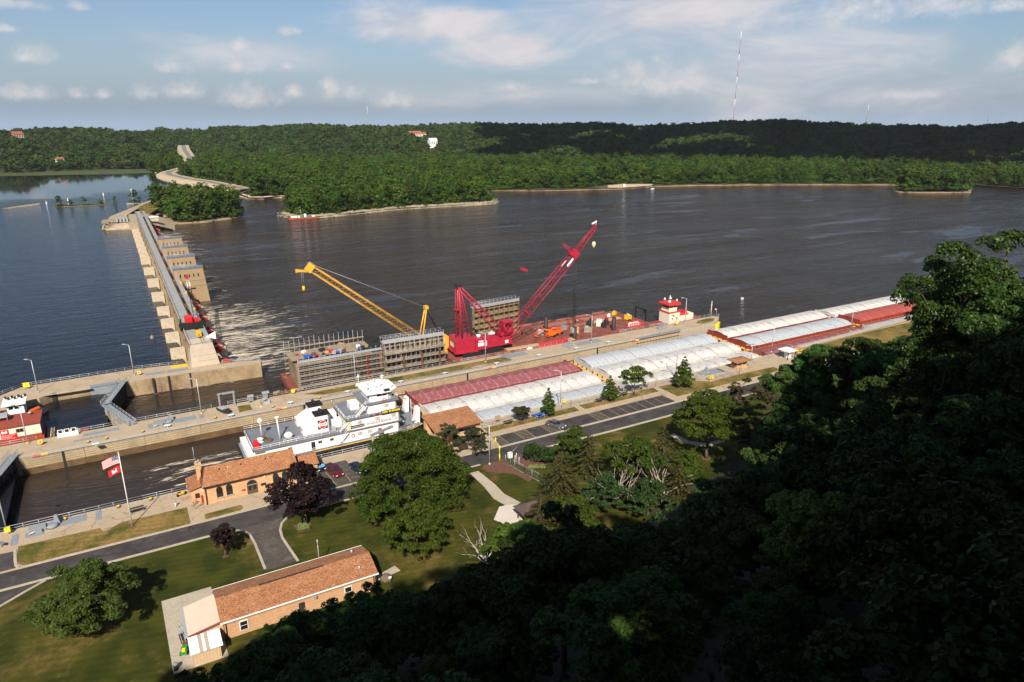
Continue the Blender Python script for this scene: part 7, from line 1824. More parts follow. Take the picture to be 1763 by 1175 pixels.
m.box(-.3, -.25, 3.4, 3.9, .25, 3.8); m.box(3.3, -.8, 0, 3.9, .8, .5); m.build('frame', GREYP, t); m = MB(); m.tube((1.0, 0, 3.4), (1.0, -.6, 1.2), .03, n=3); m.rbox((.6, 0, 3.3), (.5, .5, .5)); m.build('hoist', DARK, t)
for i, (u, v, lab) in enumerate(((24.2, 182.0, 'grey equipment cabinet on the intermediate wall, left of the twin'), (28.0, 182.6, 'grey equipment cabinet on the intermediate wall, right of its twin, larger lid'))):
    t = thing('equipment_cabinet', lab, 'cabinet', (u, v, 0)); m = MB(); m.box(-.6, -.4, .5, .6, .4, 1.7); m.box(-.5, -.3, 0, -.3, .3, .5); m.box(.3, -.3, 0, .5, .3, .5); m.build('body', GREYP, t); m = MB(); m.box(-.75, -.6, 1.7, .75 + i * .3, .6, 2.0); m.build('lid', GALV, t)
t = thing('concrete_ramp', 'small concrete ramp block between the two lawn patches on the intermediate wall', 'ramp', (24.2, 178.8, 0))
m = MB(); m.loft([[(0, -1.6, 0), (2.2, -1.6, 0), (2.2, 1.8, 0), (0, 1.8, 0)], [(.4, -1.2, .5), (1.9, -1.2, .5), (1.9, 1.6, .9), (.4, 1.6, .9)]]); m.build('block', CONC, t)
t = thing('valve_machine', 'grey valve machine on the intermediate wall right of the concrete ramp block', 'machinery', (27.6, 179.4, 0))
m = MB(); m.box(-.8, -.6, 0, .9, .6, .8); m.tube((0, 0, .8), (0, 0, 1.6), .2); m.box(-.9, -.8, 1.3, -.2, .1, 1.7); m.build('body', GALV, t)
def board(label, u, v, rz, w, h, z, mat, cat='sign', name='sign_board'):
    t = thing(name, label, cat, (u, v, 0), rz)
    for s in (-.35, .35):
        m = MB(); m.tube((s * w, 0, 0), (s * w, 0, z + h * .5), .05, n=5); m.build('post', GALV, t)
    m = MB(); m.box(-w / 2, -.06, z, w / 2, .0, z + h); m.build('panel', mat, t)
    return t
board('yellow sign board at the upstream bend of the river wall', -28.0, 222.6, -.1, 1.5, 1.3, .6, YEL_B); 
board('large tan sign on the walkway fence behind the round bronze tree', 74.2, 137.7, 0, 1.4, .8, 1.6, pm('tan_sign', (.36, .22, .13)))
for i, (u, v, lab) in enumerate(((-22.4, 179.6, 'yellow life-ring cabinet beside the lamp post by the houseboat'), (-.4, 219.2, 'yellow life-ring cabinet by the lamp post on the river wall'), (35.2, 182.4, 'yellow cabinet at the railing near the driftwood raft'), (95.4, 140.2, 'yellow cabinet at the foot of the walkway lamp post'), (141.2, 134.2, 'yellow cabinets at the corner of the fenced pad'), (171.0, 180.6, 'yellow box at the lamp post on the wall end near the tug'), (-25.2, 140.0, 'yellow cabinet at the lamp post on the left edge'))):
    t = thing('life_ring_cabinet', lab, 'cabinet', (u, v, 0)); m = MB(); m.box(-.45, -.25, .5, .45, .25, 1.35); m.build('body', YEL_B, t); m = MB(); m.box(-.06, -.1, 0, .06, .1, .5); m.build('post', GALV, t)
    if i in (0, 1): m = MB(); m.rbox((0, -.27, .92), (.4, .04, .4)); m.build('badge', pm('badge_red', (.6, .1, .2)), t)
    if i == 4: m = MB(); m.box(.8, -.25, .3, 1.5, .25, 1.35); m.build('second_body', YEL_B, t)
for i, (x, y, lab) in enumerate(((165, 768, 'houseboat side'), (288, 733, 'gate machinery'), (398, 718, 'dark skiff'), (500, 696, 'second lawn patch'), (596, 674, 'towboat stern mast'), (687, 657, 'pilothouse'), (763, 643, 'maroon barge'), (850, 625, 'red crane'), (924, 612, 'red girder'), (988, 600, 'crane hook'), (1042, 589, 'gate recess'))):
    p = at(x, y); t = thing('mooring_sign', 'small blue and white sign on the lock wall edge by the %s' % lab, 'sign', (p[0], min(p[1], 175.9), 0), 0, 'distance signs along the lock wall')
    m = MB(); m.rbox((0, 0, .55), (1.4, .9, .06), 0); m.build('panel', pm('blue_white_sign', (.55, .66, .80)), t); m = MB(); m.box(-.1, -.1, 0, .1, .1, .52); m.build('post', WHITE, t)
for i, (u, lab) in enumerate(((-23.8, 'at the left gate'), (29.0, 'above the towboat stern'), (91.0, 'below the red crane'), (146.0, 'at the open gate recess'))):
    t = thing('wall_marker', 'red and yellow marker strip on the lock wall edge %s' % lab, 'marker', (u, 174.86, -.4), 0, 'red and yellow wall markers')
    m = MB(); m.box(0, -.1, -.2, 1.6, .06, .2); m.build('red_half', SIGN, t); m = MB(); m.box(1.6, -.1, -.2, 2.9, .06, .2); m.build('yellow_half', YEL_B, t)
k = 0
for u in (-12.9, -9.2, -1.6, 14.6, 28.6, 40.6):
    for v in (175.7,):
        t = thing('mooring_bollard', 'small yellow mooring bollard on the intermediate wall, level with %s' % ('the white deckhouse', 'the timber gate leaf', 'the small gate', 'the davit', 'the grey cabinets', 'the scaffold corner')[k], 'bollard', (u, v, 0), 0, 'yellow mooring bollards'); k += 1
        m = MB(); m.lathe((0, 0, 0), [(.22, 0), (.2, .3), (.3, .36), (.28, .5), (.05, .55)], 9); m.build('post', YEL, t); m = MB(); m.lathe((0, 0, 0), [(.36, 0), (.34, .06)], 9); m.build('base', DARK, t)
k = 0
for u in (-16.4, -7.6, -2.0, 30.6, 44.6, 52.8):
    t = thing('mooring_bollard', 'small yellow mooring bollard on the landward walkway, %s' % ('left of the machinery', 'right of the cover plates', 'behind the bench', 'beside the towboat hull', 'below the grey towboat winch', 'near the brick shelter')[k], 'bollard', (u, 140.4, 0), 0, 'yellow mooring bollards'); k += 1
    m = MB(); m.lathe((0, 0, 0), [(.22, 0), (.2, .3), (.3, .36), (.28, .5), (.05, .55)], 9); m.build('post', YEL, t); m = MB(); m.lathe((0, 0, 0), [(.36, 0), (.34, .06)], 9); m.build('base', DARK, t)
t = thing('crane_davit', 'grey pillar jib with a red base lamp on the walkway beside the towboat', 'jib crane', (43.2, 139.4, 0))
m = MB(); m.tube((0, 0, 0), (0, 0, 3.4), .34, .26, n=8); m.lathe((0, 0, 0), [(.8, 0), (.75, .2), (.4, .5)], 10); m.build('pillar', GREYP, t); m = MB(); m.rbox((2.6, 1.2, 3.7), (6.4, .5, .5), .35); m.build('jib', GREYP, t); m = MB(); m.rbox((.2, -.35, 1.2), (.5, .4, .6)); m.build('red_box', SIGN, t)
t = thing('electric_cabinet', 'grey twin cabinets by the walkway lamp post near the towboat bow', 'cabinet', (53.2, 139.0, 0)); m = MB(); m.box(-.6, -.3, .4, .3, .3, 1.5); m.box(.4, -.3, .4, 1.2, .3, 1.3); m.build('body', GALV, t); m = MB(); m.box(-.4, -.1, 0, -.2, .1, .4); m.box(.7, -.1, 0, .9, .1, .4); m.build('leg', DARK, t)
def bicycle(label, u, v, rz, col):
    t = thing('bicycle', label, 'bicycle', (u, v, .02), rz)
    for x in (-.52, .52):
        m = MB()
        for a in range(12): m.tube((x + .33 * math.cos(a * PI / 6), 0, .34 + .33 * math.sin(a * PI / 6)), (x + .33 * math.cos((a + 1) * PI / 6), 0, .34 + .33 * math.sin((a + 1) * PI / 6)), .025, n=4)
        m.build('wheel', BLACK, t)
    m = MB(); m.path([(-.52, 0, .34), (-.1, 0, .34), (-.25, 0, .85), (-.52, 0, .34)], .025, 4); m.path([(-.1, 0, .34), (.38, 0, .85), (-.22, 0, .8)], .025, 4); m.tube((.52, 0, .34), (.36, 0, .98), .025, n=4); m.build('frame', col, t)
    m = MB(); m.rbox((-.27, 0, .92), (.26, .13, .06)); m.build('saddle', BLACK, t); m = MB(); m.tube((.36, -.28, 1.0), (.36, .28, 1.0), .02, n=4); m.build('handlebar', DARK, t)
bicycle('pale bicycle nearest the brick house corner', 5.9, 132.9, .5, WHITE); bicycle('dark bicycle leaning beside the pale one at the brick house', 5.3, 133.8, .55, DARK)
t = thing('motorcycle', 'black and yellow motorcycle parked by the annex of the brick house', 'motorcycle', (3.4, 139.2, .02), .3)
for x in (-.65, .65): m = MB(); m.tube((x, -.07, .32), (x, .07, .32), .32, n=14); m.build('wheel', BLACK, t)
m = MB(); m.rbox((0, 0, .55), (1.1, .3, .4)); m.rbox((.25, 0, .85), (.5, .28, .22)); m.build('body', YEL, t); m = MB(); m.rbox((-.35, 0, .85), (.6, .26, .12)); m.tube((.5, -.35, 1.05), (.5, .35, 1.05), .03); m.build('seat', BLACK, t)
t = thing('mower', 'bright green riding mower on the patio by the small shed', 'mower', (-.55, 92.3, .06), 1.3)
m = MB(); m.rbox((.3, 0, .55), (.9, .7, .4)); m.rbox((-.4, 0, .45), (.8, .9, .3)); m.build('body', pm('mower_green', (.02, .22, .03)), t); m = MB(); m.rbox((-.35, 0, .75), (.45, .45, .3)); m.build('seat', YEL_B, t)
for x in (-.5, .6):
    for s in (-.45, .45): m = MB(); m.tube((x, s - .08, .24), (x, s + .08, .24), .24, n=10); m.build('wheel', BLACK, t)
for i, (u, v, sx, sy, sz, lab, mt) in enumerate(((-.5, 95.2, .8, 1.6, .9, 'dark handcart and tools against the lean-to', DARK), (-.5, 97.4, .7, 1.2, .7, 'grey pallet leaning by the lean-to gutter', GALV), (-.4, 93.9, .6, .9, 1.0, 'rust-red barrel stand beside the lean-to', RUST))):
    t = thing(('handcart', 'pallet', 'barrel_stand')[i], lab, ('cart', 'pallet', 'stand')[i], (u, v, .05), .1); m = MB(); m.rbox((0, 0, sz * .4), (sx, sy, sz * .5)); m.build('body', mt, t); m = MB(); m.tube((-.2, -sy * .4, sz * .5), (-.3, sy * .5, sz * 1.2), .04, n=4); m.tube((.2, -sy * .4, sz * .5), (.1, sy * .5, sz * 1.2), .04, n=4); m.build('handle', GALV, t)
t = thing('litter_bin', 'dark litter bin at the lower corner of the patio', 'bin', (-1.9, 89.4, .05)); m = MB(); m.lathe((0, 0, 0), [(.3, 0), (.34, .9)], 10); m.build('body', DARK, t); m = MB(); m.lathe((0, 0, .9), [(.38, 0), (.3, .15), (.05, .2)], 10); m.build('lid', GREYP, t)
t = thing('litter_bin', 'white litter post with dark cap before the lock house door', 'bin', (18.6, 131.2, .02)); m = MB(); m.lathe((0, 0, 0), [(.28, 0), (.26, .6)], 10); m.build('body', WHITE, t); m = MB(); m.tube((0, 0, .6), (0, 0, 1.7), .16, n=8); m.build('cap', DARK, t)
t = thing('drinking_fountain', 'small white drinking fountain on the walkway left of the bicycles', 'fountain', (2.0, 135.2, .02)); m = MB(); m.tube((0, 0, 0), (0, 0, .95), .14, n=8); m.build('post', WHITE, t); m = MB(); m.lathe((0, 0, .9), [(.2, 0), (.28, .12), (.05, .1)], 10); m.build('bowl', GALV, t)
t = thing('information_sign', 'slanted grey information board at the end of the walkway, far left', 'sign', (-26.0, 135.6, .02)); m = MB(); m.rbox((0, 0, 1.0), (1.4, .9, .08), .1, .4); m.build('panel', PLATE, t); m = MB(); m.box(-.08, -.08, 0, .08, .08, 1.0); m.build('post', GALV, t)
t = thing('antenna_pole', 'thin grey antenna pole behind the brick workshop roof', 'pole', (21.0, 101.6, 0)); m = MB(); m.tube((0, 0, 0), (0, 0, 5.4), .06, n=5); m.build('pole', GALV, t); m = MB(); m.tube((0, 0, 5.0), (0, 0, 5.9), .1, n=5); m.build('tip', GALV, t)
t = thing('boulder', 'rounded brown boulder in the mulch right of the brick workshop', 'boulder', (29.6, 93.6, .0)); m = MB(); m.ball((0, 0, .5), .95, 12, sz=.75); m.build('stone', pm('brown_boulder', (.14, .10, .07), .95, .3, 1.5, bump=.5), t)
t = thing('small_sign', 'small white sign on a post by the boulder', 'sign', (29.9, 92.4, 0)); m = MB(); m.tube((0, 0, 0), (0, 0, 1.2), .04); m.build('post', GALV, t); m = MB(); m.rbox((0, -.03, 1.3), (.5, .05, .4)); m.build('panel', WHITE, t)
t = thing('mailbox_post', 'white concrete gate post at the mulch bed entrance', 'post', (80.6, 119.4, 0)); m = MB(); m.box(-.3, -.3, 0, .3, .3, 1.1); m.build('post', CONC_L, t); m = MB(); m.box(-.4, -.4, 1.1, .4, .4, 1.5); m.build('cap', CONC_L, t)
t = thing('loading_frame', 'yellow and grey loading frame on the ramp right of the kiosk', 'frame', (181.2, 136.2, .02)); m = MB()
for x in (0, 1.8, 3.6): m.tube((x, 0, 0), (x, 0, 1.6), .1); m.tube((x, 1.6, 0), (x, 1.6, 1.6), .1)
for z in (.8, 1.6): m.tube((0, 0, z), (3.6, 0, z), .1); m.tube((0, 1.6, z), (3.6, 1.6, z), .1)
m.build('frame', YEL, t); m = MB(); m.rbox((1.8, .8, .3), (3.2, 1.2, .5)); m.build('platform', GREYP, t)

# ------------------------------------------------------------------ trees of the grounds and the bluff
def ground_z(u, v): return bluff(u, v) if v < foot(u) else 0.0
def tree(label, loc, blobs, n, size, mat, seed, H, r0, fork, group=None, bark=BARK, name='tree', cat='tree', up=.35, nl=8, rough=.18, rz=0.0):
    rng = np.random.default_rng(seed); t = thing(name, label, cat, loc, rz, group)
    trunk_mb(rng, blobs, H, r0, fork, nl).build('trunk', bark, t)
    link('crown', leaf_mesh('crown', crown_cards(rng, blobs, n, size, up, rough), mat), t)
    return t
def spread_blobs(rng, H, Rr, z0, tiers=((.30, 1.0, 11), (.55, .82, 9), (.78, .5, 6), (.93, .16, 2)), rb=(.20, .30), sq=.6):
    """broad crown of foliage shelves"""
    out = []
    for f, rr, n in tiers:
        a0 = rng.uniform(0, 6)
        for i in range(n):
            a = a0 + 2 * PI * i / n + rng.uniform(-.25, .25); d = Rr * rr * rng.uniform(.62, .86); r = Rr * rng.uniform(*rb)
            out.append((d * math.cos(a), d * math.sin(a), z0 + (H - z0) * f + rng.uniform(-.6, .6), r, sq))
    for i in range(6): out.append((rng.uniform(-.4, .4) * Rr, rng.uniform(-.4, .4) * Rr, z0 + (H - z0) * rng.uniform(.3, .8), Rr * .3, .7))
    return out
R_ = np.random.default_rng
p = at(742, 905); tree('huge spreading dark green maple in front of the brick shelter, largest crown on the lawn', (41.8, 112.8, 0), spread_blobs(R_(1), 14.6, 11.4, 2.2, ((.16, 1.0, 13), (.42, .95, 13), (.68, .72, 9), (.88, .36, 5))), 44000, .21, F_LAWN, 1, 14.6, .55, 3)
tree('green maple with hanging lower branches between the huge maple and the brick workshop', (37.2, 99.0, 0), spread_blobs(R_(2), 9.0, 6.4, 1.6), 15000, .20, F_LAWN, 2, 9.0, .35, 2)
tree('dark purple beech standing between the road bend and the brick lock house', (22.3, 116.4, 0), round_blobs(R_(3), 13.2, 6.4, 1.6, 26, (.26, .40), .85), 19000, .21, F_PURP, 3, 13.2, .42, 2.5)
tree('round light green tree alone on the lower left lawn', (-12.1, 103.4, 0), round_blobs(R_(4), 11.6, 6.9, .4, 44, (.24, .36), .9), 46000, .16, F_ROUND, 4, 9.4, .3, 1.2)
tree('small dark purple tree on the lawn left of the driveway', (7.9, 113.5, 0), round_blobs(R_(5), 7.2, 2.7, 1.5, 18, (.28, .42), .9, .55), 4600, .17, F_PURP, 5, 7.2, .14, 1.6)
def conic(rng, H, Rr, z0, n=22):
    out = []
    for i in range(n):
        f = i / (n - 1); z = z0 + (H - z0) * f; rr = Rr * (1 - f) ** .75 * (.65 + .35 * min(1, f * 6)); a = i * 2.4
        out.append((rr * .55 * math.cos(a), rr * .55 * math.sin(a), z, max(.28, rr * .55), .75))
    return out
tree('small round bronze-green tree nearest the brick shelter on the dry strip', (79.5, 135.6, 0), round_blobs(R_(6), 4.9, 2.6, 1.2, 14, (.3, .45), .85), 4200, .17, foliage('bronze_leaves', (.020, .022, .006), (.055, .05, .016), .15, .6, .01, .1), 6, 4.9, .12, 1.2)
tree('conical bright green tree beside the blue table', (87.8, 136.0, 0), conic(R_(7), 7.4, 2.5, 1.0), 5200, .17, F_SMALL, 7, 7.4, .13, 1.0)
tree('conical bright green tree beside the third dark bench, second along the strip', (107.2, 136.1, 0), conic(R_(8), 7.0, 2.7, 1.0), 5200, .17, F_SMALL, 8, 7.0, .13, 1.0)
tree('wide-crowned young tree at the right end of the dry strips', (115.4, 136.1, 0), round_blobs(R_(9), 8.8, 4.4, 1.8, 22, (.22, .34), .8), 6600, .19, F_SMALL, 9, 8.8, .16, 1.8)
tree('conical bright green tree in front of the fenced concrete pad', (130.8, 133.7, 0), conic(R_(10), 9.0, 3.4, 1.0, 26), 7600, .18, F_SMALL, 10, 9.0, .15, 1.0)
tree('broad green tree on the shaded park lawn, trunk in a mulch ring', (105.8, 99.3, 0), spread_blobs(R_(11), 15.6, 8.6, 5.6), 22000, .23, F_LAWN, 11, 15.6, .42, 5.5)
tree('sunlit pale-branched tree at the edge of the big shadow near the pavilion', tuple(at(872, 1000)), spread_blobs(R_(12), 9.5, 4.6, 3.0, ((.3, 1, 6), (.6, .8, 5), (.9, .3, 3))), 7000, .22, F_SMALL, 12, 9.5, .24, 2.5, None, BARK_PALE)
def dead_limbs(label, loc, seed, n, L, z0=1.5, H=7):
    rng = R_(seed); t = thing('bare_tree', label, 'bare tree', loc)
    m = MB(); m.tube((0, 0, -.3), (0, 0, z0 + 1), .3, .2, n=7); m.build('trunk', BARK_PALE, t)
    for i in range(n):
        a = rng.uniform(0, 6.28); e = rng.uniform(.75, 1.4); p = Vector((0, 0, z0 + rng.uniform(-.6, .9))); m = MB(); r = .13; d = Vector((math.cos(a) * math.cos(e), math.sin(a) * math.cos(e), math.sin(e)))
        for k in range(5):
            q = p + d * L * rng.uniform(.16, .26); m.tube(p, q, r, r * .72, n=5); r *= .72
            b = (d + Vector(rng.normal(size=3)) * .5).normalized(); m.tube(q, q + b * L * .22, r * .6, r * .25, n=4); d = (d + Vector(rng.normal(size=3)) * .22 + Vector((0, 0, .08))).normalized(); p = q
        m.build('limb', BARK_PALE, t)
    return t
dead_limbs('leafless tree with white branches catching the sun at the shadow edge of the park', tuple(at(1062, 872)), 21, 15, 8.0); dead_limbs('smaller leafless white-branched tree just right of the larger one', tuple(at(1140, 868)), 22, 11, 7.5); dead_limbs('white bare limbs beside the hanging maple at the shadow edge', tuple(at(838, 985)), 23, 9, 6.5)
tree('leafy crown rising behind the white bare branches', tuple(at(1085, 850)), spread_blobs(R_(24), 11.5, 6.5, 6.6, ((.4, 1, 9), (.8, .6, 5))), 8000, .22, F_LAWN, 24, 11.5, .3, 4)
def spruce(label, loc, H, Rr, seed, group=None):
    rng = R_(seed); t = thing('spruce_tree', label, 'spruce', loc, 0, group)
    m = MB(); m.tube((0, 0, -.3), (0, 0, H * .97), .24, .03, n=6); m.build('trunk', BARK, t)
    P = []; N = []
    nt = int(H * 2.0)
    for i in range(nt):
        f = i / nt; z = H * (.06 + .92 * f); L = Rr * (1 - f) ** .85 + .25; nb = max(4, int(8 - 3 * f)); a0 = rng.uniform(0, 6)
        for b in range(nb):
            a = a0 + 2 * PI * b / nb + rng.uniform(-.2, .2); l = L * rng.uniform(.75, 1.12); n = int(16 * l + 6)
            s = rng.uniform(0.1, 1, n) ** .8 * l
            w = (rng.uniform(-1, 1, n)) * .32 * (1 - s / (l * 1.25)) * l * .5
            P.append(np.stack([math.cos(a) * s - math.sin(a) * w, math.sin(a) * s + math.cos(a) * w, z - .28 * s + .05 * s * s / l - np.abs(w) * .3 + rng.normal(size=n) * .05], 1))
            N.append(np.tile([math.cos(a) * .3, math.sin(a) * .3, 1.0], (n, 1)))
    link('crown', leaf_mesh('crown', cards_at(rng, np.concatenate(P), np.concatenate(N), .19, .55, .45), F_SPRUCE), t)
    return t
for i, (x, y, H, Rr, lab) in enumerate(((1135, 842, 14.5, 6.4, 'tallest olive spruce of the park group'), (1085, 828, 12.0, 5.6, 'olive spruce left of the tallest one'), (1012, 816, 9.5, 4.8, 'olive spruce behind the roadside mulch bed'), (966, 856, 10.5, 6.0, 'ragged olive spruce left of the white bare branches'), (930, 928, 9.5, 6.2, 'wide low olive spruce beside the dark pavilion roof'), (1165, 872, 9.5, 5.2, 'olive spruce at the shadow edge beside the shaded lawn'))):
    spruce(lab, tuple(at(x, y)), H, Rr, 30 + i, 'olive spruces in the park')
for x, y, H, Rr, seed, mt, lab in ((985, 800, 9.0, 4.6, 25, F_LAWN, 'leafy green tree left of the white bare branches'), (1180, 840, 8.5, 4.6, 26, F_LAWN, 'leafy tree right of the bare branches at the lawn edge'), (1040, 880, 7.5, 5.0, 27, F_SHRUB, 'low leafy tree in front of the white bare branches'), (1115, 890, 7.0, 5.0, 28, F_SHRUB, 'low dark tree at the foot of the bare branches'), (905, 965, 8.0, 4.4, 29, F_SMALL, 'sunlit leafy tree in front of the dark pavilion'), (985, 920, 7.5, 5.2, 33, F_LAWN, 'leafy tree at the shadow edge right of the pavilion')):
    tree(lab, tuple(at(x, y)), spread_blobs(R_(seed), H, Rr, 1.4, ((.25, 1, 8), (.55, .8, 6), (.9, .3, 3))), 7500, .2, mt, seed, H, .25, 1.5, 'leafy trees in the park group')
def pine(label, loc, H, Rr, seed, n=5200, mat=F_PINE, group=None, nb=20):
    rng = R_(seed); bl = []
    for i in range(nb):
        a = rng.uniform(0, 6.28); f = rng.uniform(.3, 1.0); d = Rr * rng.uniform(.35, 1.0) * (1.15 - f * .6)
        bl.append((d * math.cos(a), d * math.sin(a), H * f, Rr * rng.uniform(.16, .27), .5))
    t = thing('pine_tree', label, 'pine', loc, 0, group); trunk_mb(rng, bl, H * 1.2, .22, H * .3, nb).build('trunk', BARK, t)
    link('crown', leaf_mesh('crown', crown_cards(rng, bl, n, .17, .3, .35), mat), t); return t
pine('layered dark pine directly in front of the brick shelter', (56.6, 128.0, 0), 7.6, 4.6, 50, 7000); pine('second layered pine in front of the shelter steps', (61.8, 126.4, 0), 6.4, 4.6, 51, 6400)
for i, (x, y, H, Rr, lab) in enumerate(((1268, 705, 8.0, 5.0, 'open brownish pine beyond the broad park tree'), (1318, 735, 10.0, 5.6, 'tall open pine in front of the small brick hut'), (1345, 700, 9.0, 4.6, 'dense round-topped pine left of the shaded slope trees'), (1295, 790, 9.0, 5.2, 'sparse brown pine at the edge of the bluff shadow'), (1345, 770, 8.0, 4.5, 'low sparse pine half in the bluff shadow'))):
    pine(lab, tuple(at(x, y)), H, Rr, 60 + i, 5200, foliage('open_pine_needles', (.030, .030, .010), (.075, .060, .024), .1, .5, .02, .15), 'open pines by the road')
def shrub(label, loc, H, Rr, seed, mat=F_SHRUB, n=4200, size=.14):
    rng = R_(seed); t = thing('shrub', label, 'shrub', loc)
    bl = round_blobs(rng, H, Rr, .2, 16, (.36, .5), .9)
    link('crown', leaf_mesh('crown', crown_cards(rng, bl, n, size), mat), t); m = MB(); m.tube((0, 0, -.1), (0, 0, H * .5), .1, .05, n=5); m.build('stem', BARK, t); return t
shrub('tall round dark shrub nearest the vehicle gate', (71.2, 116.8, 0), 5.0, 2.5, 70); shrub('round dark shrub right of the taller one', (73.6, 114.6, 0), 4.2, 2.3, 71)
for i, (u, v, lab) in enumerate(((69.8, 114.4, 'pale hosta at the foot of the tall shrub'), (70.8, 113.9, 'pale hosta in the middle of the mulch row'), (71.8, 113.2, 'pale hosta at the right end of the mulch row'))): shrub(lab, (u, v, 0), .7, .75, 72 + i, F_HOSTA, 700, .13)
shrub('pale flowering clump under the dark purple beech', (21.6, 115.2, 0), .9, 1.2, 76, F_HOSTA, 900, .13)
for i, (u, v, H, lab) in enumerate(((76.0, 118.4, 1.2, 'small green shrub in the roadside mulch bed'), (77.6, 117.6, 1.0, 'second small shrub in the roadside mulch bed'), (75.2, 116.6, 1.6, 'pale grassy shrub by the round dark shrubs'))): shrub(lab, (u, v, 0), H, 1.0, 80 + i, F_SMALL, 900, .12)
t = thing('flower_patch', 'yellow flowers in the roadside mulch bed', 'flowers', (78.8, 119.6, .03)); link('blossom', leaf_mesh('blossom', cards_at(R_(5), np.column_stack([R_(6).uniform(-1, 1, 160), R_(7).uniform(-.5, .5, 160), R_(8).uniform(.1, .4, 160)]), np.tile([0, 0, 1.0], (160, 1)), .09), YEL), t); m = MB(); m.box(-.9, -.4, 0, .9, .4, .12); m.build('leaf_mat', F_SHRUB, t)

def project(u, v, z):
    d = Vector((u, v, z)) - Vector(CAM); a, p = R(AZ), R(PITCH)
    fw = d.x * math.cos(a) + d.y * math.sin(a); r = d.x * math.sin(a) - d.y * math.cos(a)
    f = fw * math.cos(p) - d.z * math.sin(p); up = fw * math.sin(p) + d.z * math.cos(p)
    return (881.5 + 1200 * r / f, 587.5 - 1200 * up / f) if f > 1 else None
SLOPE = []
def slope_protos():
    for i, (H, Rr, z0, nb) in enumerate(((14, 5.6, 2.0, 24), (13, 5.0, 1.5, 22), (15, 6.2, 2.5, 26))):
        rng = R_(100 + i); bl = round_blobs(rng, H, Rr, z0, nb, (.24, .38), .72)
        tr = trunk_mb(rng, bl, H, .28, 3, 7)
        me = bpy.data.meshes.new('trunk'); me.from_pydata(tr.v, [], tr.f); me.materials.append(BARK); me.update()
        cc = crown_cards(rng, bl, 15000, .21, .4, .15)
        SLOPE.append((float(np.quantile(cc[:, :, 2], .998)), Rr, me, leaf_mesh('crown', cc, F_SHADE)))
slope_protos()
def oak_proto():
    rng = R_(140); bl = round_blobs(rng, 14, 5.8, 1.5, 34, (.20, .32), .75); tr = trunk_mb(rng, bl, 14, .24, 3, 12)
    me = bpy.data.meshes.new('trunk'); me.from_pydata(tr.v, [], tr.f); me.materials.append(BARK); me.update(); cc = crown_cards(rng, bl, 38000, .105, .35, .16)
    SLOPE.append((float(np.quantile(cc[:, :, 2], .998)), 5.8, me, leaf_mesh('crown', cc, F_OAK)))
oak_proto()
def place(k, u, v, s, rz, label, group, mat=None, z=None):
    H, Rr, tm, cm = SLOPE[k]
    t = thing('slope_tree', label, 'tree', (u, v, (ground_z(u, v) if z is None else z) - .2), rz, group); t.scale = (s, s, s)
    link('trunk', tm, t); c = link('crown', cm, t)
    if mat: c.material_slots[0].link = 'OBJECT'; c.material_slots[0].material = mat
    return t
ENV = [(-300, 1400), (0, 1400), (215, 1300), (275, 1200), (330, 1165), (400, 1120), (480, 1082), (560, 1045), (600, 1024), (650, 1030), (700, 1034), (760, 1008), (830, 985), (900, 905), (960, 905), (1030, 915), (1120, 905), (1200, 895), (1270, 830), (1310, 740), (1345, 680), (1370, 625), (1420, 602), (1470, 588), (1530, 590), (1590, 578), (1612, 505), (1640, 450), (1700, 432), (1763, 402), (2100, 330)]
rg = random.Random(77); n_s = 0
for u, v in jit_grid(-34, 215, 6, 112, 6.9, rg):
    if v > foot(u) - 2 or math.hypot(u, v) < 11: continue
    k = rg.randrange(3); H, Rr = SLOPE[k][0], SLOPE[k][1]; s = rg.uniform(.72, 1.18)
    if math.hypot(u, v) < 40: s *= .8 if math.hypot(u, v) > 22 else .55
    z = ground_z(u, v); ok = False
    while s > .42:
        q = project(u, v, z + H * s)
        if q is None: break
        e = project(u - Rr * s * .8 * math.sin(R(AZ)), v + Rr * s * .8 * math.cos(R(AZ)), z + H * s * .7)
        if q[1] >= lerp_tab(ENV, q[0]) - 4 and e[1] >= lerp_tab(ENV, e[0]) - 12: ok = True; break
        s *= .9
    if not ok or not -160 < q[0] < 1950 or q[1] > 1330: continue
    D_ = math.hypot(u, v)
    if (abs(q[0] - 1405) < 170 and 640 < q[1] < 1120 and D_ < 53) or (abs(q[0] - 1240) < 130 and 640 < q[1] < 1000 and D_ < 61) or (abs(q[0] - 830) < 110 and 960 < q[1] < 1250 and D_ < 46): s *= .5
    n_s += 1; X, Y = q
    lb = ('deep-shaded tree at the bottom picture edge left of centre' if Y > 1060 and X < 900 else 'deep-shaded tree at the bottom picture edge right of centre' if Y > 1060 else 'shaded tree on the slope behind the brick workshop' if X < 820 else 'shaded tree on the slope below the picnic pavilion' if X < 1000 else 'shaded tree on the slope below the white bare branches' if X < 1200 else 'shaded tree along the dark edge of the park lawn' if X < 1330 else 'shaded tree on the dark slope in the lower right' if Y > 800 else 'shaded tree on the slope beside the road and the grass bank' if X < 1560 else 'shaded tree under the glossy oaks at the right edge')
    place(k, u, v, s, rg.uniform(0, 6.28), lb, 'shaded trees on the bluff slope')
print('slope trees', n_s)
def topped(x, y, d, Hh, k, label, group=None, mat=None, rz=0.0, wide=1.0):
    """a tree on the bluff side d metres out whose top stands where the photograph shows it"""
    a, e = px_dir(x, y); u, v = d * math.cos(a), d * math.sin(a); zt = CAM[2] + d * math.tan(e); s = Hh / SLOPE[k][0]
    t = place(k, u, v, s, rz, label, group, mat, z=zt - Hh); t.scale = (s * wide, s * wide, s)
    g = ground_z(u, v)
    return t, zt - Hh - g
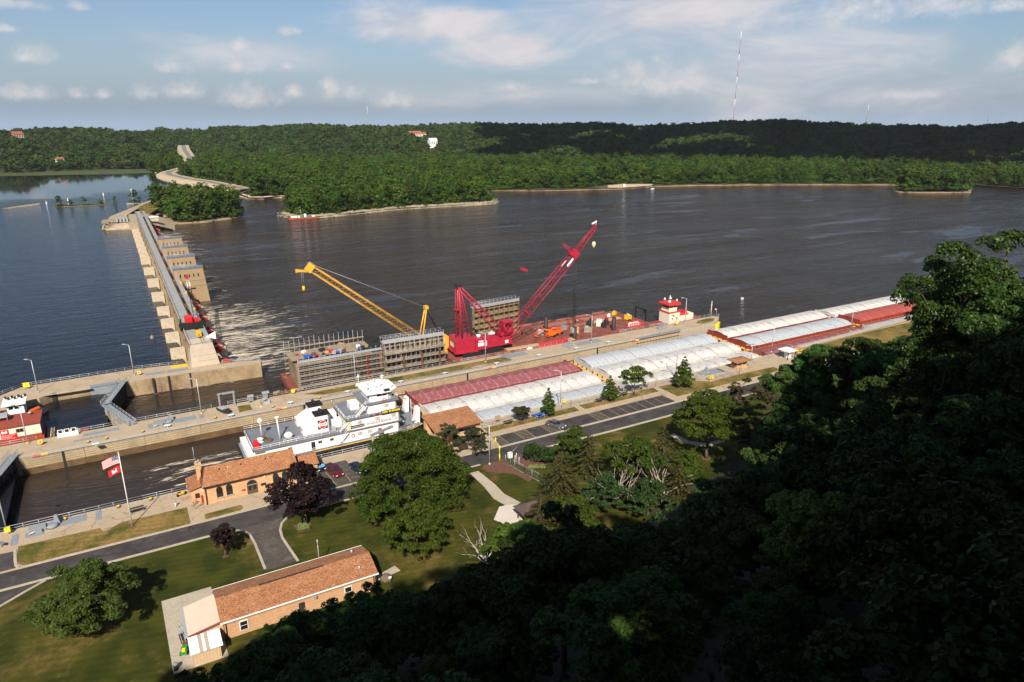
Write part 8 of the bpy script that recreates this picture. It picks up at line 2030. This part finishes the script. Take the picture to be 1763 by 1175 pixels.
for x, y, d, Hh, k, wd, lab in ((1738, 404, 96, 27, 2, .95, 'tall glossy sunlit oak at the right picture edge, top above the river'), (1672, 438, 92, 22, 0, .8, 'glossy sunlit oak bulging over the water, left of the tallest'), (1640, 520, 96, 19, 1, .8, 'dark oak spur below the glossy oaks'), (1760, 480, 84, 22, 1, 1.0, 'glossy oak at the right edge under the tallest')):
    topped(x, y, d, Hh, 3, lab, 'tall oaks at the right edge', None, k * 1.3, wd)
for x, y, d, Hh, k, lab in ((1478, 578, 122, 14, 0, 'slope tree with sunlit top left of the bluff path'), (1425, 598, 126, 14, 1, 'dark tree tip rising over the parking road'), (1560, 592, 120, 14, 2, 'slope tree with lit tip below the grass bank'), (1610, 592, 116, 13, 0, 'pale lit tree below the oak spur'), (1680, 582, 110, 14, 1, 'sunlit tree under the glossy oaks'), (1740, 590, 104, 14, 2, 'sunlit tree at the right edge below the oaks'), (1370, 630, 128, 13, 1, 'dark tree beside the road in the bluff shadow'), (1520, 608, 116, 13, 1, 'lit tree tip in the row under the grass bank')):
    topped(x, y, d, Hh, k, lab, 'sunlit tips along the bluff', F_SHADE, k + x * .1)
for x, y, d, Hh, k, lab in ((628, 1032, 96, 6.5, 1, 'sunlit bush against the brick workshop wall'), (690, 1034, 98, 6, 0, 'sunlit bush at the right corner of the brick workshop'), (585, 1062, 92, 6, 2, 'low dark bush under the workshop door')):
    topped(x, y, d, Hh, k, lab, 'bushes by the brick workshop', F_SMALL, k)
t, _ = topped(1405, 840, 50, 12, 2, 'yellow-green maple crown in the middle of the shaded slope', None, foliage('yellow_green_maple', (.050, .085, .012), (.13, .18, .024), .2, .3, .01, .1), 1.0, .8)
t, _ = topped(1240, 830, 58, 12, 0, 'lighter green shaded tree left of the yellow-green maple', None, foliage('light_shaded_leaves', (.030, .060, .012), (.075, .12, .022), .2, .3, .01, .1), 2.0, .9)
t, _ = topped(830, 1085, 44, 10, 1, 'lighter green shaded tree near the bottom edge left of centre', None, foliage('light_shaded_leaves', (.030, .060, .012), (.075, .12, .022)), 3.0, 1.0)
rg = random.Random(9); n_c = 0                           # the woods on the bluff top, behind and beside the lookout
for i in range(3):
    for j in range(27):
        u = -92 + j * 7.6 + rg.uniform(-2, 2); v = -5.5 - i * 8 + rg.uniform(-1.5, 1.5) + (3.0 if u > 22 else 0)
        if math.hypot(u, v) < 5: continue
        z = ground_z(u, v); ht = 92.5 + max(0, u - 20) * .07 + rg.uniform(-3, 2.0) - i * 2 - (9.0 if 28 < u < 50 else 5.0 if 50 <= u < 84 else 0)
        place(rg.randrange(3), u, v, max(1.0, (ht - z) / 14.0), rg.uniform(0, 6.28), 'tall tree of the woods on the bluff top', 'bluff top woods'); n_c += 1
b = MB()
rng = R_(200); P = []
for i in range(9000):
    u, v = rng.uniform(-40, 215), rng.uniform(8, 110)
    if v < foot(u) - 1: P.append((u, v, bluff(u, v) + rng.uniform(0, .9)))
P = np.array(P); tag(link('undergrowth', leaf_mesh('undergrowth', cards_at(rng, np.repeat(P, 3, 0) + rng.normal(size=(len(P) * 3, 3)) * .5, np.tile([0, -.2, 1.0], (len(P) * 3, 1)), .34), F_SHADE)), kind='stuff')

# ------------------------------------------------------------------ far things
for x, y, hh, lab, stripes in ((1263, 207, 0, 'very tall red and white radio mast on the far ridge', 135), (633, 216, 0, 'thin radio mast on the far ridge left of the houses', 31), (1493, 209, 0, 'short radio mast on the far ridge, right of the tall one', 25), (1702, 209, 0, 'faint short mast at the far right of the ridge', 8)):
    a = az_of(x); r = lerp_tab(T_R1, x) + 30; h = stripes / H0 * r
    t = thing('radio_mast', lab, 'mast', (r * math.cos(a), r * math.sin(a), 72 - (y - 200) / H0 * r - 10), 0, 'masts on the ridge')
    n = 8 if stripes > 100 else 2; w = .42 if stripes > 100 else .3
    for k in range(n):
        m = MB(); m.tube((0, 0, 10 + h * k / n), (0, 0, 10 + h * (k + 1) / n), w * 1.3, n=4); m.build('mast_section', pm('mast_white', (.75, .75, .75)) if k % 2 else pm('mast_red', (.40, .16, .13)), t)
    if stripes > 100:
        m = MB()
        for s in (-1, 1): m.tube((s * 60, 0, 0), (h * .03, 0, h * .7), .12, n=3)
        m.build('guy_wire', GALV, t)
def far_house(x, r, w, d, hh, lab, wall=WHITE, roof=pm('far_red_roof', (.28, .09, .06)), lift=0, rz=0.4):
    a = az_of(x); t = thing('house', lab, 'house', (r * math.cos(a), r * math.sin(a), hill(r, x) + lift), a - PI / 2 + rz)
    m = MB(); m.box(-w / 2, -d / 2, -3, w / 2, d / 2, hh)
    m.build('wall', wall, t); m = MB(); gable(m, -w / 2, w / 2, -d / 2, d / 2, hh, hh + d * .35, .6); m.build('roof', roof, t)
    for i in range(max(2, int(w / 4))):
        k = MB(); k.box(-w / 2 + 1.5 + i * 3.8, -d / 2 - .1, hh * .4, -w / 2 + 3 + i * 3.8, -d / 2, hh * .8); k.build('window', GLASS, t)
far_house(712, 1640, 30, 12, 6, 'long red-roofed house among trees on the far hill', pm('far_tan_wall', (.5, .36, .28)), lift=8); far_house(726, 1650, 14, 10, 6, 'small white house right of the long red-roofed one', lift=8); far_house(743, 1470, 16, 12, 12, 'tall white house lower on the far hillside', lift=8, roof=pm('far_white_roof', (.7, .7, .7))); far_house(22, 1500, 16, 12, 8, 'pale house at the left end of the far hill', pm('far_tan_wall', (.5, .36, .28)), lift=5); far_house(88, 1230, 9, 7, 5, 'white cottage by the far lake shore', lift=8)
a = az_of(694); t = thing('rock_outcrop', 'pale tan quarry face on the far hill below the red-roofed house', 'rock face', (1560 * math.cos(a), 1560 * math.sin(a), hill(1560, 694)), a - PI / 2)
rg = random.Random(2)
for i in range(10): m = MB(); m.rbox((-10 + i * 2.2, rg.uniform(-1, 1), 3 + rg.uniform(-1, 2)), (3, 3, rg.uniform(9, 15)), rg.uniform(-.3, .3)); m.build('rock_slab', pm('tan_cliff', (.52, .34, .20), .95, .2, .2), t)
p = at(1074, 322, -3.0); t = thing('camper_van', 'white camper van parked on the far beach', 'van', p, 1.0)
m = MB(); m.box(-3.6, -1.3, .5, 3.0, 1.3, 3.0); m.prism([(3.0, -1.2), (4.4, -1.1), (4.4, 1.1), (3.0, 1.2)], .5, 1.9); m.build('body', WHITE, t); m = MB(); m.box(-2, -1.34, 1.6, 1.5, -1.28, 2.4); m.build('window', GLASS, t)
for x in (-2.2, 2.6): m = MB(); m.tube((x, -1.35, .45), (x, 1.35, .45), .45, n=10); m.build('wheel', BLACK, t)
def small_boat(x, y, lab, L=5.5, rz=0.3, z=ZL, mat=WHITE):
    t = thing('boat_or_buoy', lab, 'boat', at(x, y, z), rz); m = MB(); m.loft([[(-L / 2, -1, -.2), (-L / 2, 1, -.2), (-L / 2, 1.1, .7), (-L / 2, -1.1, .7)], [(L * .2, -1, -.2), (L * .2, 1, -.2), (L * .2, 1.1, .8), (L * .2, -1.1, .8)], [(L / 2, -.1, .1), (L / 2, .1, .1), (L / 2, .1, .9), (L / 2, -.1, .9)]]); m.build('hull', mat, t); m = MB(); m.box(-.6, -.6, .7, .5, .6, 1.4); m.build('cabin', GALV, t)
small_boat(1124, 326, 'small white boat drawn up at the far beach'); small_boat(325, 381, 'red boat under the trees of the green clump by the dam', 6, 0, -4.0, RED); small_boat(1278, 515, 'tiny white buoy alone on the open river', 1.3, .6); bpy.data.objects['boat_or_buoy.002'].scale = (.55, .55, .55)  # the last is a small buoy, drawn with the shrunken boat hull
k = 0
for x, y in ((279, 371 - 20), (410 - 93, 0),):
    pass
for i, (x, y) in enumerate(((80, 351), (117, 346), (178, 336), (226, 329))):
    p = at(x, y, ZU); t = thing('channel_buoy', 'small white buoy on the upper pool, %s from the left' % ('first', 'second', 'third', 'fourth')[i], 'buoy', p, 0, 'white buoys on the upper pool')
    m = MB(); m.lathe((0, 0, -.3), [(.6, 0), (.6, .9), (.3, 1.1), (.3, 2.4), (.05, 2.6)], 8); m.build('float', WHITE, t); m = MB(); m.box(-.25, -.3, 1.3, .25, .3, 1.7); m.build('band', ORANGE, t)
t = thing('channel_buoy', 'weathered brown float in the upper pool near the dam piers', 'buoy', at(262, 583, ZU)); m = MB(); m.lathe((0, 0, -.4), [(.5, 0), (.6, .5), (.5, 1.3), (.1, 1.5)], 10); m.build('float', WOOD_D, t); m = MB(); m.tube((0, 0, 1.0), (0, 0, 1.7), .1); m.build('eye', RUST, t)
for i, (u, v, s, lab) in enumerate(((-38, 719, .62, 'bushy tree on the low reed island, left part'), (-30, 718, .42, 'low bush in the middle of the reed island'), (-20, 718, .45, 'low bush right of the middle of the reed island'), (-8, 719, .42, 'low bush near the right end of the reed island'), (3, 719, .48, 'slim single tree standing in the water right of the reed island'), (19, 708, .75, 'round tree on the rock spit by the green clump'))):
    o = link('waterside_tree', FLOOD_ME[i % 4], None, (u, v, ZU - 1.0 if i != 5 else ZU), i * 1.1); o.scale = (s * (.55 if i == 4 else 1.0), s * (.55 if i == 4 else 1.0), s); tag(o, lab, 'tree')
for i, (u, v, s) in enumerate(((101, 812, 0), (104, 842, 0), (92, 900, 0))):
    pass
for i, (x, y, c, lab) in enumerate(((396, 318, RED, 'tiny red car on the causeway'), (306, 291, WHITE, 'tiny white car on the causeway bend'))):
    p = at(x, y, 1.5); t = thing('car', lab, 'car', (p[0], p[1], 1.5), 1.9); m = MB(); m.box(-2.2, -.9, .3, 2.2, .9, 1.0); m.build('body', c, t); m = MB(); m.box(-1.2, -.8, 1.0, .9, .8, 1.5); m.build('cabin', GLASS, t)

# summer haze over the valley: one even closed volume
HAZE = 0.000035
if HAZE:
    b = MB(); b.box(-3300, -3300, -10.5, 3300, 3300, 290)
    hz = bpy.data.materials.new('haze'); hz.use_nodes = True; t = NT(hz.node_tree); t.n.clear()
    o = t.new('ShaderNodeOutputMaterial'); vp = t.new('ShaderNodeVolumePrincipled'); vp.inputs['Density'].default_value = HAZE; vp.inputs['Color'].default_value = (0.86, 0.92, 1.0, 1); vp.inputs['Anisotropy'].default_value = 0.2
    t.l.new(vp.outputs[0], o.inputs['Volume']); tag(b.build('haze', hz), kind='stuff')
